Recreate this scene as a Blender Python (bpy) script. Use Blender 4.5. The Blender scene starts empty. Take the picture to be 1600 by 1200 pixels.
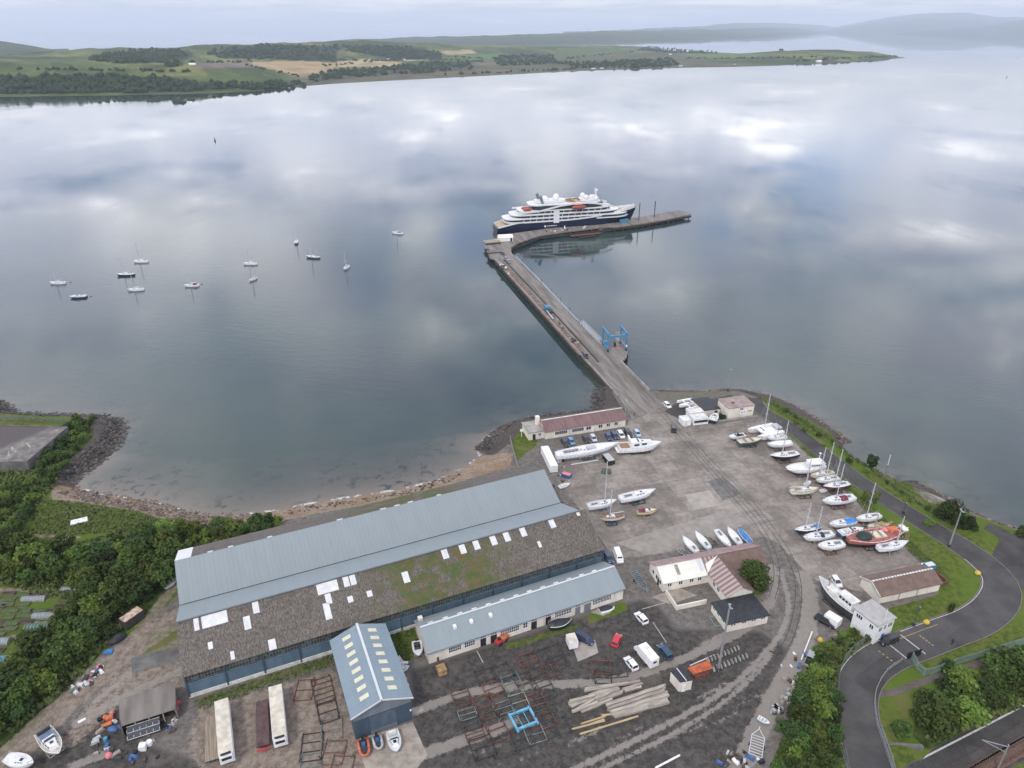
import bpy, math, random
import numpy as np
from mathutils import Vector, Matrix
R = math.radians
rnd = random.Random(7)
scene = bpy.context.scene
# ------------------------------------------------------------------ camera
F = 1110.0; TH = R(26.6); CZ = 128.0
cam = bpy.data.cameras.new('camera'); camo = bpy.data.objects.new('camera', cam)
scene.collection.objects.link(camo); scene.camera = camo
camo.location = (0, 0, CZ); camo.rotation_euler = (R(90) - TH, 0, 0)
cam.sensor_fit = 'HORIZONTAL'; cam.angle_x = 2 * math.atan(800 / F)
cam.clip_start = 1.0; cam.clip_end = 150000
# ------------------------------------------------------------------ light
SUN_EL, SUN_AZ = R(52), R(205)          # azimuth measured clockwise from +Y (north)
world = bpy.data.worlds.new('World'); scene.world = world; world.use_nodes = True
wn = world.node_tree; wn.nodes.clear()
def N(nt, typ, **kw):
    n = nt.nodes.new(typ)
    for k, v in kw.items():
        if k == 'i':
            for kk, vv in v.items(): n.inputs[kk].default_value = vv
        else: setattr(n, k, v)
    return n
def L(nt, a, b): nt.links.new(a, b)
def math_(nt, op, a, b=None, clamp=False):
    n = nt.nodes.new('ShaderNodeMath'); n.operation = op; n.use_clamp = clamp
    for i, v in enumerate((a, b)):
        if v is None: continue
        if isinstance(v, (int, float)): n.inputs[i].default_value = v
        else: nt.links.new(v, n.inputs[i])
    return n.outputs[0]
def smooth(nt, v, lo, hi, t0=0., t1=1.):
    n = nt.nodes.new('ShaderNodeMapRange'); n.interpolation_type = 'SMOOTHSTEP'
    n.inputs[1].default_value = lo; n.inputs[2].default_value = hi
    n.inputs[3].default_value = t0; n.inputs[4].default_value = t1
    nt.links.new(v, n.inputs[0]); return n.outputs[0]
def mixc(nt, f, a, b):
    n = nt.nodes.new('ShaderNodeMix'); n.data_type = 'RGBA'
    if isinstance(f, (int, float)): n.inputs[0].default_value = f
    else: nt.links.new(f, n.inputs[0])
    for i, v in ((6, a), (7, b)):
        if isinstance(v, tuple): n.inputs[i].default_value = (v + (1,))[:4]
        else: nt.links.new(v, n.inputs[i])
    return n.outputs[2]
def noise_(nt, vec, scale, detail=4, rough=.55, dist=0.):
    n = N(nt, 'ShaderNodeTexNoise', i={'Scale': scale, 'Detail': detail, 'Roughness': rough, 'Distortion': dist})
    if vec is not None: nt.links.new(vec, n.inputs['Vector'])
    return n.outputs[0]
def mapping(nt, vec, loc=(0,0,0), rot=(0,0,0), sc=(1,1,1)):
    n = N(nt, 'ShaderNodeMapping'); n.inputs[1].default_value = loc; n.inputs[2].default_value = rot; n.inputs[3].default_value = sc
    nt.links.new(vec, n.inputs[0]); return n.outputs[0]

sky = N(wn, 'ShaderNodeTexSky', sky_type='NISHITA', sun_disc=False)
sky.sun_elevation = SUN_EL; sky.sun_rotation = SUN_AZ; sky.air_density = 1.0; sky.dust_density = 1.5
bg1 = N(wn, 'ShaderNodeBackground', i={'Strength': 0.15}); L(wn, sky.outputs[0], bg1.inputs[0])
tc = N(wn, 'ShaderNodeTexCoord'); sx = N(wn, 'ShaderNodeSeparateXYZ'); L(wn, tc.outputs['Generated'], sx.inputs[0])
zc = math_(wn, 'ADD', math_(wn, 'MAXIMUM', sx.outputs[2], 0.0), 0.10)
cx = math_(wn, 'DIVIDE', sx.outputs[0], zc); cy = math_(wn, 'DIVIDE', sx.outputs[1], zc)
cv = N(wn, 'ShaderNodeCombineXYZ'); L(wn, cx, cv.inputs[0]); L(wn, cy, cv.inputs[1])   # a cloud layer seen from below
v1 = mapping(wn, cv.outputs[0], loc=(3.1, 1.7, 0))
n_big = noise_(wn, v1, 0.75, 8, .62, .3)
n_mid = noise_(wn, mapping(wn, cv.outputs[0], loc=(9.3, 4.2, 0), sc=(1, 1.25, 1)), 2.1, 9, .66, .2)
lum = math_(wn, 'ADD', math_(wn, 'MULTIPLY', n_big, .5), math_(wn, 'MULTIPLY', n_mid, .5))
ramp = N(wn, 'ShaderNodeValToRGB'); L(wn, lum, ramp.inputs[0])
cr = ramp.color_ramp; cr.elements[0].position = .39; cr.elements[0].color = (.34, .42, .62, 1)
cr.elements[1].position = .62; cr.elements[1].color = (1.75, 1.75, 1.8, 1)
e = cr.elements.new(.47); e.color = (.66, .71, .90, 1)
e = cr.elements.new(.55); e.color = (1.02, 1.02, 1.14, 1)
# low on the horizon the cloud deck closes to an even pale grey
low = smooth(wn, sx.outputs[2], 0.0, 0.16)
n_lay = noise_(wn, mapping(wn, tc.outputs['Generated'], sc=(3.2, 3.2, 42)), 1.6, 6, .6, .3)    # long flat layers of stratus low down
flat = mixc(wn, smooth(wn, math_(wn, 'ADD', math_(wn, 'MULTIPLY', n_lay, .7), math_(wn, 'MULTIPLY', smooth(wn, sx.outputs[2], 0., .05), .22)), .32, .58), (.62, .68, .77), (1.10, 1.09, 1.09))
cloud = mixc(wn, low, flat, ramp.outputs[0])
hsw = N(wn, 'ShaderNodeHueSaturation'); L(wn, cloud, hsw.inputs['Color']); L(wn, math_(wn, 'MULTIPLY', smooth(wn, sx.outputs[2], .025, .12, 1.0, 1.85), math_(wn, 'MULTIPLY', smooth(wn, sx.outputs[2], .22, .45, 1.0, 1.02), smooth(wn, sx.outputs[2], .45, .8, 1.0, .5))), hsw.inputs['Value']); cloud = hsw.outputs[0]   # clouds brightened above the horizon band for the water's reflections, dimmed overhead
bg2 = N(wn, 'ShaderNodeBackground', i={'Strength': 1.0}); L(wn, cloud, bg2.inputs[0])
gap = smooth(wn, noise_(wn, mapping(wn, cv.outputs[0], loc=(1.3, 7.7, 0)), 1.15, 5, .55, .4), .54, .70, 0.0, .55)
gapf = math_(wn, 'MULTIPLY', gap, smooth(wn, sx.outputs[2], .12, .26))
# a few particular clouds and clear gaps: direction, half-width, ragged by the cloud noise
def sky_spot(v, rad):
    v = Vector(v).normalized(); dt = N(wn, 'ShaderNodeVectorMath', operation='DOT_PRODUCT'); L(wn, tc.outputs['Generated'], dt.inputs[0]); dt.inputs[1].default_value = v
    a = math_(wn, 'ARCCOSINE', math_(wn, 'MINIMUM', dt.outputs['Value'], 1.0)); a = math_(wn, 'ADD', a, math_(wn, 'MULTIPLY', math_(wn, 'SUBTRACT', n_mid, .5), rad * 2.6)); return smooth(wn, a, rad * .25, rad, 1., 0.)
GAPS = [((-.063, .964, .26), .05), ((-.20, .93, .31), .055), ((.39, .90, .18), .085), ((.27, .93, .24), .05), ((.62, .77, .15), .05)]
BRIGHTS = [((-.44, .87, .22), .07), ((-.31, .90, .30), .07), ((-.55, .74, .40), .08), ((-.12, .96, .25), .05), ((.17, .95, .26), .06), ((.45, .83, .34), .07), ((-.42, .74, .53), .09), ((.05, .98, .17), .06)]
gp_ = None
for v, r_ in GAPS: s_ = sky_spot(v, r_); gp_ = s_ if gp_ is None else math_(wn, 'MAXIMUM', gp_, s_)
bs = None
for v, r_ in BRIGHTS: s_ = sky_spot(v, r_); bs = s_ if bs is None else math_(wn, 'MAXIMUM', bs, s_)
cl2 = mixc(wn, math_(wn, 'MULTIPLY', bs, .75), cloud, (2.2, 2.18, 2.28)); cl2 = mixc(wn, math_(wn, 'MULTIPLY', gp_, .55), cl2, (.62, 1.0, 1.75)); L(wn, cl2, bg2.inputs[0])
mxs = N(wn, 'ShaderNodeMixShader'); L(wn, gapf, mxs.inputs[0]); L(wn, bg2.outputs[0], mxs.inputs[1]); L(wn, bg1.outputs[0], mxs.inputs[2])
wo = N(wn, 'ShaderNodeOutputWorld'); L(wn, mxs.outputs[0], wo.inputs[0])

sl = bpy.data.lights.new('sun', 'SUN'); sl.energy = 2.0; sl.angle = R(9); sl.color = (1, .94, .85)
so = bpy.data.objects.new('sun', sl); scene.collection.objects.link(so)
sd_ = Vector((math.sin(SUN_AZ) * math.cos(SUN_EL), math.cos(SUN_AZ) * math.cos(SUN_EL), math.sin(SUN_EL)))
so.rotation_euler = sd_.to_track_quat('Z', 'Y').to_euler()
vs = scene.view_settings; vs.view_transform = 'Standard'; vs.look = 'None'; vs.exposure = 0.0; vs.gamma = 1
try:
    scene.cycles.max_bounces = 6; scene.cycles.volume_bounces = 1; scene.cycles.transparent_max_bounces = 8
except Exception: pass

# ------------------------------------------------------------------ geometry helpers
AX = R(23.7); A_ = (math.cos(AX), math.sin(AX)); B_ = (-math.sin(AX), math.cos(AX))
AX2 = R(15.3)
def P(x, y, z=3.0):
    """point of height z seen at photograph position x, y"""
    u = x - 800; v = y - 600
    Y = F * math.cos(TH) - v * math.sin(TH); Z = -(F * math.sin(TH) + v * math.cos(TH))
    t = (z - CZ) / Z
    return Vector((u * t, Y * t, z))
def G(s, t, z=3.0): return Vector((s * A_[0] + t * B_[0], s * A_[1] + t * B_[1], z))
def pixel(X, Y, Z):
    c, s = math.cos(TH), math.sin(TH); dz = Z - CZ
    dep = Y * c - dz * s; up = Y * s + dz * c
    return 800 + F * X / dep, 600 - F * up / dep
def heading(a, b): return math.atan2(b[1] - a[1], b[0] - a[0])

class MB:
    def __init__(s): s.v = []; s.f = []; s.m = []
    def add(s, vs, fs, mi=0):
        o = len(s.v); s.v += [tuple(p) for p in vs]
        for f in fs: s.f.append(tuple(i + o for i in f)); s.m.append(mi)
        return s
    def box(s, c, d, rz=0., mi=0, taper=1.0):
        x, y, z = d[0] / 2, d[1] / 2, d[2] / 2; ca, sa = math.cos(rz), math.sin(rz); vs = []
        for dz, k in ((-z, 1.), (z, taper)):
            for px, py in ((-x, -y), (x, -y), (x, y), (-x, y)):
                px *= k; py *= k
                vs.append((c[0] + px * ca - py * sa, c[1] + px * sa + py * ca, c[2] + dz))
        s.add(vs, [(3, 2, 1, 0), (4, 5, 6, 7), (0, 1, 5, 4), (1, 2, 6, 5), (2, 3, 7, 6), (3, 0, 4, 7)], mi); return s
    def poly(s, pts, mi=0): s.add(pts, [tuple(range(len(pts)))], mi); return s
    def prism(s, pts, z0, z1, mi=0, mtop=None):
        n = len(pts)
        a = sum(pts[i][0] * pts[(i + 1) % n][1] - pts[(i + 1) % n][0] * pts[i][1] for i in range(n))
        if a < 0: pts = pts[::-1]
        vs = [(p[0], p[1], z0) for p in pts] + [(p[0], p[1], z1) for p in pts]
        s.add(vs, [(i, (i + 1) % n, n + (i + 1) % n, n + i) for i in range(n)] + [tuple(range(n - 1, -1, -1))], mi)
        s.add(vs[n:], [tuple(range(n))], mi if mtop is None else mtop); return s
    def bar(s, a, b, w, h=None, mi=0):
        """square bar between two points"""
        a = Vector(a); b = Vector(b); d = (b - a)
        if d.length < 1e-6: return s
        d.normalize(); up = Vector((0, 0, 1)) if abs(d.z) < .9 else Vector((1, 0, 0))
        sd = d.cross(up).normalized(); up = sd.cross(d); h = h or w; vs = []
        for p in (a, b):
            for i, j in ((-1, -1), (1, -1), (1, 1), (-1, 1)): vs.append(p + sd * i * w / 2 + up * j * h / 2)
        s.add(vs, [(3, 2, 1, 0), (4, 5, 6, 7), (0, 1, 5, 4), (1, 2, 6, 5), (2, 3, 7, 6), (3, 0, 4, 7)], mi); return s
    def tube(s, a, b, r0, r1=None, n=7, mi=0):
        a = Vector(a); b = Vector(b); d = b - a
        if d.length < 1e-6: return s
        d.normalize(); up = Vector((0, 0, 1)) if abs(d.z) < .9 else Vector((1, 0, 0))
        u = d.cross(up).normalized(); w = d.cross(u); r1 = r0 if r1 is None else r1; vs = []
        for p, r in ((a, r0), (b, r1)):
            for k in range(n):
                t = 2 * math.pi * k / n; vs.append(p + u * math.cos(t) * r + w * math.sin(t) * r)
        s.add(vs, [(k, (k + 1) % n, n + (k + 1) % n, n + k)[::-1] for k in range(n)] + [tuple(range(n)), tuple(range(2 * n - 1, n - 1, -1))], mi); return s
    def ball(s, c, r, mi=0, sc=(1, 1, 1), nu=10, nv=6):
        vs = [(c[0], c[1], c[2] + r * sc[2])]
        for j in range(1, nv):
            a = math.pi * j / nv
            for k in range(nu):
                t = 2 * math.pi * k / nu
                vs.append((c[0] + r * sc[0] * math.sin(a) * math.cos(t), c[1] + r * sc[1] * math.sin(a) * math.sin(t), c[2] + r * sc[2] * math.cos(a)))
        vs.append((c[0], c[1], c[2] - r * sc[2])); n = len(vs) - 1; fs = []
        for k in range(nu): fs.append((0, 1 + k, 1 + (k + 1) % nu)); fs.append((n, n - nu + (k + 1) % nu, n - nu + k))
        for j in range(nv - 2):
            for k in range(nu):
                a = 1 + j * nu + k; b = 1 + j * nu + (k + 1) % nu; fs.append((a, a + nu, b + nu, b))
        s.add(vs, fs, mi); return s
    def loft(s, secs, mi=0, caps=True, closed=True, mfun=None):
        n = len(secs[0]); o = len(s.v)
        for sc in secs: s.v += [tuple(p) for p in sc]
        for i in range(len(secs) - 1):
            for k in range(n if closed else n - 1):
                k2 = (k + 1) % n
                s.f.append((o + i * n + k, o + i * n + k2, o + (i + 1) * n + k2, o + (i + 1) * n + k))
                s.m.append(mfun(i, k) if mfun else mi)
        if caps:
            s.f.append(tuple(o + k for k in range(n - 1, -1, -1))); s.m.append(mi)
            s.f.append(tuple(o + (len(secs) - 1) * n + k for k in range(n))); s.m.append(mi)
        return s
    def build(s, name, mats, parent=None, smooth=False, loc=None, rz=0.):
        me = bpy.data.meshes.new(name); me.from_pydata(s.v, [], s.f)
        if not isinstance(mats, (list, tuple)): mats = [mats]
        for m in mats: me.materials.append(m)
        if len(mats) > 1: me.polygons.foreach_set('material_index', s.m)
        if smooth: me.polygons.foreach_set('use_smooth', [True] * len(me.polygons))
        me.update()
        o = bpy.data.objects.new(name, me); scene.collection.objects.link(o)
        if parent is not None: o.parent = parent
        if loc is not None: o.location = loc; o.rotation_euler = (0, 0, rz)
        return o
def tag(o, label, cat, group=None, kind=None):
    o['label'] = label; o['category'] = cat
    if group: o['group'] = group
    if kind: o['kind'] = kind
    return o
def thing(name, label, cat, loc=(0, 0, 0), rz=0., group=None):
    o = bpy.data.objects.new(name, None); scene.collection.objects.link(o)
    o.location = loc; o.rotation_euler = (0, 0, rz); o.empty_display_size = .5
    return tag(o, label, cat, group)
def struct(o, label=None, cat=None):
    o['kind'] = 'structure'
    if label: o['label'] = label; o['category'] = cat
    return o
def stuff(o, label, cat):
    return tag(o, label, cat, None, 'stuff')
def dup(root, loc, rz=0., label=None, group=None, sc=None, color=None):
    r = root.copy(); scene.collection.objects.link(r); r.location = loc; r.rotation_euler = (0, 0, rz)
    if label: r['label'] = label
    if group: r['group'] = group
    if sc is not None: r.scale = sc if isinstance(sc, tuple) else (sc, sc, sc)
    if color: r.color = color + (1,)
    for ch in list(root.children):
        c = ch.copy(); scene.collection.objects.link(c); c.parent = r
        if color: c.color = color + (1,)
        for g in list(ch.children):
            d = g.copy(); scene.collection.objects.link(d); d.parent = c
    return r

# ------------------------------------------------------------------ materials
MATS = {}
def base_mat(name):
    m = bpy.data.materials.new(name); m.use_nodes = True; nt = m.node_tree; b = nt.nodes['Principled BSDF']
    MATS[name] = m; return m, nt, b
def simple(name, col, rough=.6, metal=0., var=.22, scale=.8, bump=0., bscale=6., streak=None, spec=.4):
    m, nt, b = base_mat(name)
    t = N(nt, 'ShaderNodeTexCoord'); oi = N(nt, 'ShaderNodeObjectInfo')
    ad = N(nt, 'ShaderNodeVectorMath', operation='ADD'); L(nt, t.outputs['Object'], ad.inputs[0])
    cb = N(nt, 'ShaderNodeCombineXYZ'); L(nt, math_(nt, 'MULTIPLY', oi.outputs['Random'], 57.), cb.inputs[0]); L(nt, cb.outputs[0], ad.inputs[1])
    vec = ad.outputs[0]
    if streak: vec = mapping(nt, vec, sc=streak)
    n1 = noise_(nt, vec, scale, 6, .62)
    lo = tuple(c * (1 - var) for c in col); hi = tuple(min(1, c * (1 + var * .7)) for c in col)
    L(nt, mixc(nt, smooth(nt, n1, .3, .7), lo, hi), b.inputs['Base Color'])
    b.inputs['Roughness'].default_value = rough; b.inputs['Metallic'].default_value = metal
    b.inputs['Specular IOR Level'].default_value = spec
    if bump:
        bp = N(nt, 'ShaderNodeBump', i={'Strength': bump, 'Distance': .05}); L(nt, noise_(nt, vec, bscale, 3), bp.inputs['Height']); L(nt, bp.outputs[0], b.inputs['Normal'])
    return m
def paint(name, rough=.35, var=.06, coat=0.):
    """paint whose colour is the object's own colour"""
    m, nt, b = base_mat(name); oi = N(nt, 'ShaderNodeObjectInfo'); t = N(nt, 'ShaderNodeTexCoord')
    n1 = noise_(nt, t.outputs['Object'], 1.3, 5)
    hs = N(nt, 'ShaderNodeHueSaturation'); L(nt, oi.outputs['Color'], hs.inputs['Color']); L(nt, smooth(nt, n1, .3, .7, 1 - var, 1 + var), hs.inputs['Value'])
    L(nt, hs.outputs[0], b.inputs['Base Color']); b.inputs['Roughness'].default_value = rough; b.inputs['Coat Weight'].default_value = coat
    return m
PAINT = paint('vehicle_paint', .3, .04, .5)
GEL = paint('hull_gelcoat', .35, .12)
SKYL = simple('roof_light_sheet', (.60, .61, .60), .5, var=.12, scale=.8)
WHITE = simple('white_paint', (.74, .74, .73), .45, var=.1, scale=1.2)
DIRTYWHITE = simple('weathered_white', (.62, .61, .57), .6, var=.25, scale=.6)
CREAM = simple('cream_render', (.68, .63, .54), .85, var=.14, scale=.35, streak=(1, 1, .4))
GLASS = simple('window_glass', (.03, .035, .045), .08, var=.3, spec=.8)
BLACK = simple('black_rubber', (.02, .02, .022), .7)
DARK = simple('dark_steel', (.045, .05, .055), .6)
STEEL = simple('galvanised_steel', (.38, .39, .40), .45, metal=.5, var=.15)
ALU = simple('pale_aluminium', (.6, .61, .62), .4, metal=.3, var=.06)
RUST = simple('rusty_steel', (.105, .058, .042), .85, var=.45, scale=1.5)
REDRUST = simple('red_oxide_steel', (.155, .058, .045), .8, var=.4, scale=1.5)
TIMBER = simple('weathered_timber', (.30, .26, .22), .85, var=.35, scale=.9, streak=(.4, 3, 3))
PALELOG = simple('bleached_timber', (.37, .335, .285), .85, var=.35, scale=1.2, streak=(.3, 3, 3))
YELLOWLOG = simple('fresh_timber', (.42, .32, .18), .85, var=.25, scale=1.2, streak=(.3, 3, 3))
TEAK = simple('teak_wood', (.28, .16, .09), .6, var=.25, scale=2)
NAVY = simple('navy_paint', (.008, .016, .036), .35, var=.2, scale=.05)
ANTIFOUL = paint('antifouling', .7, .15)
BLUESTEEL = simple('blue_steel', (.06, .22, .37), .5, var=.2)
MAROON = simple('maroon_roof', (.17, .105, .10), .75, var=.22, scale=.5, streak=(3, .4, .4))
BROWNROOF = simple('brown_roof', (.155, .105, .085), .8, var=.2, scale=.6)
CONC = simple('concrete', (.30, .285, .26), .9, var=.25, scale=.35, bump=.2)
DKCONC = simple('dark_concrete', (.14, .135, .125), .9, var=.35, scale=.3, bump=.2)
ORANGE = simple('orange_plastic', (.52, .15, .06), .6, var=.3)
REDP = simple('red_plastic', (.50, .05, .05), .5)
PINK = simple('faded_pink_plastic', (.62, .2, .2), .6)
YELLOW = simple('yellow_plastic', (.62, .42, .05), .5)
BLUEP = simple('blue_plastic', (.05, .12, .27), .5)
GREENP = simple('green_paint', (.05, .16, .11), .6)
CORTEN = simple('rust_orange_sheet', (.40, .10, .04), .8, var=.45, scale=1.)
TARP = simple('black_tarpaulin', (.025, .027, .03), .55, var=.4, bump=.6, bscale=3)
BLUETARP = simple('blue_tarpaulin', (.05, .19, .42), .55, var=.25, bump=.4, bscale=3)
MAROONCL = simple('maroon_canvas', (.16, .03, .05), .8)
BARK = simple('bark', (.07, .055, .04), .9)
RUBBISH = simple('mixed_scrap', (.30, .26, .23), .8, var=.7, scale=2)
def corrugated(name, col, col2, period, axis=0, var=.12, rough=.5, seam=0.):
    m, nt, b = base_mat(name); t = N(nt, 'ShaderNodeTexCoord'); sp = N(nt, 'ShaderNodeSeparateXYZ'); L(nt, t.outputs['Object'], sp.inputs[0])
    w = math_(nt, 'SINE', math_(nt, 'MULTIPLY', sp.outputs[axis], 2 * math.pi / period))
    n1 = noise_(nt, mapping(nt, t.outputs['Object'], sc=(1, .25, .25)), .5, 6, .6)
    # sheets a metre or so wide, each a shade apart
    cell = N(nt, 'ShaderNodeTexWhiteNoise', noise_dimensions='1D'); L(nt, math_(nt, 'FLOOR', math_(nt, 'MULTIPLY', sp.outputs[axis], 1 / 1.05)), cell.inputs['W'])
    f = math_(nt, 'ADD', math_(nt, 'MULTIPLY', smooth(nt, n1, .3, .7), .72), math_(nt, 'MULTIPLY', cell.outputs[0], .28))
    c = mixc(nt, f, col, col2)
    c = mixc(nt, smooth(nt, noise_(nt, mapping(nt, t.outputs['Object'], loc=(13, 4, 0), sc=(.9, .22, .22)), .8, 6, .65), .56, .76, 0, .12), c, (.10, .105, .10))
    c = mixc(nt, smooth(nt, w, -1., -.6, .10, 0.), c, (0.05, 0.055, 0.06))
    L(nt, c, b.inputs['Base Color']); b.inputs['Roughness'].default_value = rough
    bp = N(nt, 'ShaderNodeBump', i={'Strength': .15, 'Distance': .03}); L(nt, w, bp.inputs['Height']); L(nt, bp.outputs[0], b.inputs['Normal'])
    return m
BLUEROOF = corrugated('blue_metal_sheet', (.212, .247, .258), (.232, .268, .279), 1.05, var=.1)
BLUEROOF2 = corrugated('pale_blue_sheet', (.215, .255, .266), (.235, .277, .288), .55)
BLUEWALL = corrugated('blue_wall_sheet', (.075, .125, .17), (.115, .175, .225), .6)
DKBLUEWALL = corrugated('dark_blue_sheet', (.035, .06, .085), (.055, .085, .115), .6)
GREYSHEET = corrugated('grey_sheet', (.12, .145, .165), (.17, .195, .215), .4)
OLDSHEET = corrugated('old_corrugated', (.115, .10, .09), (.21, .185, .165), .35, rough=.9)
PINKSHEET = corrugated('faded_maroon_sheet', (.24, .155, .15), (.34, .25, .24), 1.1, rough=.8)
WHITESHEET = simple('new_pale_sheet', (.66, .66, .58), .6, var=.08, scale=.4)
def striped(name, c1, c2, period, axis=1):
    m, nt, b = base_mat(name); t = N(nt, 'ShaderNodeTexCoord'); sp = N(nt, 'ShaderNodeSeparateXYZ'); L(nt, t.outputs['Object'], sp.inputs[0])
    w = math_(nt, 'SINE', math_(nt, 'MULTIPLY', sp.outputs[axis], 2 * math.pi / period))
    n1 = noise_(nt, t.outputs['Object'], .9, 5)
    c = mixc(nt, smooth(nt, math_(nt, 'ADD', w, math_(nt, 'MULTIPLY', math_(nt, 'SUBTRACT', n1, .5), 1.2)), -.3, .3), c1, c2)
    L(nt, c, b.inputs['Base Color']); b.inputs['Roughness'].default_value = .8; return m
STRIPES = striped('streaked_maroon_sheet', (.20, .125, .12), (.36, .29, .27), 1.15, 0)
def mossroof():
    m, nt, b = base_mat('mossy_fibre_cement'); t = N(nt, 'ShaderNodeTexCoord'); o = t.outputs['Object']
    fine = noise_(nt, mapping(nt, o, sc=(1.5, .55, .55)), 2.6, 9, .85); mid = noise_(nt, o, .25, 5, .6); vf = noise_(nt, mapping(nt, o, sc=(2.2, .7, .7)), 2.4, 6, .8)
    c = mixc(nt, smooth(nt, fine, .38, .62), (.043, .036, .030), (.195, .173, .148))
    c = mixc(nt, smooth(nt, vf, .60, .72, 0, .85), c, (.33, .31, .28))
    c = mixc(nt, smooth(nt, mid, .52, .68, 0, .5), c, (.075, .060, .045))
    sp = N(nt, 'ShaderNodeSeparateXYZ'); L(nt, o, sp.inputs[0])
    band = math_(nt, 'MULTIPLY', smooth(nt, sp.outputs[0], 34, 52), smooth(nt, sp.outputs[0], 66, 80, 1, 0))
    mn = noise_(nt, o, .22, 5, .62)
    f = math_(nt, 'MULTIPLY', band, smooth(nt, math_(nt, 'ADD', mn, math_(nt, 'MULTIPLY', fine, .35)), .55, .72))
    moss = mixc(nt, smooth(nt, noise_(nt, o, .5, 4), .4, .6), (.055, .085, .014), (.10, .082, .026))
    c = mixc(nt, math_(nt, 'MULTIPLY', f, .9), c, moss)
    rows = math_(nt, 'SINE', math_(nt, 'MULTIPLY', sp.outputs[1], 2 * math.pi / 2.3))
    c = mixc(nt, smooth(nt, rows, .95, 1., 0, .25), c, (.035, .032, .03))
    L(nt, c, b.inputs['Base Color']); b.inputs['Roughness'].default_value = .95
    bp = N(nt, 'ShaderNodeBump', i={'Strength': .5, 'Distance': .1}); L(nt, fine, bp.inputs['Height']); L(nt, bp.outputs[0], b.inputs['Normal'])
    return m
MOSSROOF = mossroof()
def grid_glass():
    m, nt, b = base_mat('wired_glazing'); t = N(nt, 'ShaderNodeTexCoord'); sp = N(nt, 'ShaderNodeSeparateXYZ'); L(nt, t.outputs['Object'], sp.inputs[0])
    g1 = math_(nt, 'FRACT', math_(nt, 'MULTIPLY', sp.outputs[0], 1 / .62)); g2 = math_(nt, 'FRACT', math_(nt, 'MULTIPLY', sp.outputs[2], 1 / .75))
    bar = math_(nt, 'MAXIMUM', math_(nt, 'GREATER_THAN', g1, .86), math_(nt, 'GREATER_THAN', g2, .86))
    cell = N(nt, 'ShaderNodeTexWhiteNoise', noise_dimensions='2D'); cv_ = N(nt, 'ShaderNodeCombineXYZ')
    L(nt, math_(nt, 'FLOOR', math_(nt, 'MULTIPLY', sp.outputs[0], 1 / .62)), cv_.inputs[0]); L(nt, math_(nt, 'FLOOR', math_(nt, 'MULTIPLY', sp.outputs[2], 1 / .75)), cv_.inputs[1]); L(nt, cv_.outputs[0], cell.inputs['Vector'])
    pane = mixc(nt, smooth(nt, cell.outputs[0], .5, 1.), (.022, .028, .03), (.075, .09, .09))
    L(nt, mixc(nt, bar, pane, (.15, .165, .155)), b.inputs['Base Color']); b.inputs['Roughness'].default_value = .35; return m
GRIDGLASS = grid_glass()
# ================================================================== GROUND, WATER, HILLS
def pg(pts, z=3.0): return np.array([P(x, y, z)[:2] for x, y in pts])
def seg_dist(X, Y, a, b):
    d = b - a; l2 = max(d @ d, 1e-9); t = np.clip(((X - a[0]) * d[0] + (Y - a[1]) * d[1]) / l2, 0, 1)
    return np.hypot(X - a[0] - t * d[0], Y - a[1] - t * d[1])
def inside(X, Y, poly):
    r = np.zeros(X.shape, bool); n = len(poly)
    for i in range(n):
        x1, y1 = poly[i]; x2, y2 = poly[(i + 1) % n]
        if y1 == y2: continue
        c = ((y1 > Y) != (y2 > Y)) & (X < (x2 - x1) * (Y - y1) / (y2 - y1) + x1); r ^= c
    return r
def sdist(X, Y, poly, closed=True):
    d = np.full(X.shape, 1e9); n = len(poly)
    for i in range(n if closed else n - 1): d = np.minimum(d, seg_dist(X, Y, poly[i], poly[(i + 1) % n]))
    return np.where(inside(X, Y, poly), d, -d) if closed else d
def smoothpath(pts, step=2.0):
    """Catmull-Rom through world points, resampled"""
    pts = [np.array(p[:2], float) for p in pts]; pts = [2 * pts[0] - pts[1]] + pts + [2 * pts[-1] - pts[-2]]; out = []
    for i in range(1, len(pts) - 2):
        p0, p1, p2, p3 = pts[i - 1:i + 3]; n = max(2, int(np.linalg.norm(p2 - p1) / step))
        for k in range(n):
            t = k / n
            out.append(.5 * (2 * p1 + (p2 - p0) * t + (2 * p0 - 5 * p1 + 4 * p2 - p3) * t * t + (3 * p1 - p0 - 3 * p2 + p3) * t ** 3))
    out.append(pts[-2]); return np.array(out)
def pp(pts, z=3.0, step=2.0): return smoothpath([P(x, y, z) for x, y in pts], step)

COAST_PX = [(-330, 590), (-120, 612), (0, 627), (22, 647), (100, 650), (165, 651), (186, 658), (193, 672), (186, 690), (166, 712), (140, 732), (112, 752),
    (125, 764), (155, 772), (200, 778), (245, 786), (290, 798), (318, 806), (370, 805), (440, 797), (485, 787), (560, 775), (620, 766), (680, 752), (730, 728),
    (752, 712), (744, 700), (752, 690), (768, 680), (785, 664), (812, 656), (860, 648), (905, 644), (931, 640), (928, 622), (934, 608), (945, 603), (1000, 606), (1017, 611),
    (1060, 612), (1100, 613), (1140, 609), (1165, 612), (1205, 620), (1240, 634), (1275, 654), (1305, 674), (1326, 687), (1316, 697), (1330, 712), (1358, 728), (1385, 742), (1404, 752),
    (1420, 750), (1450, 762), (1482, 781), (1508, 796), (1560, 818), (1600, 828), (1720, 870), (1900, 930)]
COAST = np.vstack([pg(COAST_PX, 0.), [[420, 150], [420, 5], [-420, 5], [-420, 262]]])
xs = np.arange(-300, 250.1, .8); ys = np.arange(30, 300.1, .8)
GX, GY = np.meshgrid(xs, ys)
SD = sdist(GX, GY, COAST)
BEACH = pg([(60, 745), (130, 745), (330, 760), (640, 720), (790, 690), (800, 740), (640, 800), (300, 850), (60, 800)])
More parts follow.
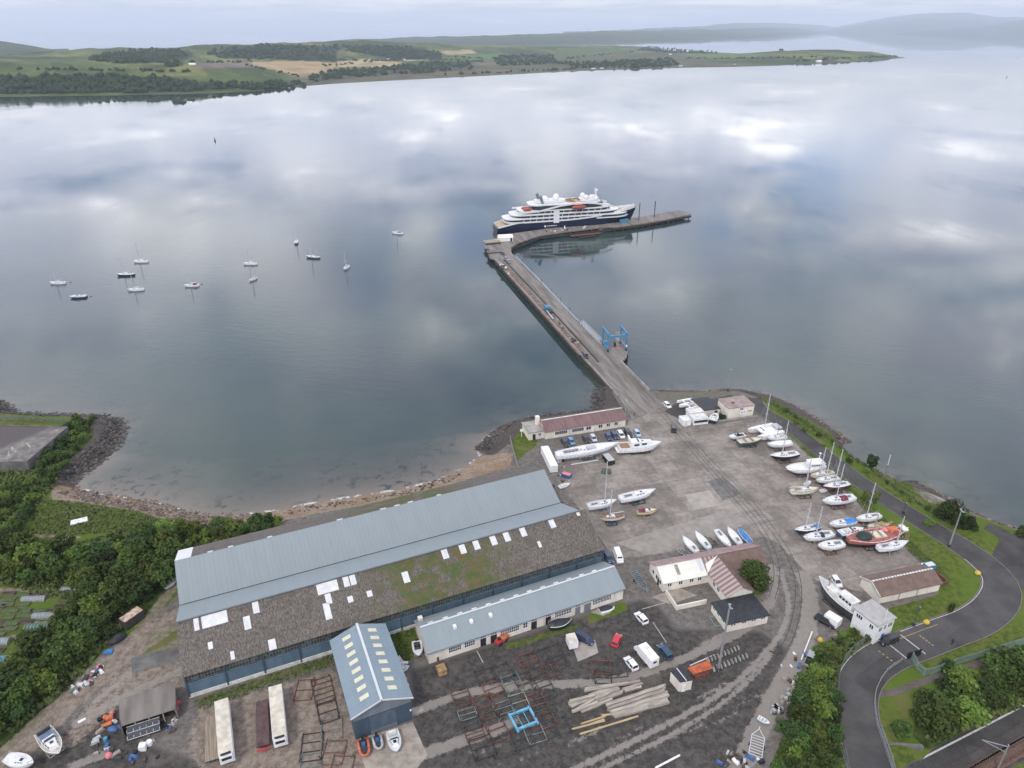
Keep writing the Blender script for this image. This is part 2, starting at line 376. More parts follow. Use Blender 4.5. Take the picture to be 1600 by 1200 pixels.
wid = np.where(inside(GX, GY, BEACH), 11., 5.5)
GZ = np.where(SD > 0, 3. * (lambda t: t * t * (3 - 2 * t))(np.clip(SD / wid, 0, 1)) * .9 + .1 * 3 * np.clip(SD / wid, 0, 1), np.maximum(SD * .16, -3.))
RAIL = pg([(1395, 1200), (1440, 1155), (1600, 1075), (1800, 985), (1900, 1250), (1600, 1400), (1380, 1320)], 1.2)
rsd = sdist(GX, GY, RAIL); GZ = GZ - 1.8 * np.clip(rsd / 3.5 + .2, 0, 1)
nsin = lambda x, y: (np.sin(x * 1.7 + 1.3 * np.sin(y * .9)) + np.sin(y * 2.1 + 1.1 * np.sin(x * 1.3)) + np.sin((x + y) * 3.1)) / 3
masks = {k: np.zeros(GX.shape) for k in 'conc grass dirt sand thick rock dark streak'.split()}
def mpoly(k, pts, v=1., feather=1.2, z=3.):
    p = pg(pts, z); lo = p.min(0) - 3; hi = p.max(0) + 3; s = (GX > lo[0]) & (GX < hi[0]) & (GY > lo[1]) & (GY < hi[1])
    m = np.clip(sdist(GX[s], GY[s], p) / feather + .5, 0, 1); a = masks[k]; a[s] = a[s] * (1 - m) + v * m
def mline(k, pts, w, v=1., feather=.8, z=3.):
    p = pp(pts, z, 3.); lo = p.min(0) - w - 2; hi = p.max(0) + w + 2; s = (GX > lo[0]) & (GX < hi[0]) & (GY > lo[1]) & (GY < hi[1])
    m = np.clip((w / 2 - sdist(GX[s], GY[s], p, False)) / feather + .5, 0, 1); a = masks[k]; a[s] = np.maximum(a[s], v * m)
mpoly('conc', [(985, 655), (1040, 626), (1062, 660), (1130, 662), (1185, 652), (1240, 690), (1345, 790), (1464, 905), (1345, 925), (1270, 905), (1218, 850), (1195, 838), (1010, 868), (960, 872), (905, 795), (858, 735), (872, 702), (960, 690)])
mpoly('dark', [(640, 1045), (1000, 935), (1030, 945), (1060, 980), (1190, 985), (1235, 1015), (1150, 1230), (650, 1230), (640, 1130)], .85, 6)
mpoly('dark', [(0, 1230), (140, 1100), (200, 1060), (215, 1150), (330, 1190), (330, 1230)], .7, 4)
mpoly('dirt', [(310, 1105), (520, 1045), (570, 1150), (640, 1230), (330, 1230), (290, 1170)], .85, 4)
mpoly('dirt', [(160, 1060), (285, 985), (300, 1080), (190, 1110), (120, 1170), (60, 1190)], .6, 4)
# grass
mpoly('grass', [(1178, 610), (1210, 615), (1330, 695), (1480, 790), (1620, 840), (1850, 930), (1850, 1300), (1330, 1300), (1300, 1230), (1190, 1230), (1240, 1110), (1270, 1010), (1320, 990), (1335, 965), (1465, 930), (1472, 908), (1348, 790), (1243, 690), (1190, 640)])
mpoly('grass', [(-500, 600), (0, 632), (100, 652), (160, 655), (150, 680), (105, 735), (75, 775), (130, 780), (215, 795), (300, 826), (440, 822), (420, 850), (282, 860), (277, 930), (215, 985), (165, 1015), (110, 1075), (40, 1150), (-60, 1230), (-500, 1230)])
mpoly('grass', [(296, 1090), (520, 1018), (525, 1040), (312, 1110)], .56, 3); mpoly('grass', [(603, 985), (652, 965), (668, 1015), (622, 1045)], .8)
mpoly('grass', [(785, 1004), (905, 972), (906, 984), (790, 1020)], .55); mpoly('grass', [(915, 962), (976, 940), (982, 953), (920, 975)], 1.)
mpoly('grass', [(1140, 895), (1196, 895), (1192, 930), (1162, 930)], 1.); mpoly('grass', [(797, 690), (815, 664), (842, 680), (838, 697), (806, 722)], .8)
mpoly('grass', [(1017, 612), (1120, 609), (1160, 612), (1120, 622), (1030, 628)], .45, 2); mpoly('grass', [(935, 625), (985, 640), (975, 652), (930, 646)], .6)
mpoly('grass', [(230, 985), (290, 960), (290, 1010), (215, 1030)], .6, 3)
mpoly('thick', [(-500, 850), (130, 845), (240, 815), (300, 828), (430, 822), (420, 850), (282, 860), (277, 905), (215, 975), (165, 1010), (110, 1072), (40, 1140), (-60, 1220), (-500, 1230), (-500, 1080), (20, 1050), (120, 960), (128, 915), (-500, 910)], 1., 2)
mpoly('thick', [(-500, 740), (60, 690), (110, 655), (150, 655), (145, 685), (100, 735), (60, 785), (30, 840), (-500, 850)], 1., 2)
mpoly('thick', [(1270, 1010), (1325, 990), (1360, 1000), (1312, 1040), (1306, 1110), (1325, 1230), (1200, 1230), (1240, 1120)], .85, 2)
mpoly('thick', [(1440, 1090), (1520, 1060), (1640, 1010), (1640, 1090), (1450, 1165), (1425, 1150)], 1., 2)
mpoly('thick', [(1200, 620), (1326, 692), (1480, 785), (1478, 800), (1320, 705), (1205, 632)], .5, 1.5)
mpoly('dirt', [(70, 830), (128, 838), (128, 842), (30, 838)], .8)
mline('dirt', [(275, 965), (225, 1000), (170, 1040), (110, 1092), (40, 1160), (-20, 1210)], 7., .85, 2)
mline('dirt', [(278, 905), (250, 945), (225, 975), (200, 1010)], 4., .6, 2)
# allotments: soil and turf
mpoly('thick', [(-80, 915), (128, 915), (118, 955), (60, 1005), (20, 1050), (-80, 1060)], 0., 1)
mpoly('dirt', [(-80, 918), (126, 918), (124, 925), (-80, 925)], .8)
for i in range(26):
    x0 = rnd.uniform(-10, 95); y0 = rnd.uniform(928, 1040)
    if x0 > 118 - (y0 - 915) * .85 - 12: continue
    mpoly('dirt', [(x0, y0), (x0 + 18, y0), (x0 + 18, y0 + 5), (x0, y0 + 5)], .75, .6)
# beach, rocks
mpoly('sand', [(80, 756), (128, 760), (200, 775), (300, 798), (440, 790), (640, 755), (740, 705), (802, 716), (796, 738), (640, 782), (440, 822), (300, 826), (200, 800), (85, 790)], 1., 2, 1.)
mpoly('rock', [(-400, 585), (0, 620), (110, 645), (200, 655), (200, 680), (120, 765), (75, 765), (120, 720), (150, 690), (140, 660), (20, 655), (-400, 620)], 1., 1.5, 1.)
mpoly('rock', [(740, 698), (790, 655), (932, 638), (925, 610), (950, 600), (985, 640), (850, 662), (815, 672), (800, 700), (770, 712)], 1., 1.5, 1.)
mpoly('rock', [(1010, 605), (1140, 603), (1210, 616), (1330, 682), (1325, 702), (1270, 668), (1205, 632), (1150, 618), (1030, 620)], .9, 1.5, 1.)
mpoly('rock', [(1400, 742), (1440, 750), (1520, 790), (1620, 825), (1620, 842), (1500, 800), (1420, 768)], .8, 1.5, 1.)
mpoly('thick', [(1245, 692), (1348, 793), (1466, 905), (1482, 893), (1392, 814), (1262, 694)], .5, 2)
mpoly('conc', [(1425, 760), (1460, 775), (1480, 792), (1455, 795), (1425, 775)], .8, 1.5, 1.5); mpoly('grass', [(1425, 760), (1460, 775), (1480, 792), (1455, 795), (1425, 775)], .25, 1.5, 1.5)
# railway formation
mpoly('dark', [(1395, 1210), (1600, 1100), (1800, 1000), (1850, 1080), (1600, 1190), (1480, 1260)], 1., 1.5, 1.2); mpoly('grass', [(1395, 1210), (1600, 1100), (1800, 1000), (1850, 1080), (1600, 1190), (1480, 1260)], 0., 1.5, 1.2)
# worn pale tracks
for pts, w in (([(640, 1115), (720, 1086), (800, 1072), (950, 1064), (1050, 1036), (1110, 1010), (1160, 985), (1195, 955), (1210, 920), (1205, 885)], 2.2),
               ([(620, 1195), (700, 1165), (760, 1145), (800, 1128)], 2.6), ([(870, 1215), (985, 1160), (1060, 1122), (1135, 1077), (1185, 1032), (1222, 985), (1232, 940), (1220, 890)], 1.3),
               ([(900, 1218), (1010, 1168), (1100, 1118), (1170, 1064), (1205, 1020)], 1.0), ([(1150, 1215), (1195, 1120), (1240, 1035), (1262, 985), (1265, 930), (1255, 900)], 4.0),
               ([(1100, 1005), (1160, 975), (1195, 940)], 1.0), ([(120, 1130), (180, 1095), (250, 1062), (290, 1045)], 2.2), ([(150, 1095), (200, 1055), (270, 985)], 1.6), ([(115, 1195), (160, 1180)], 2.0)):
    mline('streak', pts, w, .9, .9)
for i in range(22):
    a = rnd.uniform(0, 1); cx_ = 700 + 480 * a + rnd.uniform(-40, 40); cy_ = 1195 - 130 * a + rnd.uniform(-30, 60)
    mline('streak', [(cx_, cy_), (cx_ + 28, cy_ - 12), (cx_ + 50, cy_ - 26)], rnd.uniform(.4, 1.0), rnd.uniform(.4, .8), .9)
for k in ('grass', 'thick', 'dirt'): masks[k] = np.clip(masks[k], 0, 1)
def grid_mesh(name, X, Y, Z, mat, attrs, smooth=True):
    h, w = X.shape; me = bpy.data.meshes.new(name)
    co = np.stack([X, Y, Z], -1).reshape(-1, 3).astype(np.float32)
    idx = np.arange(h * w).reshape(h, w); q = np.stack([idx[:-1, :-1], idx[:-1, 1:], idx[1:, 1:], idx[1:, :-1]], -1).reshape(-1, 4)
    me.vertices.add(len(co)); me.vertices.foreach_set('co', co.ravel())
    me.loops.add(q.size); me.loops.foreach_set('vertex_index', q.ravel().astype(np.int32))
    me.polygons.add(len(q)); me.polygons.foreach_set('loop_start', (np.arange(len(q)) * 4).astype(np.int32))
    me.update(calc_edges=True); me.validate()
    for n, arr in attrs.items():
        at = me.color_attributes.new(n, 'FLOAT_COLOR', 'POINT'); at.data.foreach_set('color', np.stack([a.ravel() for a in arr], -1).astype(np.float32).ravel())
    if smooth: me.polygons.foreach_set('use_smooth', [True] * len(me.polygons))
    me.materials.append(mat); o = bpy.data.objects.new(name, me); scene.collection.objects.link(o); return o
def ground_mat():
    m, nt, b = base_mat('ground_surface'); t = N(nt, 'ShaderNodeTexCoord'); o = t.outputs['Object']
    a1 = N(nt, 'ShaderNodeVertexColor', layer_name='mA'); a2 = N(nt, 'ShaderNodeVertexColor', layer_name='mB')
    s1 = N(nt, 'ShaderNodeSeparateColor'); L(nt, a1.outputs[0], s1.inputs[0]); s2 = N(nt, 'ShaderNodeSeparateColor'); L(nt, a2.outputs[0], s2.inputs[0])
    conc, grass, dirt, sand = s1.outputs[0], s1.outputs[1], s1.outputs[2], a1.outputs[1]
    thick, rock, dark, streak = s2.outputs[0], s2.outputs[1], s2.outputs[2], a2.outputs[1]
    n1 = noise_(nt, o, .12, 6, .6); n2 = noise_(nt, o, .7, 7, .65); n3 = noise_(nt, o, 3.2, 6, .7); n4 = noise_(nt, mapping(nt, o, loc=(40, 9, 0)), .045, 4, .6)
    edge = math_(nt, 'ADD', math_(nt, 'MULTIPLY', n2, .6), math_(nt, 'MULTIPLY', n3, .4))
    def f(mask, k=.9, w=.12):
        v = math_(nt, 'ADD', mask, math_(nt, 'MULTIPLY', math_(nt, 'SUBTRACT', edge, .5), k)); return math_(nt, 'MULTIPLY', smooth(nt, v, .5 - w, .5 + w), smooth(nt, mask, .02, .12))
    base = mixc(nt, smooth(nt, edge, .36, .64), (.095, .085, .077), (.185, .168, .15))
    # concrete apron cast in bays aligned with the quay
    bv = mapping(nt, o, rot=(0, 0, -AX2)); br = N(nt, 'ShaderNodeTexBrick', offset=.0, squash=1.0, i={'Scale': 1.0, 'Mortar Size': .085, 'Mortar Smooth': .3, 'Bias': 0., 'Brick Width': 7.2, 'Row Height': 5.1, 'Color1': (0, 0, 0, 1), 'Color2': (1, 1, 1, 1), 'Mortar': (.5, .5, .5, 1)})
    L(nt, bv, br.inputs['Vector'])
    cc = mixc(nt, smooth(nt, math_(nt, 'ADD', math_(nt, 'MULTIPLY', n1, .6), math_(nt, 'MULTIPLY', n2, .4)), .38, .62), (.165, .144, .126), (.285, .255, .222))
    big = smooth(nt, br.outputs[0], 0., 1., .88, 1.13)
    hs = N(nt, 'ShaderNodeHueSaturation'); L(nt, cc, hs.inputs['Color']); L(nt, big, hs.inputs['Value'])
    cc = mixc(nt, math_(nt, 'MULTIPLY', br.outputs['Fac'], smooth(nt, n2, .38, .6, .08, .6)), hs.outputs[0], (.085, .078, .068))
    cc = mixc(nt, smooth(nt, noise_(nt, mapping(nt, mapping(nt, o, rot=(0, 0, -AX2)), sc=(.35, 1.6, 1)), .16, 6, .65), .52, .68, 0, .55), cc, (.125, .112, .105))
    cc = mixc(nt, smooth(nt, n3, .60, .74, 0, .4), cc, (.36, .33, .30))
    cc = mixc(nt, smooth(nt, noise_(nt, mapping(nt, o, loc=(7, 3, 0)), .3, 5, .6), .60, .74, 0, .5), cc, (.115, .12, .075))
    c = mixc(nt, f(conc, .3), base, cc)
    dk = mixc(nt, smooth(nt, edge, .38, .62), (.037, .033, .030), (.090, .082, .074))
    dk = mixc(nt, smooth(nt, n1, .56, .70, 0, .6), dk, (.13, .115, .10)); dk = mixc(nt, smooth(nt, n3, .64, .78, 0, .5), dk, (.19, .175, .16))
    c = mixc(nt, f(dark, .7), c, dk)
    di = mixc(nt, smooth(nt, edge, .35, .65), (.13, .10, .08), (.29, .245, .20)); c = mixc(nt, f(dirt, 1.0), c, di)
    c = mixc(nt, math_(nt, 'MULTIPLY', f(streak, 2.6, .2), .7), c, mixc(nt, n3, (.20, .178, .155), (.34, .31, .275)))
    gr = mixc(nt, smooth(nt, n2, .35, .65), (.045, .070, .010), (.105, .130, .022)); gr = mixc(nt, smooth(nt, n4, .42, .62), gr, (.080, .125, .015)); gr = mixc(nt, smooth(nt, n1, .52, .68, 0, .7), gr, (.135, .125, .045)); gr = mixc(nt, smooth(nt, n3, .56, .72, 0, .6), gr, (.05, .075, .018))
    c = mixc(nt, f(grass, .7), c, gr)
    th = mixc(nt, smooth(nt, edge, .38, .62), (.018, .032, .008), (.06, .09, .02)); c = mixc(nt, f(thick, .7), c, th)
    c = mixc(nt, math_(nt, 'MULTIPLY', math_(nt, 'MULTIPLY', f(dirt, .8), f(grass, .4)), .8), c, di)
    ro = mixc(nt, smooth(nt, n3, .35, .65), (.028, .024, .022), (.12, .105, .095)); c = mixc(nt, f(rock, .5), c, ro)
    sa = mixc(nt, smooth(nt, n2, .38, .62), (.215, .158, .112), (.30, .24, .18)); sa = mixc(nt, smooth(nt, n3, .50, .66, 0, .8), sa, (.12, .085, .06)); sa = mixc(nt, smooth(nt, n1, .45, .62, 0, .7), sa, (.22, .145, .085)); sa = mixc(nt, smooth(nt, noise_(nt, mapping(nt, o, loc=(11, 5, 0)), 1.6, 6, .7), .56, .66, 0, .8), sa, (.06, .05, .035))
    c = mixc(nt, f(sand, .5), c, sa)
    L(nt, c, b.inputs['Base Color']); b.inputs['Roughness'].default_value = .95; b.inputs['Specular IOR Level'].default_value = .2
    bp = N(nt, 'ShaderNodeBump', i={'Strength': .5, 'Distance': .12}); L(nt, edge, bp.inputs['Height']); L(nt, bp.outputs[0], b.inputs['Normal'])
    return m
z0 = np.zeros(GX.shape)
ground = struct(grid_mesh('ground', GX, GY, GZ, ground_mat(), {'mA': [masks[k] for k in ('conc', 'grass', 'dirt', 'sand')], 'mB': [masks[k] for k in ('thick', 'rock', 'dark', 'streak')]}))

# ------------------------------------------------------------------ water: one sheet to the horizon
def water_mat():
    m, nt, b = base_mat('sea_water'); t = N(nt, 'ShaderNodeTexCoord'); o = t.outputs['Object']
    at = N(nt, 'ShaderNodeVertexColor', layer_name='mW'); s = N(nt, 'ShaderNodeSeparateColor'); L(nt, at.outputs[0], s.inputs[0])
    sh, sandy = s.outputs[0], s.outputs[1]
    n1 = noise_(nt, o, .09, 6, .6); n2 = noise_(nt, mapping(nt, o, loc=(5, 2, 0)), .28, 7, .68)
    deep = mixc(nt, smooth(nt, noise_(nt, o, .012, 4, .5), .35, .65), (.022, .038, .042), (.034, .058, .050))
    bed = mixc(nt, smooth(nt, n1, .4, .62), (.062, .070, .062), (.098, .10, .085)); bed = mixc(nt, sandy, bed, (.185, .155, .125))
    bed = mixc(nt, math_(nt, 'MULTIPLY', smooth(nt, n2, .50, .60), smooth(nt, noise_(nt, mapping(nt, o, loc=(2, 6, 0)), .05, 4, .6), .44, .6, .1, .9)), bed, (.026, .028, .025))
    c = mixc(nt, math_(nt, 'MULTIPLY', sh, .9), deep, bed)
    foam = math_(nt, 'MULTIPLY', math_(nt, 'MULTIPLY', smooth(nt, sh, .93, .985), sandy), smooth(nt, n2, .52, .60)); c = mixc(nt, foam, c, (.55, .56, .56))
    L(nt, c, b.inputs['Base Color']); b.inputs['IOR'].default_value = 1.333; b.inputs['Specular IOR Level'].default_value = .5
    calm = noise_(nt, mapping(nt, o, rot=(0, 0, .4), sc=(1, .45, 1)), .006, 5, .6)
    L(nt, smooth(nt, calm, .45, .56, .012, .045), b.inputs['Roughness'])
    w1 = noise_(nt, mapping(nt, mapping(nt, o, rot=(0, 0, .25)), sc=(.35, 1, 1)), .32, 5, .68, .3); w2 = noise_(nt, mapping(nt, o, rot=(0, 0, -.25), sc=(.5, 1, 1)), 1.1, 3, .6)
    spw = N(nt, 'ShaderNodeSeparateXYZ'); L(nt, o, spw.inputs[0]); nearf = smooth(nt, spw.outputs[1], 300, 2200, 1., .10)   # the open firth lies calmer than the bay
    h = math_(nt, 'ADD', math_(nt, 'MULTIPLY', w1, .62), math_(nt, 'MULTIPLY', w2, .26))
    bp = N(nt, 'ShaderNodeBump', i={'Distance': .20}); L(nt, h, bp.inputs['Height']); L(nt, math_(nt, 'MULTIPLY', smooth(nt, calm, .44, .56, .07, .46), nearf), bp.inputs['Strength']); L(nt, bp.outputs[0], b.inputs['Normal'])
    return m
def spaced(a, b, st, far):
    mid = np.arange(a, b + .1, st); out = [b]; k = st
    while out[-1] < far: k *= 1.35; out.append(out[-1] + k)
    outl = [a]; k = st
    while outl[-1] > -far: k *= 1.35; outl.append(outl[-1] - k)
    return np.concatenate([np.array(outl[:0:-1]), mid, np.array(out[1:])])
wx = spaced(-250, 220, 1.6, 42000); wy = spaced(60, 330, 1.6, 42000)
WX, WY = np.meshgrid(wx, wy); WSD = -sdist(WX, WY, COAST)
bsd = np.minimum(1, np.maximum(0, sdist(WX, WY, pg([(90, 700), (330, 720), (640, 690), (780, 670), (800, 740), (640, 800), (300, 850), (90, 800)], 0.)) / 6 + .5))
shal = np.clip(np.exp(-np.maximum(WSD, 0) / np.where(bsd > .5, 16., 8.)), 0, 1)
struct(grid_mesh('water', WX, WY, np.zeros(WX.shape), water_mat(), {'mW': [shal, bsd * shal, shal, shal]}))

# ------------------------------------------------------------------ island and far shores
def zat(Y, y):
    v = y - 600; return CZ + Y * -(F * np.sin(TH) + v * np.cos(TH)) / (F * np.cos(TH) - v * np.sin(TH))
def yshore(y): return P(800, y, 0.)[1]
def terrain(name, tx, layers, facs, ncol, rows, mat, amp, field=None):
    """a hill mass built shore by ridge: for each bearing, ground range and height of the shore, shoulder, fields, skyline and far side"""
    cxs = np.linspace(tx[0], tx[-1], ncol); ly = [np.interp(cxs, tx, l) for l in layers]
    Y0 = np.array([yshore(y) for y in ly[0]]); fr = [np.interp(cxs, tx, f_) if hasattr(f_, '__len__') else np.full(ncol, f_) for f_ in facs]
    Ys, zs, pys = [], [], []
    for i in range(len(ly)):
        Yi = Y0 * fr[i]; Ys.append(Yi); zs.append(np.maximum(zat(Yi, ly[i]), 0. if i == 0 else .6)); pys.append(ly[i])
    Ys.append(Y0 * fr[-1]); zs.append(np.full(ncol, -3.)); pys.append(pys[-1])
    RY, RZ, RP = [], [], []
    for i in range(len(Ys) - 1):
        n = rows[i]
        for k in range(n):
            t = k / n; ts = t * t * (3 - 2 * t) * .5 + t * .5
            RY.append(Ys[i] * (1 - t) + Ys[i + 1] * t); RZ.append(zs[i] * (1 - ts) + zs[i + 1] * ts); RP.append(pys[i] * (1 - t) + pys[i + 1] * t)
    RY.append(Ys[-1]); RZ.append(zs[-1]); RP.append(pys[-1]); RY = np.array(RY); RZ = np.array(RZ); RP = np.array(RP)
    U = (cxs - 800)[None, :]; V = np.array(RP) - 600
    # the bearing of a column is that of its shore point
    v0 = ly[0] - 600; RX = RY * (U / (F * np.cos(TH) - v0 * np.sin(TH))[None, :])
    s = amp * np.clip(RZ, 0, 40) / 40; L_ = 60. * amp / 6
    RZ = RZ + s * (nsin(RX / (L_ * 2.2), RY / (L_ * 3.)) * .55 + .3 * nsin(RX / (L_ * .7) + 3, RY / (L_ * 1.1)) + .15 * nsin(RX / (L_ * .25) + 8, RY / (L_ * .3)))
    # where each point is seen
    dz = RZ - CZ; dep = RY * math.cos(TH) - dz * math.sin(TH); up = RY * math.sin(TH) + dz * math.cos(TH)
    SX = 800 + F * RX / dep; SY = 600 - F * up / dep
    col = field(SX, SY, RX, RY, RZ) if field else [np.full(RX.shape, v) for v in (.05, .07, .035)]
    o = struct(grid_mesh(name, RX, RY, RZ, mat, {'mC': list(col) + [np.ones(RX.shape)]})); return o, (SX, SY, RX, RY, RZ)
def hill_mat(name, nsc):
    m, nt, b = base_mat(name); t = N(nt, 'ShaderNodeTexCoord'); at = N(nt, 'ShaderNodeVertexColor', layer_name='mC')
    n1 = noise_(nt, t.outputs['Object'], nsc, 7, .65); hs = N(nt, 'ShaderNodeHueSaturation'); L(nt, at.outputs[0], hs.inputs['Color']); L(nt, smooth(nt, n1, .3, .7, .68, 1.28), hs.inputs['Value'])
    L(nt, hs.outputs[0], b.inputs['Base Color']); b.inputs['Roughness'].default_value = .95; b.inputs['Specular IOR Level'].default_value = .1; return m
HILL = hill_mat('island_fields', .012); FARHILL = hill_mat('far_hillside', .0016)
WOODS = [[(150, 95), (165, 88), (230, 76), (295, 78), (305, 88), (260, 98), (200, 100)], [(335, 86), (350, 76), (420, 69), (540, 72), (525, 84), (528, 97), (480, 95), (340, 91)],
    [(-300, 128), (0, 121), (130, 117), (270, 122), (340, 131), (380, 138), (300, 143), (150, 146), (0, 147.5), (-300, 155)], [(485, 122), (500, 115), (530, 109), (600, 105), (680, 97), (735, 96), (745, 109), (690, 113), (600, 118), (520, 125), (490, 129)],
    [(770, 92), (785, 86), (860, 86), (872, 100), (780, 104)], [(870, 99), (940, 96), (1050, 92), (1062, 103), (1000, 107), (900, 107)], [(992, 78), (1010, 73), (1060, 76), (1120, 80), (1118, 84), (1040, 83)],
    [(1203, 80), (1225, 73), (1264, 73), (1260, 77), (1212, 80)], [(540, 71), (640, 73), (690, 82), (690, 94), (620, 93), (545, 80)], [(262, 97), (285, 95), (287, 104), (265, 106)], [(330, 132), (470, 128), (475, 136), (400, 142)]]
def paint_island(SX, SY, RX, RY, RZ):
    c = [np.full(SX.shape, v) for v in (.078, .105, .036)]; n = nsin(RX / 210., RY / 260.); n2 = nsin(RX / 60. + 4, RY / 90.)
    def put(mask, rgb, k=1.):
        for i in range(3): c[i][mask] = c[i][mask] * (1 - k) + rgb[i] * k
    put(n > .25, (.042, .062, .022), .8); put(n < -.3, (.15, .155, .055), .8); put(n2 > .45, (.034, .052, .02), .6)
    put(SY > 118, (.060, .088, .026), .6)
    F_ = [([(388, 98), (470, 95), (522, 98), (527, 106), (492, 123), (470, 121), (398, 102)], (.31, .235, .125)), ([(520, 95), (575, 93), (628, 97), (618, 104), (528, 105)], (.33, .26, .145)),
          ([(300, 99), (395, 98), (398, 105), (300, 106)], (.155, .125, .105)), ([(688, 80), (735, 77), (745, 83), (700, 86)], (.33, .27, .16)), ([(740, 96), (775, 94), (778, 101), (742, 102)], (.25, .20, .12)),
          ([(700, 86), (790, 83), (800, 96), (745, 98)], (.085, .15, .05)), ([(520, 108), (900, 108), (900, 118), (520, 132)], (.13, .135, .062)), ([(410, 76), (430, 74), (435, 84), (400, 84)], (.13, .15, .075)),
          ([(450, 78), (540, 76), (545, 88), (450, 90)], (.115, .12, .06)), ([(870, 75), (990, 77), (990, 94), (870, 94)], (.078, .118, .042)), ([(1060, 83), (1180, 82), (1180, 90), (1060, 92)], (.105, .145, .055)), ([(620, 90), (690, 88), (690, 93), (625, 96)], (.33, .26, .17))]
    for p, rgb in F_: put(inside(SX, SY, np.array(p, float)), rgb)
    for w in WOODS: put(inside(SX, SY, np.array(w, float)), (.024, .036, .018))
    put(RZ < .9, (.095, .088, .06), .7); return c
TX = [-700, -300, 0, 150, 300, 400, 470, 520, 620, 740, 900, 1000, 1060, 1150, 1220, 1300, 1360, 1400, 1413]
isl, IG = terrain('island_terrain', TX, [[166, 158, 151, 149.5, 147, 142.5, 135, 131, 125.5, 119.5, 111, 108, 106, 104.5, 102.5, 98.5, 94.5, 91.5, 90.6],
    [116, 106, 98, 99, 102, 109, 124, 121, 115, 110, 104, 101, 99, 97, 94, 91, 89.5, 90, 90.6], [106, 100, 93, 91, 96, 98, 97, 96, 94, 93, 92, 90, 90, 90, 87, 83, 84.5, 89.2, 90.4], [98, 94, 88, 77, 72, 68, 65.5, 63.5, 65, 72, 74, 78, 83, 84, 79.5, 77, 80, 88.3, 90.2]],
    [1., [1.22] * 12 + [1.18, 1.12, 1.1, 1.08, 1.05, 1.02, 1.005], [1.55] * 12 + [1.4, 1.25, 1.2, 1.16, 1.1, 1.04, 1.01], [2.05, 2.05, 2.05, 2.05, 2.05, 2.05, 2.05, 2., 2., 1.95, 1.9, 1.85, 1.6, 1.4, 1.32, 1.25, 1.16, 1.06, 1.015], [2.10, 2.10, 2.11, 2.14, 2.3] + [2.6] * 7 + [1.9, 1.6, 1.5, 1.4, 1.25, 1.1, 1.02]], 620, [14, 12, 18, 10], HILL, 12., paint_island)
terrain('far_hills', [300, 420, 560, 700, 800, 900, 1000, 1100, 1200, 1260, 1300], [[75, 74, 71, 70, 69, 66.5, 63.5, 60.5, 57, 54, 51.5], [74.5, 72.5, 66, 63, 60, 57, 54, 53.5, 52, 51, 50.5], [74.2, 70, 61.5, 57, 54.5, 52, 48, 46, 43.5, 45, 49.8]], [1., [1.01, 1.03, 1.1] + [1.12] * 8, [1.015, 1.06, 1.3] + [1.35] * 8, [1.02, 1.1, 1.5] + [1.7] * 8], 160, [6, 8, 4], FARHILL, 30.)
terrain('far_hills', [880, 950, 1010, 1090, 1150, 1200, 1260, 1300, 1340], [[58, 57, 56, 55, 54, 53, 52, 51, 50.4], [52, 50, 48, 46, 44, 43, 45, 46, 49], [50, 48, 45, 41, 36, 35.5, 38, 41, 48.6]], [1., 1.15, 1.5, 1.8], 120, [6, 8, 4], FARHILL, 40.)
terrain('far_hills', [1280, 1320, 1365, 1425, 1500, 1550, 1620, 1720, 1900], [[51.6, 52, 52.4, 52.6, 52.6, 52.6, 52.6, 53, 53.5], [49, 43, 38, 32, 30, 34, 36, 34, 36], [48, 39, 31, 21, 19, 26, 28, 24, 26]], [1., 1.15, 1.5, 1.9], 160, [6, 8, 4], FARHILL, 60.)
terrain('far_hills', [1400, 1465, 1550, 1600, 1700, 1900], [[54, 54.2, 54.4, 54.6, 55, 55.5], [52, 47, 42, 36, 34, 34], [51, 44, 37, 29, 26, 24]], [1., 1.12, 1.3, 1.6], 100, [6, 8, 4], FARHILL, 30.)
terrain('far_hills', [-500, -200, -40, 0, 30, 60, 85, 110], [[90, 90, 90, 90, 90, 90, 89, 88]] + [[80, 78, 76, 75, 76, 79, 83, 86], [74, 70, 67.5, 66, 67, 72, 79, 85]], [1.12, 1.2, 1.36, 1.5], 90, [6, 8, 4], FARHILL, 30.)

# ------------------------------------------------------------------ foliage
def leaf_mat(name, c1, c2, c3):
    m, nt, b = base_mat(name); t = N(nt, 'ShaderNodeTexCoord'); oi = N(nt, 'ShaderNodeObjectInfo'); ge = N(nt, 'ShaderNodeNewGeometry')
    n1 = noise_(nt, t.outputs['Object'], .55, 4)
    c = mixc(nt, smooth(nt, n1, .36, .64), c1, c2); c = mixc(nt, math_(nt, 'MULTIPLY', ge.outputs['Random Per Island'], .55), c, c3)
    hs = N(nt, 'ShaderNodeHueSaturation'); L(nt, c, hs.inputs['Color']); L(nt, math_(nt, 'ADD', math_(nt, 'MULTIPLY', oi.outputs['Random'], .95), .66), hs.inputs['Value'])
    L(nt, math_(nt, 'ADD', math_(nt, 'MULTIPLY', oi.outputs['Random'], .04), .476), hs.inputs['Hue'])
    L(nt, hs.outputs[0], b.inputs['Base Color']); b.inputs['Roughness'].default_value = .7; b.inputs['Specular IOR Level'].default_value = .15
    tr = N(nt, 'ShaderNodeBsdfTranslucent'); L(nt, hs.outputs[0], tr.inputs[0]); mx = N(nt, 'ShaderNodeMixShader', i={0: .25}); L(nt, b.outputs[0], mx.inputs[1]); L(nt, tr.outputs[0], mx.inputs[2])
    L(nt, mx.outputs[0], nt.nodes['Material Output'].inputs[0]); return m
LEAF = leaf_mat('thicket_leaves', (.027, .053, .012), (.060, .096, .022), (.094, .135, .034))
LEAF2 = leaf_mat('bright_leaves', (.062, .11, .018), (.115, .165, .03), (.15, .195, .045))
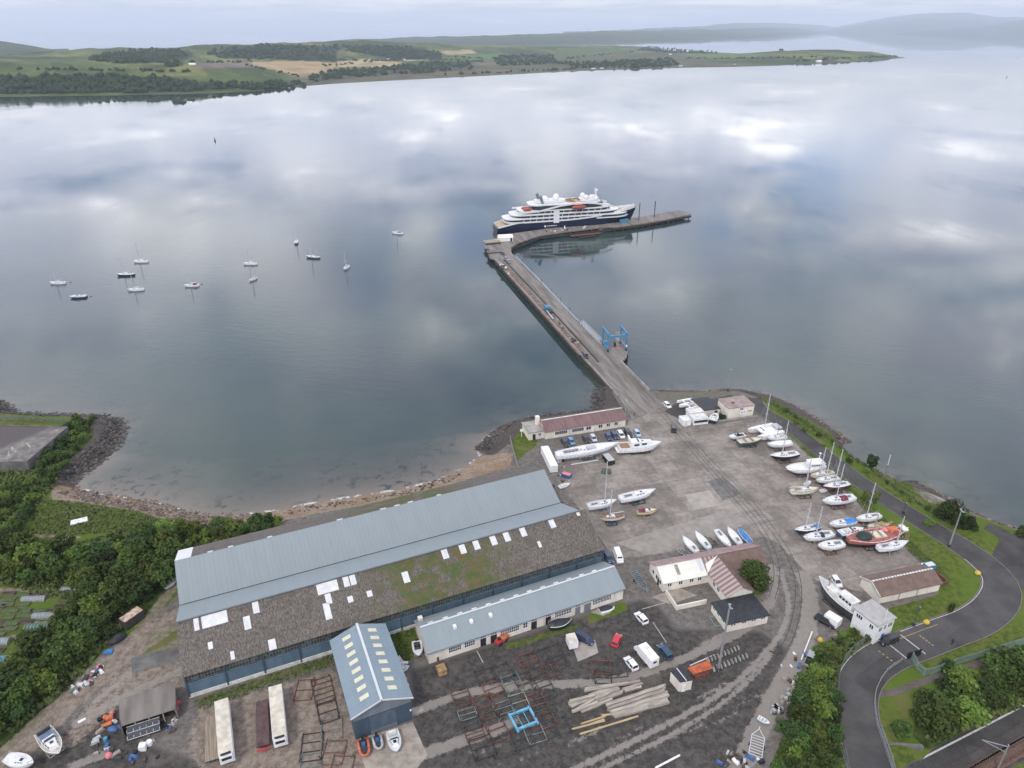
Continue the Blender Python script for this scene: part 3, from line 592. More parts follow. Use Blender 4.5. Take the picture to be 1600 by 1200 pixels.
LEAF3 = leaf_mat('dark_leaves', (.018, .041, .012), (.040, .070, .019), (.064, .095, .028))
WOODLEAF = leaf_mat('far_woodland', (.012, .022, .009), (.024, .038, .015), (.038, .055, .022))
def crown_mb(rx, rz, nclump, nleaf, size, seed, base=.2):
    r = random.Random(seed); mb = MB(); cl = []
    for i in range(nclump):
        a = r.uniform(0, 6.283); q = math.sqrt(r.random()) * .72; h = base + (1 - base) * r.uniform(.18, .82)
        q *= 1.0 - .45 * max(0, h - .55) / .45
        cl.append((math.cos(a) * q * rx, math.sin(a) * q * rx, h * rz, r.uniform(.26, .46) * rx))
    for (x, y, z, rad) in cl:
        for k in range(nleaf):
            d = Vector((r.gauss(0, 1), r.gauss(0, 1), r.gauss(.25, 1))).normalized(); p = Vector((x, y, z)) + d * rad * (r.random() ** .35) * Vector((1, 1, .8)).length / 1.6
            nrm = (d + Vector((r.gauss(0, .5), r.gauss(0, .5), r.gauss(.3, .5)))).normalized(); u = nrm.orthogonal().normalized(); w = nrm.cross(u)
            t = r.uniform(0, 6.283); u, w = u * math.cos(t) + w * math.sin(t), w * math.cos(t) - u * math.sin(t); s = size * r.uniform(.6, 1.3)
            mb.add([p - u * s - w * s * .5, p + u * s * .2 - w * s * .8, p + u * s, p - u * s * .1 + w * s * .7], [(0, 1, 2, 3)])
    return mb
def trunk_mb(h, r0, rx, seed):
    r = random.Random(seed); mb = MB(); top = Vector((r.uniform(-.2, .2), r.uniform(-.2, .2), h)); mb.tube((0, 0, -.3), top, r0, r0 * .55, 7)
    for i in range(5):
        a = i * 1.26 + r.uniform(0, .6); mb.tube(top * r.uniform(.6, 1.), (math.cos(a) * rx * .55, math.sin(a) * rx * .55, h * r.uniform(1.4, 1.9)), r0 * .4, r0 * .12, 5)
    return mb
def plant(name, cat, label, group, rx, rz, ncl, nl, size, seed, mat, base=.2):
    t = thing(name, label, cat, (0, 0, -50), 0, group); crown_mb(rx, rz, ncl, nl, size, seed, base).build('crown', mat, t); trunk_mb(rz * .42, rx * .055 + .04, rx, seed).build('trunk', BARK, t); return t
def ground_z(x, y):
    i = int(round((y - ys[0]) / .8)); j = int(round((x - xs[0]) / .8))
    return float(GZ[min(max(i, 0), GZ.shape[0] - 1), min(max(j, 0), GZ.shape[1] - 1)])
def scatter(protos, poly_px, gap, name_label, group, smin, smax, maxn=400, avoid=None, seed=3):
    r = random.Random(seed); p = pg(poly_px); lo = p.min(0); hi = p.max(0); got = []; tries = 0
    while tries < 6000 and len(got) < maxn:
        tries += 1; x = r.uniform(lo[0], hi[0]); y = r.uniform(lo[1], hi[1])
        if not inside(np.array([x]), np.array([y]), p)[0]: continue
        if any((x - a) ** 2 + (y - b) ** 2 < (gap * (.75 + .5 * r.random())) ** 2 for a, b in got): continue
        got.append((x, y)); pr = protos[r.randrange(len(protos))]; s = r.uniform(smin, smax)
        dup(pr, (x, y, ground_z(x, y) - .1), r.uniform(0, 6.28), name_label, group, (s * r.uniform(.85, 1.2), s * r.uniform(.85, 1.2), s * r.uniform(.8, 1.15)))
    return got
PROT = [plant('bush', 'bush', 'green bush', 'x', 2.6, 4.2, 14, 62, .26, i, m) for i, m in enumerate((LEAF, LEAF, LEAF3, LEAF2, LEAF3, LEAF, LEAF2, LEAF))]
BRIGHT = [PROT[3], PROT[0]]
# ================================================================== BUILDINGS
def gable_wall(L, W, he, hr, ry=None):
    """walls of a gabled building, ridge along x at y = ry"""
    ry = W / 2 if ry is None else ry; mb = MB()
    mb.add([(0, 0, 0), (L, 0, 0), (L, 0, he), (0, 0, he)], [(0, 1, 2, 3)]); mb.add([(0, W, 0), (L, W, 0), (L, W, he), (0, W, he)], [(3, 2, 1, 0)])
    for x, o in ((0, 1), (L, 0)):
        p = [(x, 0, 0), (x, W, 0), (x, W, he), (x, ry, hr), (x, 0, he)]; mb.add(p, [(4, 3, 2, 1, 0) if not o else (0, 1, 2, 3, 4)][::1])
    return mb
def roof_mb(x0, x1, prof, th=.16, mis=None):
    """roof sheets following a cross-section profile [(y, z), ...]"""
    mb = MB()
    for i in range(len(prof) - 1):
        (y0, z0_), (y1, z1) = prof[i], prof[i + 1]
        vs = [(x0, y0, z0_), (x1, y0, z0_), (x1, y1, z1), (x0, y1, z1)]; vs = [(a, b, c - th) for a, b, c in vs] + vs
        mb.add(vs, [(3, 2, 1, 0), (4, 5, 6, 7), (0, 1, 5, 4), (1, 2, 6, 5), (2, 3, 7, 6), (3, 0, 4, 7)], mis[i] if mis else 0)
    return mb
def window(parent, x0, x1, z0_, z1, n=1, y=0., frame=WHITE, nz=1, face=-1, axis='x', glass=GLASS):
    """a framed window on the wall y (or x when axis is 'y'); the panes are one sub-part"""
    fr = MB(); pn = MB(); w = x1 - x0; d = .05; tr = lambda a, b, c: (a, y + face * b, c) if axis == 'x' else (y + face * b, a, c)
    def bx(mb, a0, a1, c0, c1, b0, b1):
        p = [tr(a, b, c) for c in (c0, c1) for a, b in ((a0, b0), (a1, b0), (a1, b1), (a0, b1))]
        mb.add(p, [(3, 2, 1, 0), (4, 5, 6, 7), (0, 1, 5, 4), (1, 2, 6, 5), (2, 3, 7, 6), (3, 0, 4, 7)])
    bx(fr, x0 - .1, x1 + .1, z0_ - .12, z0_, -.02, .10); bx(fr, x0 - .1, x1 + .1, z1, z1 + .08, -.02, .07)
    for i in range(n + 1): xx = x0 + w * i / n; bx(fr, xx - .05, xx + .05, z0_, z1, -.02, .07)
    for j in range(1, nz): zz = z0_ + (z1 - z0_) * j / nz; bx(fr, x0, x1, zz - .03, zz + .03, -.02, .055)
    f = fr.build('window', frame, parent); bx(pn, x0, x1, z0_, z1, -.015, .03); pn.build('pane', glass, f); return f
def door(parent, x0, x1, h, y=0., mat=DARK, face=-1, axis='x'):
    mb = MB(); c = ((x0 + x1) / 2, y + face * .04, h / 2); d = (x1 - x0, .12, h)
    if axis == 'y': c = (c[1], c[0], c[2]); d = (d[1], d[0], d[2])
    mb.box(c, d); o = mb.build('door', mat, parent); k = MB(); k.box((c[0] + (d[0] * .35 if axis == 'x' else face * .1), c[1] + (face * .1 if axis == 'x' else d[1] * .35), 1.05), (.12, .12, .12)); k.build('handle', STEEL, o); return o

# ---- the big double-gabled shed
SH = (-20., 121.6, 98.7)
shed = thing('warehouse', 'huge long double-gabled warehouse with pale blue and mossy grey roof slopes', 'warehouse', G(SH[0], SH[1]), AX)
ZE, ZR, ZV, W1 = 6.5, 11.5, 6.9, 10.6
mb = MB(); Ls = SH[2]
for x in (0, Ls - 1.3):
    p = [(x, 0.05, .9), (x, 4 * W1, .9), (x, 4 * W1, ZE), (x, 3 * W1, ZR - .2), (x, 2 * W1, ZV - .2), (x, W1, ZR - .2), (x, 0.05, ZE)]; mb.poly(p)
mb.add([(0, 0.05, .9), (Ls, 0.05, .9), (Ls, 0.05, 4.0), (0, 0.05, 4.0)], [(0, 1, 2, 3)]); mb.add([(0, 4 * W1, .9), (Ls, 4 * W1, .9), (Ls, 4 * W1, ZE), (0, 4 * W1, ZE)], [(3, 2, 1, 0)])
mb.build('wall', BLUEWALL, shed)
MB().box((Ls / 2, .02 + 2 * W1, .47), (Ls + .3, 4 * W1 + .25, .94)).build('plinth', DIRTYWHITE, shed)
MB().add([(0, .1, 4.0), (Ls, .1, 4.0), (Ls, .1, ZE), (0, .1, ZE)], [(0, 1, 2, 3)]) if False else None
g = MB(); g.add([(0, .02, 4.0), (Ls, .02, 4.0), (Ls, .02, ZE), (0, .02, ZE)], [(0, 1, 2, 3)]); g.build('glazing', GRIDGLASS, shed)
MB().box((Ls / 2, -.05, 4.0), (Ls, .22, .16)).build('rail', BLUEWALL, shed)
for i in range(14): MB().box((i * Ls / 13, -.06, 3.4), (.32, .28, 6.0)).build('column', DKBLUEWALL, shed)
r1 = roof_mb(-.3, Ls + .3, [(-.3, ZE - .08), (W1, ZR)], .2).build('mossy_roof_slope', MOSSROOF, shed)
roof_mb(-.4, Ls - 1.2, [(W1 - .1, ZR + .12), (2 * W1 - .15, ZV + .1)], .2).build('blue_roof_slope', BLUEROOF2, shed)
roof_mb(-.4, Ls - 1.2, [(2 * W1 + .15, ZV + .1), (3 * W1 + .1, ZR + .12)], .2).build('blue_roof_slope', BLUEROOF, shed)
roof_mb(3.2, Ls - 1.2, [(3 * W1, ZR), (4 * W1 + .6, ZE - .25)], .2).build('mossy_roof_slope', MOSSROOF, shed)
roof_mb(-.4, 3.15, [(3 * W1, ZR + .06), (4 * W1 + .6, ZE - .2)], .2).build('end_roof_sheet', WHITE, shed)
MB().box((Ls / 2, 2 * W1, ZV - .02), (Ls - 1, .5, .16)).build('valley_gutter', BLACK, shed)
MB().box((Ls / 2 - .7, W1 - .12, ZR + .2), (Ls - .8, .34, .12)).build('ridge_cap', GREYSHEET, shed)
def slope_px(x, y):
    lo, hi = 8.5, 15.
    for _ in range(40):
        z = (lo + hi) / 2; p = P(x, y, z); t = p.x * B_[0] + p.y * B_[1] - SH[1]; zr = 3 + ZE - .08 + (ZR - ZE + .08) * (t + .3) / (W1 + .3)
        if z > zr: hi = z
        else: lo = z
    s = p.x * A_[0] + p.y * A_[1] - SH[0]; return s, t
def roof_panel(s, t, w, h, mat=SKYL, name='roof_light'):
    f = lambda t_: ZE - .08 + (ZR - ZE + .08) * (t_ + .3) / (W1 + .3) + .05
    roof_mb(s - w / 2, s + w / 2, [(max(-.25, t - h / 2), f(max(-.25, t - h / 2))), (min(W1 - .3, t + h / 2), f(min(W1 - .3, t + h / 2)))], .05).build(name, mat, shed)
for zx, zy, w, h in ((187, 1018, 1.0, 2.8), (300, 984, 5.2, 3.0), (558, 913, 1.3, 2.7), (505, 1013, 1.4, 2.7), (275, 1155, .9, 1.4), (662, 1150, 1.5, 2.2), (1005, 783, 4.7, 2.9), (1013, 863, 1.3, 2.2), (1007, 940, 1.4, 3.5), (1123, 752, 1.3, 2.5), (1165, 741, 1.3, 2.5), (1150, 866, 1.2, 1.3), (1270, 831, 1.2, 1.3), (1497, 728, 1.5, 2.5), (413, 1217, .8, 1.6)):
    roof_panel(*slope_px(260 + zx / 4, 720 + zy / 4), w, h)
for zx, zy, w, h in ((380, 578, 1.5, 2.6), (490, 547, 1.5, 2.6), (576, 523, 1.5, 2.5), (683, 494, 1.5, 2.6), (766, 471, 1.5, 2.6), (868, 441, 1.5, 2.6), (1049, 388, 1.5, 2.6), (972, 522, .8, 1.5), (1213, 330, .9, 1.2)):
    roof_panel(*slope_px(600 + zx / 4, 720 + zy / 4), w, h)
for s, w in ((7.5, 1.2), (12.2, 1.2), (21.5, 1.2), (39, 1.5), (50.5, 1.6), (54.3, 1.4), (58.0, 1.4), (66., 1.2)):
    roof_mb(s - w / 2, s + w / 2, [(3 * W1 + .3, ZR - .1), (3 * W1 + 1.9, ZR - .86)], .05).build('roof_light', SKYL, shed)

# ---- long low workshop in front of the shed
lo_ = thing('workshop', 'long low cream workshop row with blue metal roof and many small-paned windows', 'workshop', G(28.4, 110.), AX)
LL, LW, LE, LR = 49.5, 10.0, 3.6, 6.1
gable_wall(LL, LW, LE, LR).build('wall', CREAM, lo_)
rf = roof_mb(-.35, LL + .35, [(-.45, LE - .12), (LW / 2, LR + .1), (LW + .3, LE - .05)], .16).build('roof', BLUEROOF2, lo_)
MB().box((LL / 2, LW / 2 + .05, LR + .16), (LL + .4, .45, .1)).build('ridge_cap', ALU, rf)
for i in range(26): MB().box((2.5 + i * 1.75, LW / 2 + 1.0, LR - .32), (1.2, .4, .12)).build('ridge_vent', DIRTYWHITE, rf) if i % 2 == 0 else None
for fx in (.115, .195, .29): 
    v = MB().box((fx * LL + 1.5, 3.0, 5.25), (.75, .9, .8)).build('roof_vent', WHITE, rf)
MB().box((LL / 2, -.5, LE - .1), (LL + .5, .16, .14)).build('gutter', GREYSHEET, lo_)
for a, b_, n in ((.093, .152, 6), (.168, .218, 5), (.343, .437, 10), (.458, .481, 2), (.623, .712, 10), (.828, .93, 12)): window(lo_, a * LL, b_ * LL, 1.3, 2.75, n, nz=2)
for a, b_, m in ((.245, .272, BLACK), (.295, .325, BLACK), (.50, .528, BLACK), (.575, .602, BLACK), (.733, .76, GREYSHEET), (.782, .817, GREYSHEET)):
    door(lo_, a * LL, b_ * LL, 2.3, mat=m)
    if m is BLACK or a < .74: window(lo_, a * LL, b_ * LL, 2.5, 3.1, 3)
for fx in (.07, .232, .287, .338, .45, .565, .612, .725, .775, .95): MB().box((fx * LL, -.08, 1.75), (.12, .12, 3.5)).build('downpipe', DIRTYWHITE, lo_)
MB().box((1.0, 9.0, 4.0), (1.0, 1.0, 2.4)).build('chimney', CREAM, lo_)

# ---- small blue shed with roof lights
sm = thing('boat_shed', 'tall blue gabled boat shed with two rows of pale roof lights', 'shed', G(9.5, 97.9), AX)
SW, SL, SE, SR = 11.5, 20.6, 6.7, 8.9
for lab, z_a, z_b, mat in (('lower_wall', 0, 5.2, DKBLUEWALL), ('upper_wall', 5.2, SE, GREYSHEET)):
    mb = MB(); mb.prism([(0, 0), (SW, 0), (SW, SL), (0, SL)], z_a, z_b)
    if lab == 'upper_wall':
        for y in (0, SL): mb.poly([(0, y, SE), (SW, y, SE), (SW / 2, y, SR)])
    mb.build(lab, mat, sm)
rb = MB()
for x0, z0_, x1, z1 in ((-.45, SE - .18, SW / 2, SR), (SW / 2, SR, SW + .45, SE - .18)):
    vs = [(x0, -.5, z0_), (x1, -.5, z1), (x1, SL + .3, z1), (x0, SL + .3, z0_)]; vs = [(a, b, c) for a, b, c in vs] + [(a, b, c + .16) for a, b, c in vs]
    rb.add(vs, [(3, 2, 1, 0), (4, 5, 6, 7), (0, 1, 5, 4), (1, 2, 6, 5), (2, 3, 7, 6), (3, 0, 4, 7)])
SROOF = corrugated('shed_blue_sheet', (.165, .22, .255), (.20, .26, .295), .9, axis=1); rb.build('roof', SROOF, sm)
MB().box((SW / 2, SL / 2, SR + .16), (.5, SL + .9, .14)).build('ridge_cap', ALU, sm)
for s_ in (-1, 1): MB().bar((SW / 2 + s_ * .1, -.52, SR + .1), (SW / 2 + s_ * (SW / 2 + .45), -.52, SE - .08), .16, .3).build('barge_board', ALU, sm)
RLM = simple('translucent_sheet', (.60, .57, .42), .5, var=.08)
for i in range(8):
    y = 1.9 + i * 2.35
    for k in (-1, 1):
        xa, xb = SW / 2 + k * 1.9, SW / 2 + k * 3.7; f = lambda x: SR - (SR - SE + .18) * abs(x - SW / 2) / (SW / 2 + .45) + .2
        m_ = MB(); vs = [(xa, y, f(xa)), (xb, y, f(xb)), (xb, y + 1.05, f(xb)), (xa, y + 1.05, f(xa))]; m_.add(vs if k > 0 else vs[::-1], [(0, 1, 2, 3)]); m_.add([(a, b, c - .06) for a, b, c in vs], [(0, 1, 2, 3)]); m_.build('roof_light', RLM, sm)
dr = MB().box((5.7, -.05, 2.45), (5.3, .16, 4.9)).build('roller_door', simple('slate_blue_door', (.075, .105, .14), .6), sm)
MB().box((5.7, -.16, .55), (5.3, .08, 1.1)).build('bottom_panel', GREYSHEET, dr); MB().box((SW - .25, -.15, 3.0), (.3, .2, .3)).build('wall_lamp', WHITE, sm)

# ---- harbour office by the pier
of = thing('harbour_office', 'long cream single-storey office with maroon roof beside the pier', 'office', P(852, 686.5), R(17.3))
OL, OW = 29.8, 8.4
gable_wall(OL, OW, 3.1, 5.0).build('wall', CREAM, of)
rf = roof_mb(-.3, OL + .3, [(-.4, 3.0), (OW / 2, 5.1), (OW + .4, 3.0)], .15).build('roof', MAROON, of); MB().box((OL / 2, OW / 2, 5.17), (OL + .5, .4, .12)).build('ridge_cap', DIRTYWHITE, rf)
for a, b_, n in ((.115, .265, 6), (.325, .47, 6), (.50, .56, 2), (.655, .705, 2), (.755, .80, 2), (.855, .90, 2)): window(of, a * OL, b_ * OL, 1.1, 2.3, n)
door(of, .565 * OL, .60 * OL, 2.2, mat=WHITE)
for fx in (.05, .30, .61, .73, .93): MB().box((fx * OL, -.06, 1.6), (.3, .14, 3.0)).build('pilaster', DIRTYWHITE, of)
MB().prism([(-5.6, 1.0), (-.02, 1.0), (-.02, 8.0), (-5.6, 8.0)], 0, 2.9).build('annex', CREAM, of); MB().prism([(-5.9, .7), (-.05, .7), (-.05, 8.3), (-5.9, 8.3)], 2.9, 3.15).build('annex_roof', CONC, of)
MB().box((-1.0, 5.6, 3.1), (1.3, 1.3, 6.2)).build('chimney', CREAM, of); door(of, -4.2, -3.2, 2.1, y=1.0, mat=BLACK); window(of, -2.2, -1.2, 1.2, 2.2, 2, y=1.0)

# ---- cream flat-roofed block and neighbours
cu = thing('flat_roofed_block', 'tall plain cream block with flat pinkish roof by the sea road', 'building', P(1136.5, 654.5), R(14.6))
MB().prism([(0, 0), (10.2, 0), (10.2, 7.4), (0, 7.4)], 0, 4.1).build('wall', CREAM, cu)
PINKROOF = simple('pinkish_felt', (.30, .235, .215), .9, var=.25, scale=.5); ro = MB().prism([(-.2, -.2), (10.4, -.2), (10.4, 7.6), (-.2, 7.6)], 4.1, 4.35).build('roof', PINKROOF, cu)
MB().box((3.4, 3.2, 4.45), (.9, .9, .25)).build('hatch', RUST, ro); window(cu, 4.5, 5.9, 3.0, 3.7, 2)
sg = MB().box((5.9, -.06, 1.9), (2.2, .08, 1.5)).build('sign', WHITE, cu)
for x in (5.4, 6.4): MB().tube((x, -.10, 2.0), (x, -.14, 2.0), .26, n=10).build('emblem', GREYSHEET, sg)
MB().box((8.6, -.06, 2.2), (1.6, .08, .5)).build('sign', YELLOWLOG, cu)
lb = thing('flat_roofed_store', 'low cream store with dark flat roof left of the tall cream block', 'building', P(1099, 651.5), R(14.6))
MB().prism([(0, 0), (6.2, 0), (6.2, 9.), (0, 9.)], 0, 2.5).build('wall', CREAM, lb); MB().prism([(-.2, -.2), (6.4, -.2), (6.4, 9.2), (-.2, 9.2)], 2.5, 2.75).build('roof', TARP, lb); door(lb, 4.2, 5.4, 2.0, mat=BLACK)
for nm, lab, x, y, l, w, h, band in (('site_cabin', 'white cabin with long dark window band in front of another cabin', 1083, 666, 5.6, 3.4, 2.6, 1), ('site_cabin', 'white cabin tucked behind the cabin with the dark window band', 1077, 655.5, 5.4, 3.0, 2.5, 0), ('store_box', 'small white box store at the left end of the cabins', 1067, 667, 3.0, 3.8, 2.2, 0)):
    cb = thing(nm, lab, 'cabin', P(x, y), R(13)); MB().prism([(0, 0), (l, 0), (l, w), (0, w)], .25, h).build('body', WHITE, cb); MB().prism([(-.08, -.08), (l + .08, -.08), (l + .08, w + .08), (-.08, w + .08)], h, h + .14).build('roof', DIRTYWHITE, cb)
    MB().box((l / 2, w / 2, .14), (l - .3, w - .3, .28)).build('chassis', DARK, cb)
    if band: window(cb, .3, l - .3, 1.3, 2.0, 4, frame=DARK)
    else: door(cb, .6, 1.4, 1.9, mat=DIRTYWHITE)
wr = thing('low_wall', 'low pale concrete wall in front of the cream block', 'wall', P(1118, 659.5), R(13.5)); MB().box((8.3, .0, .25), (16.6, .35, .5)).build('coping', CONC, wr)

# ---- clubhouse
cl = thing('clubhouse', 'rambling cream clubhouse of mixed white, maroon and brown roofs with black flat block', 'clubhouse', P(1035, 924.5), R(15.3))
CL, CW, CE, CR = 28.6, 7.6, 3.0, 5.0
gable_wall(CL, CW, CE, CR).build('wall', CREAM, cl)
roof_mb(-.3, 11.9, [(-.4, CE - .15), (CW / 2, CR + .1)], .14).build('pale_roof_sheet', WHITESHEET, cl); roof_mb(11.9, 17.3, [(-.4, CE - .12), (CW / 2, CR + .12)], .14).build('streaked_roof_sheet', STRIPES, cl); roof_mb(17.3, CL + .3, [(-.4, CE - .15), (CW / 2, CR + .1)], .14).build('brown_roof_sheet', BROWNROOF, cl)
roof_mb(-.3, CL + .3, [(CW / 2, CR + .1), (CW + .4, CE - .15)], .14).build('faded_roof_slope', PINKSHEET, cl); MB().box((CL / 2, CW / 2, CR + .17), (CL + .4, .45, .1)).build('ridge_cap', PINKSHEET, cl)
roof_mb(4.2, 5.1, [(.9, CE + .62), (3.2, CR - .1)], .06).build('rusty_roof_strip', TIMBER, cl); roof_mb(10.5, 11.5, [(.7, CE + .45), (CW / 2 - .1, CR + .2)], .08).build('roof_flashing', ALU, cl)
for a in (1.2, 4.2, 7.2, 9.4): window(cl, a, a + 1.1, 1.3, 2.3, 2)
for a in (18.2, 20.6): window(cl, a, a + 1.2, 1.3, 2.3, 2)
for yy in (1.0, 3.0, 4.9): window(cl, yy, yy + 1.0, 1.1, 2.4, 1, y=0., axis='y')
door(cl, 2.1, 2.9, 2.1, y=0, mat=BLACK, axis='y')
wg = MB(); WX0, WX1, WY0, wz, wr_ = 12.6, 19.4, -8.6, 3.2, 5.4
wg.add([(WX0, WY0, 0), (WX1, WY0, 0), (WX1, WY0, wz), ((WX0 + WX1) / 2, WY0, wr_), (WX0, WY0, wz)], [(0, 1, 2, 3, 4)]); wg.add([(WX0, WY0, 0), (WX0, .0, 0), (WX0, .0, wz), (WX0, WY0, wz)], [(3, 2, 1, 0)]); wg.add([(WX1, WY0, 0), (WX1, .0, 0), (WX1, .0, wz), (WX1, WY0, wz)], [(0, 1, 2, 3)]); wg.build('wing_wall', CREAM, cl)
STR2 = striped('streaked_wing_sheet', (.20, .135, .125), (.37, .30, .275), 1.3, 1)
for nm, k, m_ in (('wing_roof_slope', -1, STR2), ('wing_roof_slope', 1, BROWNROOF)):
    xm = (WX0 + WX1) / 2; xe = xm + k * 3.9; z_e = wz - .12; mb = MB(); vs = [(xm, WY0 - .4, wr_), (xe, WY0 - .4, z_e), (xe, .2, z_e), (xm, 3.2, wr_)]
    vs = vs + [(a, b, c + .14) for a, b, c in vs]; mb.add(vs, [(0, 1, 2, 3), (7, 6, 5, 4), (0, 4, 5, 1), (1, 5, 6, 2), (2, 6, 7, 3), (3, 7, 4, 0)]); mb.build(nm, m_, cl)
mb = MB(); mb.add([(WX0 - .5, -.05, wz), ((WX0 + WX1) / 2 - .15, 2.8, wr_ + .1), (WX0 - .3, 2.0, 4.4)], [(0, 1, 2)]); mb.build('valley_sheet', WHITESHEET, cl)
for yy in (-3.2, -5.2): window(cl, yy, yy + 1.1, 1.2, 2.3, 2, y=WX0, axis='y')
fb = [(8.3, -16.0), (19.0, -16.0), (19.0, -9.0), (8.3, -9.0)]
MB().prism(fb, 0, 2.5).build('flat_block_wall', CREAM, cl); MB().prism([(8.0, -16.3), (19.3, -16.3), (19.3, -8.8), (8.0, -8.8)], 2.5, 2.72).build('flat_block_roof', TARP, cl)
for a in (9.2, 12., 14.5, 17.): window(cl, a, a + 1.3, 1.7, 2.15, 2, y=-16.0)
for a in (-14.6, -12.6, -10.8): window(cl, a, a + 1.1, 1.5, 2.1, 2, y=8.3, axis='y')
MB().box((4.4, -6.5, .65), (8.0, .3, 1.3)).build('yard_wall', CREAM, cl); MB().box((.5, -3.6, .65), (.3, 5.6, 1.3)).build('yard_wall', CREAM, cl)

# ---- brown-roofed store, gatehouse, huts
br_ = thing('brown_roofed_store', 'low cream store with dark brown roof and pale ridge tiles by the grass', 'building', P(1372, 943.5), R(14.8))
gable_wall(17.6, 6.6, 2.7, 4.2).build('wall', CREAM, br_); rf = roof_mb(-.35, 17.9, [(-.4, 2.6), (3.3, 4.3), (7.0, 2.6)], .15).build('roof', BROWNROOF, br_)
for i in range(20): MB().box((.3 + i * .89, 3.3, 4.36), (.6, .42, .12)).build('ridge_tile', DIRTYWHITE, rf)
MB().bar((-.36, -.4, 2.62), (-.36, 3.3, 4.34), .14, .22).build('barge_board', DIRTYWHITE, br_); MB().bar((-.36, 3.3, 4.34), (-.36, 7.0, 2.62), .14, .22).build('barge_board', DIRTYWHITE, br_)
for a in (5.7, 11.): MB().box((a, -.07, 1.3), (.12, .12, 2.6)).build('downpipe', STEEL, br_)
MB().box((19.6, 1.4, .5), (4., .3, 1.0)).build('brick_enclosure', REDRUST, br_); MB().box((21.5, 3.4, .5), (.25, 4., 1.0)).build('brick_enclosure', REDRUST, br_)
gp = [P(1336, 950.5, 8.6), P(1372, 978.5, 8.6), P(1405.5, 967, 8.6), P(1367, 941, 8.6)]; g0 = gp[0].copy(); grz = heading(gp[0], gp[1])
def to_loc(pts, o, rz):
    c, s = math.cos(-rz), math.sin(-rz); return [((p[0] - o[0]) * c - (p[1] - o[1]) * s, (p[0] - o[0]) * s + (p[1] - o[1]) * c) for p in pts]
gl = to_loc(gp, g0, grz); gh = thing('gatehouse', 'white two-storey gatehouse with grey roof beside the road barrier', 'gatehouse', (g0.x, g0.y, 3), grz)
lw = gl[1][0]; wd = gl[3][1]; gl = [(0, 0), (lw, 0), (lw, wd), (0, wd)]
MB().prism(gl, 0, 5.5).build('wall', WHITE, gh); MB().prism([(-.25, -.25), (lw + .25, -.25), (lw + .25, wd + .25), (-.25, wd + .25)] if wd > 0 else [(-.25, .25), (lw + .25, .25), (lw + .25, wd - .25), (-.25, wd - .25)], 5.5, 5.75).build('roof', simple('grey_felt', (.36, .35, .34), .9, var=.15), gh)
window(gh, lw * .12, lw * .38, 3.9, 4.9, 3); window(gh, lw * .70, lw * .86, 3.7, 4.8, 2)
for a, b_, z_, n in ((.12, .3, 3.4, 2), (.4, .55, 3.4, 2), (.65, .9, 3.4, 3)): window(gh, wd * a, wd * b_, z_, 4.8, n, y=lw, axis='y', face=1)
door(gh, wd * .4, wd * .55, 2.1, y=lw, axis='y', face=1, mat=BLUEP); MB().tube((lw * .95, wd * .4, 5.7), (lw * .95, wd * .4, 9.5), .06).build('flagpole', WHITE, gh)
def px_hut(name, label, cat, px, zt, h, wmat, rmat, th=.18):
    pts = [P(x, y, zt) for x, y in px]; o = pts[0]; rz = heading(pts[0], pts[1]); l = to_loc(pts, o, rz); b = thing(name, label, cat, (o.x, o.y, 3), rz)
    cx_ = sum(p[0] for p in l) / 4; cy_ = sum(p[1] for p in l) / 4; li = [(cx_ + (p[0] - cx_) * .95, cy_ + (p[1] - cy_) * .95) for p in l]
    if wmat: MB().prism(li, 0, h).build('wall', wmat, b)
    MB().prism(l, h, h + th).build('roof', rmat, b); return b, l
hu, hl = px_hut('hut', 'small cream hut with dark felt roof beside the rusty orange shelter', 'hut', [(1062.6, 1065.7), (1083, 1062), (1067, 1040), (1047.5, 1048)], 6., 2.8, CREAM, TARP)
MB().bar((hl[0][0] * .5 + hl[1][0] * .5, hl[0][1] * .5 + hl[1][1] * .5, 3.02), (hl[2][0] * .5 + hl[3][0] * .5, hl[2][1] * .5 + hl[3][1] * .5, 3.02), .2, .1).build('ridge_strip', ALU, hu)
door(hu, .5, 1.4, 2., y=-.02, mat=WHITE)
rs, rl = px_hut('rusty_shelter', 'open shelter with bright rust orange sheet roof beside the hut', 'shelter', [(1083, 1054), (1113.5, 1044.5), (1107, 1031), (1074.5, 1044)], 5., 1.9, None, CORTEN)
for p in rl: MB().box((p[0] * .97 + .05, p[1] * .95, .95), (.16, .16, 1.9)).build('post', RUST, rs)
MB().box((rl[1][0] * .5, .6, .45), (rl[1][0] * .7, 1.2, .9)).build('back_panel', REDRUST, rs)
le = thing('lean_to', 'open-fronted lean-to with old corrugated roof among buoys and scrap', 'lean-to', G(-32.3, 117.0), AX)
rb = MB(); vs = [(0, 0, 3.0), (10.0, 0, 3.0), (10.2, 6.6, 3.9), (-.3, 6.0, 3.9)]; vs = [(a, b, c - .12) for a, b, c in vs] + vs; rb.add(vs, [(3, 2, 1, 0), (4, 5, 6, 7), (0, 1, 5, 4), (1, 2, 6, 5), (2, 3, 7, 6), (3, 0, 4, 7)]); rb.build('roof', OLDSHEET, le)
for x in (.1, 2.6, 5.1, 7.6, 9.9): MB().box((x, .1, 1.45), (.2, .2, 2.9)).build('post', TIMBER, le)
MB().box((5., 6.0, 1.8), (10., .15, 3.6)).build('back_wall', OLDSHEET, le); MB().box((.1, 3., 1.6), (.12, 6., 3.2)).build('side_wall', RUST, le); MB().box((9.9, 3., 1.6), (.12, 6., 3.2)).build('side_wall', OLDSHEET, le)
fr = MB()
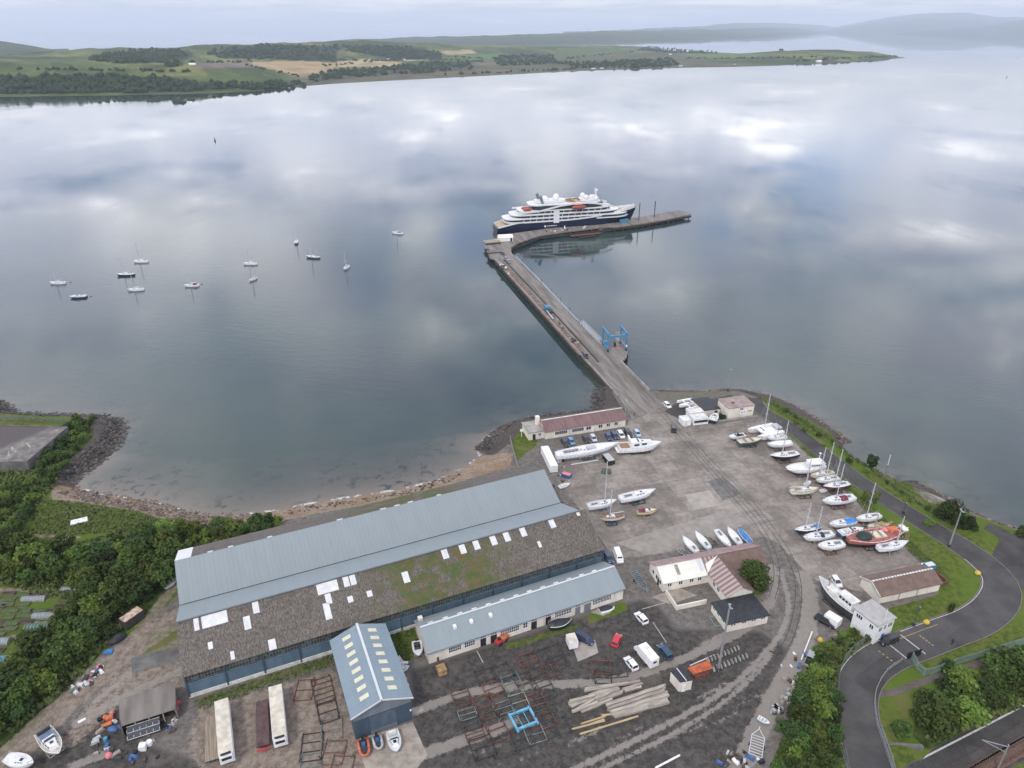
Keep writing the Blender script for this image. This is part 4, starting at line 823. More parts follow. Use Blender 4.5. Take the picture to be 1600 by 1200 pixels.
for k in range(2):
    for j in range(6): fr.box((1.0 + j * 1.15, -.5 - k * 1.1, 1.9 - k * .55), (.07, 1.2, .07))
    fr.box((3.9, -.5 - k * 1.1 + .55, 2.2 - k * .55), (5.9, .08, .08))
fr.box((3.9, -2.2, 1.1), (5.9, .08, .08)); fo = fr.build('front_frame', DIRTYWHITE, le); pn = MB(); vs = [(1., -.02, 2.2), (6.8, -.02, 2.2), (6.8, -2.2, 1.05), (1., -2.2, 1.05)]; pn.add(vs, [(0, 1, 2, 3)]); pn.add([(a, b, c - .1) for a, b, c in vs], [(0, 1, 2, 3)]); pn.build('dark_panel', GLASS, fo)
ff = thing('flat_warehouse', 'wide low building with worn flat grey roof behind the rocky point', 'building', P(-60, 733), R(-2))
c0 = P(-60, 733); l4 = to_loc([P(-60, 724, 6.2), P(42, 722.5, 6.2), P(106, 668, 6.2), P(-60, 664, 6.2)], c0, R(-2))
MB().prism(l4, 0, 3.2).build('wall', DKCONC, ff)
fm, fnt, fb_ = base_mat('worn_flat_roof'); ft = N(fnt, 'ShaderNodeTexCoord'); o_ = ft.outputs['Object']
fn1 = noise_(fnt, o_, .35, 6, .65); fn2 = noise_(fnt, mapping(fnt, mapping(fnt, o_, rot=(0, 0, .9)), sc=(.25, 1.2, 1)), .55, 6, .7)
fc = mixc(fnt, smooth(fnt, fn1, .35, .65), (.10, .092, .085), (.20, .185, .165)); fc = mixc(fnt, smooth(fnt, fn2, .58, .66), fc, (.42, .43, .42)); fs = N(fnt, 'ShaderNodeSeparateXYZ'); L(fnt, o_, fs.inputs[0])
fc = mixc(fnt, smooth(fnt, math_(fnt, 'ADD', fs.outputs[0], math_(fnt, 'MULTIPLY', fs.outputs[1], -.55)), 3, 8, 1, 0), fc, (.075, .062, .062)); L(fnt, fc, fb_.inputs['Base Color']); fb_.inputs['Roughness'].default_value = .8
MB().prism(l4, 3.2, 3.4).build('roof', fm, ff)
for i in range(4):
    a, b_ = l4[i], l4[(i + 1) % 4]; MB().bar((a[0], a[1], 3.5), (b_[0], b_[1], 3.5), .25, .25).build('parapet', DKCONC, ff)

# ================================================================== PIER
DECK_PX = [(1042, 634), (1014, 612.5), (969.5, 567), (902.7, 502.7), (806.7, 403.3), (799.3, 394.7), (798.7, 386), (810, 379.5), (825, 374), (844, 367.8), (886, 361.6), (940, 355), (968, 354), (1000, 349.5), (1040, 343), (1080, 334.5), (1061, 328.3), (1000, 339), (981, 341.8), (887.5, 352.3), (803, 364.3), (778, 371), (757, 376), (757.5, 387), (766, 390), (762, 394), (765, 402.5), (773, 405.5), (966.7, 620), (988, 655)]
pier = thing('pier', 'long bent concrete pier on dark piles reaching out to the ship', 'pier', (0, 0, 0))
dk = [P(x, y, 3.1) for x, y in DECK_PX]
def deck_mat():
    m, nt, b = base_mat('pier_deck'); t = N(nt, 'ShaderNodeTexCoord'); o = t.outputs['Object']; v = mapping(nt, mapping(nt, o, rot=(0, 0, -R(105.9))), sc=(.12, 1.3, 1))
    n1 = noise_(nt, v, .5, 6, .65); n2 = noise_(nt, o, 1.1, 6, .7)
    c = mixc(nt, smooth(nt, n1, .35, .65), (.115, .100, .088), (.225, .202, .178)); c = mixc(nt, smooth(nt, n2, .56, .7, 0, .6), c, (.11, .085, .07)); L(nt, c, b.inputs['Base Color']); b.inputs['Roughness'].default_value = .9; return m
DECKM = deck_mat(); MB().prism(dk, 2.3, 3.1).build('deck', DECKM, pier)
ap = [(969.5, 567), (978.5, 559), (981.5, 547), (978, 540), (972, 518), (960, 518), (963.5, 541), (948, 546)]; MB().prism([P(x, y, 3.1) for x, y in ap], 2.3, 3.096).build('hoist_apron', DECKM, pier)
npile = 0
def piles(pts, gap, inset, n=99):
    global npile
    path = smoothpath(pts, 1.) if False else np.array([np.array(p[:2]) for p in pts]); 
    for a, b_ in zip(path[:-1], path[1:]):
        d = b_ - a; l = np.linalg.norm(d); k = max(1, int(l / gap))
        for i in range(k):
            p = a + d * (i + .5) / k
            if npile < 98: MB().tube((p[0], p[1], -3), (p[0], p[1], 2.4), .45, n=8).build('pile', simple_dark, pier); npile += 1
simple_dark = simple('wet_timber', (.045, .038, .032), .8, var=.4)
piles([P(x, y, 3.1) for x, y in [(773, 405.5), (930, 579)]], 7.5, 0); piles([P(x, y, 3.1) for x, y in [(798.7, 387), (810, 380), (825, 374.4), (844, 368.4), (886, 362.2), (940, 355.6), (968, 354.6), (1000, 350), (1040, 343.6), (1080, 335)]], 5.5, 0)
piles([P(x, y, 3.1) for x, y in [(757.5, 386.5), (766, 389.7), (762, 394), (765, 402)]], 5, 0); piles([P(x, y, 3.1) for x, y in [(979, 558), (981, 547), (972, 519), (960, 519)]], 6, 0)
for nm, a, b_, w, h, m in (('fascia_beam', (773, 405.9), (966, 620.5), .5, 1.6, DARK), ('fascia_beam', (844, 368.6), (1000, 350.4), .5, 1.4, DARK), ('fascia_beam', (1000, 350.2), (1080, 335.3), .5, 1.4, DARK), ('fascia_beam', (799, 386.6), (844, 368.6), .5, 1.5, DARK)):
    p, q = P(*a, 3.), P(*b_, 3.); p.z = q.z = 1.6; MB().bar(p, q, w, h).build(nm, simple_dark, pier)
# dark bar added under the causeway deck, standing in for the shade there
p, q = P(778, 402, 3.1), P(985, 640, 3.1); p.z = q.z = .6; MB().bar(p, q, 2., 3.4).build('underdeck_shade', simple_dark, pier)
def band(name, px, w, z, mat, parent, h=.2):
    pts = pp(px, 3.1, 8.); mb = MB()
    for a, b_ in zip(pts[:-1], pts[1:]): mb.bar((a[0], a[1], z), (b_[0], b_[1], z), w, h)
    return mb.build(name, mat, parent)
RUSTDECK = simple('rust_stained_deck', (.155, .115, .092), .9, var=.45, scale=.4)
band('service_strip', [(781, 410), (860, 497), (912, 555)], 4.2, 3.14, RUSTDECK, pier, .12); band('kerb', [(787, 406), (868, 492), (935, 566)], .5, 3.3, simple_dark, pier, .4)
band('kerb', [(774, 405.6), (870, 512), (966, 619.4)], .4, 3.3, CONC, pier, .4); band('side_wall', [(970, 566.8), (1014, 612)], .35, 3.7, CONC, pier, 1.2); band('timber_fender', [(892, 364.5), (937, 360)], 2.4, 1.2, REDRUST, pier, .5); band('timber_fender', [(905, 366.5), (930, 363)], 1.6, .8, simple_dark, pier, .5)
rail = thing('guard_rail', 'pale post and rail guard along the right edge of the pier', 'railing', (0, 0, 0)); rp = pp([(807, 403.2), (840, 436.5), (902, 502), (940, 540)], 3.1, 3.0); mb = MB(); mr = MB()
for i, p in enumerate(rp):
    MB().box((p[0], p[1], 3.7), (.16, .16, 1.2)).build('post', ALU, rail)
    if i: 
        for z in (3.6, 4.2): mr.bar((rp[i - 1][0], rp[i - 1][1], z), (p[0], p[1], z), .1)
mr.build('rails', ALU, rail)
for i, (x, y) in enumerate([(816, 412), (830, 426), (846, 443), (862, 459), (876, 473), (890, 489)]):
    b = thing('light_post', 'short dark lamp post along the right edge of the pier', 'lamp post', P(x, y, 3.1), 0, 'short lamp posts along the pier edge'); MB().tube((0, 0, 0), (0, 0, 2.6), .12).build('post', DARK, b); MB().box((0, 0, 2.7), (.35, .6, .25)).build('lamp_head', DARK, b)
# dolphins and pontoon east of the ship
for k, (x, y) in enumerate([(997.5, 350), (1021.5, 346)]):
    o = MB().tube((0, 0, -3), (0, 0, 15.), .32, n=8).build('spud_pole', simple('dark_pole%s' % '' if k == 0 else 'dark_pole', (.05, .045, .05), .6), None, False, tuple(P(x, y, 0))); tag(o, ('tall dark steel pole at the left end of the pontoon', 'tall dark steel pole at the right end of the pontoon')[k], 'pole', 'tall poles of the pontoon')
po = thing('pontoon', 'small rusty red work pontoon between two tall poles', 'pontoon', P(1010, 351, 0), heading(P(995, 353, 0), P(1024, 349, 0))); MB().box((0, 0, .6), (13.5, 5., 1.6)).build('hull', REDRUST, po); MB().box((0, 0, 1.46), (13., 4.6, .12)).build('deck', RUST, po); MB().box((1.5, -1.2, 1.9), (1.6, 1., 1.)).build('winch', DARK, po)
# berth head furniture
tn = thing('marquee', 'white ridged tent on the pier head beside the ship stern', 'tent', P(779.5, 377.8, 3.1), R(12)); MB().prism([(0, 0), (9.4, 0), (9.4, 6.), (0, 6.)], 0, 2.5).build('wall', WHITE, tn); roof_mb(-.2, 9.6, [(-.2, 2.45), (3., 4.0), (6.2, 2.45)], .08).build('roof', WHITE, tn); door(tn, 7.6, 8.9, 2., mat=BLACK)
st = thing('timber_platform', 'weathered timber mooring platform at the left of the pier head', 'platform', P(759, 382, 3.1), R(20)); MB().box((4.5, 1.8, 1.2), (10., 6.5, .5)).build('deck', TIMBER, st); MB().box((4.5, -1.2, .5), (10., .4, 1.4)).build('fascia', simple_dark, st); MB().box((8.0, 1., 1.7), (3., 3., .6)).build('hatch_cover', YELLOWLOG, st)
for x in (.5, 3., 5.5, 8.5): MB().box((x, -1.45, -.6), (.35, .35, 3.)).build('pile', simple_dark, st)
s2 = thing('landing_stage', 'grey open landing stage projecting from the pier bend', 'platform', P(762, 396, 3.1), R(18)); MB().box((4.5, 1., .6), (9.5, 4.6, .4)).build('deck', DKCONC, s2)
for x in (.3, 2.5, 5., 7.5): MB().box((x, -1.1, -1.4), (.35, .35, 4.)).build('pile', simple_dark, s2)
MB().bar((1.5, -1.2, -.4), (6.5, -1.6, -2.2), .3).build('brace', ALU, s2)

# ---- travel hoist
ho = thing('boat_hoist', 'bright blue four-legged travel hoist straddling the pier slipway', 'boat hoist', P(960.5, 544, 3.1), heading(P(947, 550, 3.1), P(975.5, 548, 3.1)))
HW, HD, HH = 8.2, 8.0, 7.8
for sx_ in (-1, 1):
    for sy_ in (-1, 1):
        lg = MB().bar((sx_ * HW / 2, sy_ * HD / 2 + 1, .9), (sx_ * HW / 2, sy_ * HD / 2 + 1, HH), .55, .6).build('leg', BLUESTEEL, ho); w = MB()
        for dy in (-.45, .45): w.tube((sx_ * HW / 2 - .22, sy_ * HD / 2 + 1 + dy, .5), (sx_ * HW / 2 + .22, sy_ * HD / 2 + 1 + dy, .5), .5, n=12)
        w.build('wheel', BLACK, lg)
    MB().bar((sx_ * HW / 2, -HD / 2 + 1, HH), (sx_ * HW / 2, HD / 2 + 1.8, HH), .6, .7).build('top_beam', BLUESTEEL, ho); MB().bar((sx_ * HW / 2, -HD / 2 + 1, 1.2), (sx_ * HW / 2, HD / 2 + 1, 1.2), .45, .5).build('sill_beam', BLUESTEEL, ho)
    for sy_ in (-1, 1): MB().bar((sx_ * HW / 2, sy_ * HD / 2 + 1, HH - 2.2), (sx_ * HW / 2, sy_ * (HD / 2 - 1.8) + 1, HH - .2), .25).build('brace', BLUESTEEL, ho)
MB().bar((-HW / 2, -HD / 2 + 1, HH - .9), (HW / 2, -HD / 2 + 1, HH - .9), .6, .9).build('cross_beam', BLUESTEEL, ho); MB().box((-HW / 2 - .2, -.4, 3.2), (1.0, 2.0, 1.4)).build('engine_box', BLUESTEEL, ho)
MB().bar((-HW / 2 + .4, -HD / 2 + 1.2, 1.6), (HW / 2 - .6, -HD / 2 + 1.2, 1.7), .15).build('sling', REDP, ho); MB().box((HW / 2, -HD / 2 + .7, 2.2), (.6, .4, .8)).build('control_box', WHITE, ho)

# ================================================================== CRUISE SHIP
sa_, sb_ = P(773.5, 361.5, 1.), P(993.5, 322.5, 12.5)
ship = thing('cruise_ship', 'large white and navy cruise ship moored along the pier head', 'cruise ship', ((sa_.x + sb_.x) / 2, (sa_.y + sb_.y) / 2, 0), heading(sa_, sb_)); SLN = (sb_ - sa_).xy.length; h2 = SLN / 2; BM = 8.8
def hb(f):   # half breadth along the length, 0 stern .. 1 bow
    return BM * (min(1, .82 + f * 1.2) if f < .15 else 1.0 if f < .62 else max(.02, (1 - ((f - .62) / .38) ** 2.1)))
secs = []
for i in range(31):
    f = i / 30; x = -h2 + SLN * f; top = 7.6 + (0 if f < .45 else 4.4 * ((f - .45) / .55) ** 1.5) - 3.2 * max(0, .13 - f) / .13; fl = 1 - .55 * max(0, (f - .7) / .3)
    b = hb(f); rake = 6.5 * max(0, (f - .8) / .2) ** 1.5; sk = .3 * max(0, .1 - f) / .1
    ring = [(x, b, top), (x - rake * .35, b * (.55 + .45 * fl) * .99, top * .5), (x - rake, b * fl * (.95 - sk), 0.), (x - rake, b * fl * .6, -2.5)]
    secs.append(ring + [(q[0], -q[1], q[2]) for q in ring[::-1]])
MB().loft(secs, caps=True).build('hull', NAVY, ship)
def plan(x0, x1, w, blunt=.35, nose=.5, n=9):
    """rounded deck outline"""
    L0 = x1 - x0; pts = []
    for k in range(n + 1): a = math.pi / 2 * k / n; pts.append((x1 - nose * w * 2 * (1 - math.sin(a)) if False else x1 - nose * w * 2 + nose * w * 2 * math.cos(math.pi / 2 - a), 0))
    out = []
    for k in range(n + 1): a = math.pi / 2 * k / n; out.append((x1 - 2 * nose * w * (1 - math.sin(a)), -w * math.cos(a) ** .8 if k < n else 0.))
    for k in range(n - 1, -1, -1): a = math.pi / 2 * k / n; out.append((x1 - 2 * nose * w * (1 - math.sin(a)), w * math.cos(a) ** .8))
    for k in range(n + 1): a = math.pi / 2 * k / n; out.append((x0 + 2 * blunt * w * (1 - math.sin(a)), w * max(.3, math.cos(a) ** .5)))
    for k in range(n, -1, -1): a = math.pi / 2 * k / n; out.append((x0 + 2 * blunt * w * (1 - math.sin(a)), -w * max(.3, math.cos(a) ** .5)))
    return out
SHIPW = simple('ship_white', (.66, .66, .655), .4, var=.04); SGL = simple('ship_glass', (.035, .042, .05), .15, var=.3, scale=.3); SDECK = simple('ship_teak', (.42, .33, .22), .7)
bw = MB(); fore = [(x_, hb((x_ + h2) / SLN) - .15) for x_ in np.linspace(-h2 + 1, h2 - 1.2, 24)]; tz = lambda x_: 7.6 + (0 if (x_ + h2) / SLN < .45 else 4.4 * (((x_ + h2) / SLN - .45) / .55) ** 1.5) - 3.2 * max(0, .13 - (x_ + h2) / SLN) / .13
for k in (-1, 1):
    for (xa, ya), (xb, yb) in zip(fore[:-1], fore[1:]): hh_ = 1.0 + 1.5 * max(0, (xa + h2) / SLN - .6) / .4; bw.bar((xa, k * ya, tz(xa) + hh_ / 2 - .1), (xb, k * yb, tz(xb) + hh_ / 2 - .1), .3, hh_)
bw.build('bulwark', SHIPW, ship)
mb = MB(); mb.add([(x_, k * y_, tz(x_) + .1) for x_, y_ in fore for k in (-1, 1)], [(2 * i, 2 * i + 2, 2 * i + 3, 2 * i + 1) for i in range(len(fore) - 1)]); mb.build('main_deck', SDECK, ship)
tiers = [(7.7, -47, 45, 8.45), (10.2, -42, 38, 8.45), (12.7, -36.5, 32, 8.35)]
for i, (z_, x0, x1, w) in enumerate(tiers):
    tr_ = thing if False else None
    MB().prism(plan(x0, x1, w + .15, .45, .75), z_ + 2.15, z_ + 2.6).build('deck_edge', SHIPW, ship); MB().prism(plan(x0 + 4.5, x1 - .6, w - .25, .3, .75), z_ + .1, z_ + 2.2).build('window_band', SGL, ship)
    MB().prism(plan(x0 + .3, x1 + .5, w + .1, .45, .75), z_ - .1, z_ + .7).build('balcony_band', SHIPW, ship)
    for k in (-1, 1):
        for j in range(12): MB().box((x0 + 13 + j * 4.6, k * (w - .2), z_ + 1.4), (.3, .35, 1.5)).build('balcony_divider', SHIPW, ship)
MB().prism(plan(-31.5, 29, 8.3, .45, .75), 15.1, 15.6).build('deck_edge', SHIPW, ship); MB().prism(plan(-27, 26, 7.9, .4, .75), 15.0, 18.5).build('window_band', SGL, ship); MB().prism(plan(-29, 24, 7.9, .42, .75), 18.4, 19.1).build('deck_edge', SHIPW, ship)
MB().prism(plan(-27, 22, 7.2, .4, .7), 19.1, 19.3).build('sun_deck', SHIPW, ship); MB().prism([(-1.5, -5.8), (11.5, -5.8), (11.5, 5.8), (-1.5, 5.8)], 19.3, 19.45).build('pool_deck', SDECK, ship)
for k in (-1, 1):
    sw = MB(); pts = [(-38, 14.6), (-30, 14.7), (-22, 15.2), (-15, 16.6), (-7, 18.2), (2, 19.0), (12, 19.1), (20, 18.2), (27, 16.8), (33, 15.2)]
    for (xa, za), (xb, zb) in zip(pts[:-1], pts[1:]): sw.bar((xa, k * 8.45, za), (xb, k * 8.45, zb), .5, 1.1)
    sw.build('sweeping_band', SHIPW, ship); MB().box((-10.5, k * 8.7, 10.6), (4.2, .25, 8.2)).build('side_panel', SHIPW, ship)
    lf = MB(); n_ = 9
    lf.loft([[(5.4 + 5. * math.cos(math.pi * (1 - j / n_)), k * 9.3 + 1.5 * math.sin(math.pi * min(.97, max(.03, j / n_))) ** .5 * math.cos(t), 16.6 + 1.4 * math.sin(math.pi * min(.97, max(.03, j / n_))) ** .5 * math.sin(t)) for t in [6.283 * q / 10 for q in range(10)]] for j in range(n_ + 1)])
    l_ = lf.build('lifeboat', simple('lifeboat_orange', (.33, .085, .06), .5) if k < 0 else MATS['lifeboat_orange'], ship, True); MB().box((5.4, k * 9.3, 18.2), (5.5, 1.7, .5)).build('canopy', MATS['lifeboat_orange'], l_)
    MB().bar((-19.5 + 0, k * 4.2, 19), (-21.2, k * 4.2, 24.6), 2.4, 1.6).build('funnel', GREYSHEET, ship)
for x, y, z_, r in ((-17, 0, 20.6, 3.2), (-9.5, -2.5, 21.6, 2.3), (-7.5, 3., 22, 2.2), (12.5, -3.8, 21.8, 1.9), (12.5, 3.8, 21.8, 1.9), (17, -1.5, 21.4, 1.7), (20, 2, 21, 1.5), (20.5, -2.6, 20.6, 1.6)): 
    d = MB().ball((x, y, z_), r, nu=14, nv=9).build('radome', SHIPW, ship, True)
MB().prism(plan(-24, -2, 4.6, .4, .4), 19.5, 21.).build('upper_house', SHIPW, ship); MB().prism(plan(9, 23, 5.2, .3, .7), 19.5, 20.8).build('upper_house', SHIPW, ship)
ms = MB().bar((21.5, 0, 20.5), (20.5, 0, 27.), .9, 1.2).build('mast', SHIPW, ship); MB().bar((20.8, -2.4, 24.8), (20.8, 2.4, 24.8), .3, .3).build('crosstree', SHIPW, ms); MB().ball((21.8, 0, 25.6), .9).build('radar', SHIPW, ms, True)
for y in (-4.6, -2.2): MB().ball((-31, y * 1.8 + 1.5, 16.6), 1.6, sc=(2.2, .8, .7)).build('tender', MATS['lifeboat_orange'], ship, True)
dk_ = MB()
for i in range(26): dk_.box((rnd.uniform(-1, 11), rnd.uniform(-5.6, 5.6), 19.9), (1.6, .6, .5))
dk_.build('deck_chairs', TEAK, ship); MB().box((44.5, 0, 10.6), (4., 4.5, 1.3)).build('foredeck_house', SHIPW, ship); MB().bar((50.5, 0, 10.), (50.2, 0, 15.), .35).build('foremast', SHIPW, ship)
nm = MB()
nm.tube((-18.6, -8.8, 4.6), (-18.6, -8.95, 4.6), .75, n=14)
for j, w in enumerate((.7, .9, .8, .9, .8, .7)): nm.box((-16.6 + j * 1.2, -8.86, 4.7), (w, .12, .55))
nm.build('name_lettering', SHIPW, ship); nm = MB()
for j, w in enumerate((.5, .3, .4, .3, .5, .4, .5, .3, .4)): nm.box((35 + j * .75, -hb((35 + j * .75 + h2) / SLN) - .02, 8.0 + j * .1), (w, .25, .5))
nm.build('bow_lettering', SHIPW, ship)
MB().bar((-4.5, -8.9, 4.0), (-6.0, -14.5, 3.2), .9, .25).build('gangway', SHIPW, ship)
for x, q in ((40, (900, 351)), (46, (935, 345.6))):
    e_ = P(*q, 3.2) - Vector(ship.location); c, s = math.cos(-ship.rotation_euler[2]), math.sin(-ship.rotation_euler[2]); MB().bar((x, -hb((x + h2) / SLN), 7.6), (e_.x * c - e_.y * s, e_.x * s + e_.y * c, 3.2), .14).build('mooring_line', SHIPW, ship)
# ================================================================== ROADS, RAILS, MARKINGS
def ribbon(name, pts, w, z, mat, z2=None):
    """flat strip along a path; w may vary along it"""
    n = len(pts); mb = MB(); vs = []
    for i in range(n):
        a = pts[max(0, i - 1)]; b_ = pts[min(n - 1, i + 1)]; d = np.array(b_) - np.array(a); d = d / max(1e-6, np.linalg.norm(d)); nn = np.array([-d[1], d[0]]); ww = np.interp(i / (n - 1), np.linspace(0, 1, len(w)), w) if hasattr(w, '__len__') else w
        for k in (-1, 1): vs.append((pts[i][0] + nn[0] * k * ww / 2, pts[i][1] + nn[1] * k * ww / 2, z))
    mb.add(vs, [(2 * i, 2 * i + 2, 2 * i + 3, 2 * i + 1)[::-1] if False else (2 * i + 1, 2 * i, 2 * i + 2, 2 * i + 3) for i in range(n - 1)]); return mb.build(name, mat)
def asphalt(name, c1, c2):
    m, nt, b = base_mat(name); t = N(nt, 'ShaderNodeTexCoord'); o = t.outputs['Object']; n1 = noise_(nt, o, .18, 5, .6); n2 = noise_(nt, o, 4., 5, .7)
    c = mixc(nt, smooth(nt, math_(nt, 'ADD', math_(nt, 'MULTIPLY', n1, .65), math_(nt, 'MULTIPLY', n2, .35)), .36, .64), c1, c2)
    vo = N(nt, 'ShaderNodeTexVoronoi', feature='DISTANCE_TO_EDGE', i={'Scale': .16}); L(nt, mixc(nt, .12, o, N(nt, 'ShaderNodeTexNoise', i={'Scale': .6}).outputs[1]) if False else o, vo.inputs['Vector'])
    crack = math_(nt, 'MULTIPLY', smooth(nt, vo.outputs['Distance'], .0, .012, 1., 0.), smooth(nt, noise_(nt, mapping(nt, o, loc=(3, 8, 0)), .08, 3), .48, .56, 0, .5)); c = mixc(nt, crack, c, (.03, .028, .027))
    pt = N(nt, 'ShaderNodeTexVoronoi', distance='CHEBYCHEV', i={'Scale': .07}); L(nt, mapping(nt, o, rot=(0, 0, -.6)), pt.inputs['Vector']); ps = N(nt, 'ShaderNodeSeparateColor'); L(nt, pt.outputs['Color'], ps.inputs[0])
    hs = N(nt, 'ShaderNodeHueSaturation'); L(nt, c, hs.inputs['Color']); L(nt, smooth(nt, ps.outputs[0], .0, 1., .86, 1.12), hs.inputs['Value']); c = hs.outputs[0]
    L(nt, c, b.inputs['Base Color']); b.inputs['Roughness'].default_value = .9; b.inputs['Specular IOR Level'].default_value = .25; return m
ASPH = asphalt('road_asphalt', (.054, .051, .050), (.082, .078, .075)); ASPHD = asphalt('dark_asphalt', (.042, .04, .039), (.072, .069, .067)); PATHM = asphalt('path_gravel', (.10, .085, .075), (.17, .145, .125))
LINEW = simple('road_paint_white', (.50, .49, .47), .8, var=.3, scale=2.); LINEY = simple('road_paint_yellow', (.32, .25, .10), .8, var=.3, scale=2.); KERBM = simple('kerb_stone', (.17, .155, .135), .9, var=.2)
RD1 = pp([(1178, 622), (1195, 645), (1235, 668), (1287, 709), (1337, 748), (1387, 782), (1450, 822), (1500, 852), (1538, 880), (1560, 904), (1564, 927), (1549, 952), (1518, 973), (1481, 987), (1437, 1004), (1390, 1022), (1356, 1045), (1339, 1075), (1338, 1115), (1348, 1160), (1362, 1215), (1380, 1290)], 3., 1.5)
struct(ribbon('road', RD1, [5.2, 6., 6., 6., 6.2, 6.6, 7., 8., 8.6, 8.6, 8.6, 8.6, 8.4, 8.4, 8.4], 3.05, ASPH))
struct(ribbon('road', pp([(1562, 915), (1580, 890), (1587, 865), (1600, 850), (1660, 850)], 3., 1.5), [8, 10, 9, 7, 7], 3.042, ASPHD)); struct(ribbon('road', pp([(1585, 868), (1578, 845), (1562, 832), (1540, 822)], 3., 1.5), [7, 6, 5, 4], 3.046, ASPHD))
struct(ribbon('road', pp([(1150, 622), (1120, 630), (1075, 636), (1048, 648)], 3., 1.5), [6, 8, 9, 6], 3.03, ASPHD))
struct(ribbon('path', pp([(1358, 1086), (1395, 1082), (1440, 1066), (1500, 1046), (1560, 1028), (1660, 994)], 3., 1.5), 1.6, 3.04, PATHM))
def off(pts, d):
    out = []
    for i in range(len(pts)):
        a = pts[max(0, i - 1)]; b_ = pts[min(len(pts) - 1, i + 1)]; v = b_ - a; v = v / np.linalg.norm(v); out.append(pts[i] + np.array([-v[1], v[0]]) * d)
    return np.array(out)
nR = len(RD1); w_at = lambda i: np.interp(i / (nR - 1), np.linspace(0, 1, 15), [5.2, 6., 6., 6., 6.2, 6.6, 7., 8., 8.6, 8.6, 8.6, 8.6, 8.4, 8.4, 8.4])
for side in (-1, 1):
    pts = np.array([off(RD1, side * (w_at(i) / 2 + .08))[i] for i in range(0, nR, 2)]); mb = MB()
    for a, b_ in zip(pts[:-1], pts[1:]): mb.bar((a[0], a[1], 3.06), (b_[0], b_[1], 3.06), .18, .16)
    struct(mb.build('kerb', KERBM))
struct(ribbon('road_marking', np.array([off(RD1, -(w_at(i) / 2 - .35) if False else w_at(i) / 2 - .3)[i] for i in range(int(nR * .02), int(nR * .98))])[:5], .1, 3.056, LINEW))
e1 = np.array([off(RD1, -(w_at(i) / 2 - .25))[i] for i in range(nR)]); struct(ribbon('road_marking', e1[int(nR * .50):int(nR * .74)], .14, 3.056, LINEW)); struct(ribbon('road_marking', e1[int(nR * .755):int(nR * .97)], .14, 3.056, LINEW))
def stripe(a, b_, w, m, nm='road_marking'): struct(ribbon(nm, [P(*a)[:2], P(*b_)[:2]], w, 3.058, m))
stripe((1389, 1007), (1418, 1030), .25, LINEW); stripe((1407, 992), (1446, 1022), .25, LINEW)
for (xa, ya), (xb, yb) in (((1374, 1018), (1399, 1037)), ((1438, 994), (1457, 1008))):
    for i in range(5):
        f = i / 4; x, y = xa + (xb - xa) * f, ya + (yb - ya) * f; stripe((x - 1.6, y - 1.2), (x + 1.6, y + 1.2), .3, LINEY)
struct(ribbon('road_marking', pp([(1404, 999), (1440, 985), (1465, 976)], 3.), .16, 3.057, LINEY))
RAILM = simple('embedded_rail', (.05, .045, .042), .6, var=.3)
TR1 = [(978, 580), (1010, 612), (1060, 665), (1105, 716), (1140, 752), (1175, 787), (1205, 825), (1230, 862), (1246, 905), (1246, 950), (1232, 1000), (1205, 1040)]
TR2 = [(1010, 620), (1060, 676), (1105, 730), (1150, 778), (1185, 820), (1207, 862), (1214, 900), (1206, 935)]
for tr in (TR1, TR2):
    c = pp(tr, 3., 1.5)
    for d in (-.72, .72): struct(ribbon('rail_track', off(c, d), .17, 3.022, RAILM))
stripe((1003, 952), (1043, 941), .14, LINEW); stripe((1020, 972), (1041, 1004), .14, LINEW); stripe((745, 1017), (755, 1036), .14, LINEW); stripe((1170, 760 + 90), (1075, 864), .12, LINEW)
PAD = simple('concrete_pad', (.30, .265, .22), .9, var=.3, scale=.5); PAD2 = simple('pale_concrete_bay', (.32, .29, .255), .9, var=.22, scale=.4)
def pad(px, m, z=3.012): struct(MB().poly([P(x, y, z) for x, y in px][::-1]).build('concrete_pad', m)) if False else struct(MB().prism([P(x, y, z) for x, y in px], 2.9, z).build('concrete_pad', m))
pad([(557, 1156), (645, 1128), (668, 1180), (640, 1215), (575, 1215)], PAD); pad([(205, 1028), (279, 1009), (280, 1033), (206, 1053)], DKCONC)
pad([(1070, 773), (1108, 766), (1126, 790), (1083, 797)], PAD2, 3.010); pad([(893, 1004), (930, 1000), (935, 1020), (903, 1034)], PAD2, 3.010); pad([(643, 1107), (660, 1103), (663, 1110), (645, 1117)], PAD2, 3.010)
pad([(923, 957), (942, 962), (955, 957), (938, 949)], PAD, 3.01); pad([(1018, 933), (1046, 944), (1090, 930), (1060, 918)], PAD, 3.009); pad([(1130, 745), (1160, 770), (1130, 782), (1105, 752)], DKCONC, 3.006)
pad([(962, 848), (1136, 797), (1160, 822), (1008, 866)], simple('apron_pale_bay', (.265, .238, .21), .9, var=.22, scale=.3), 3.005)
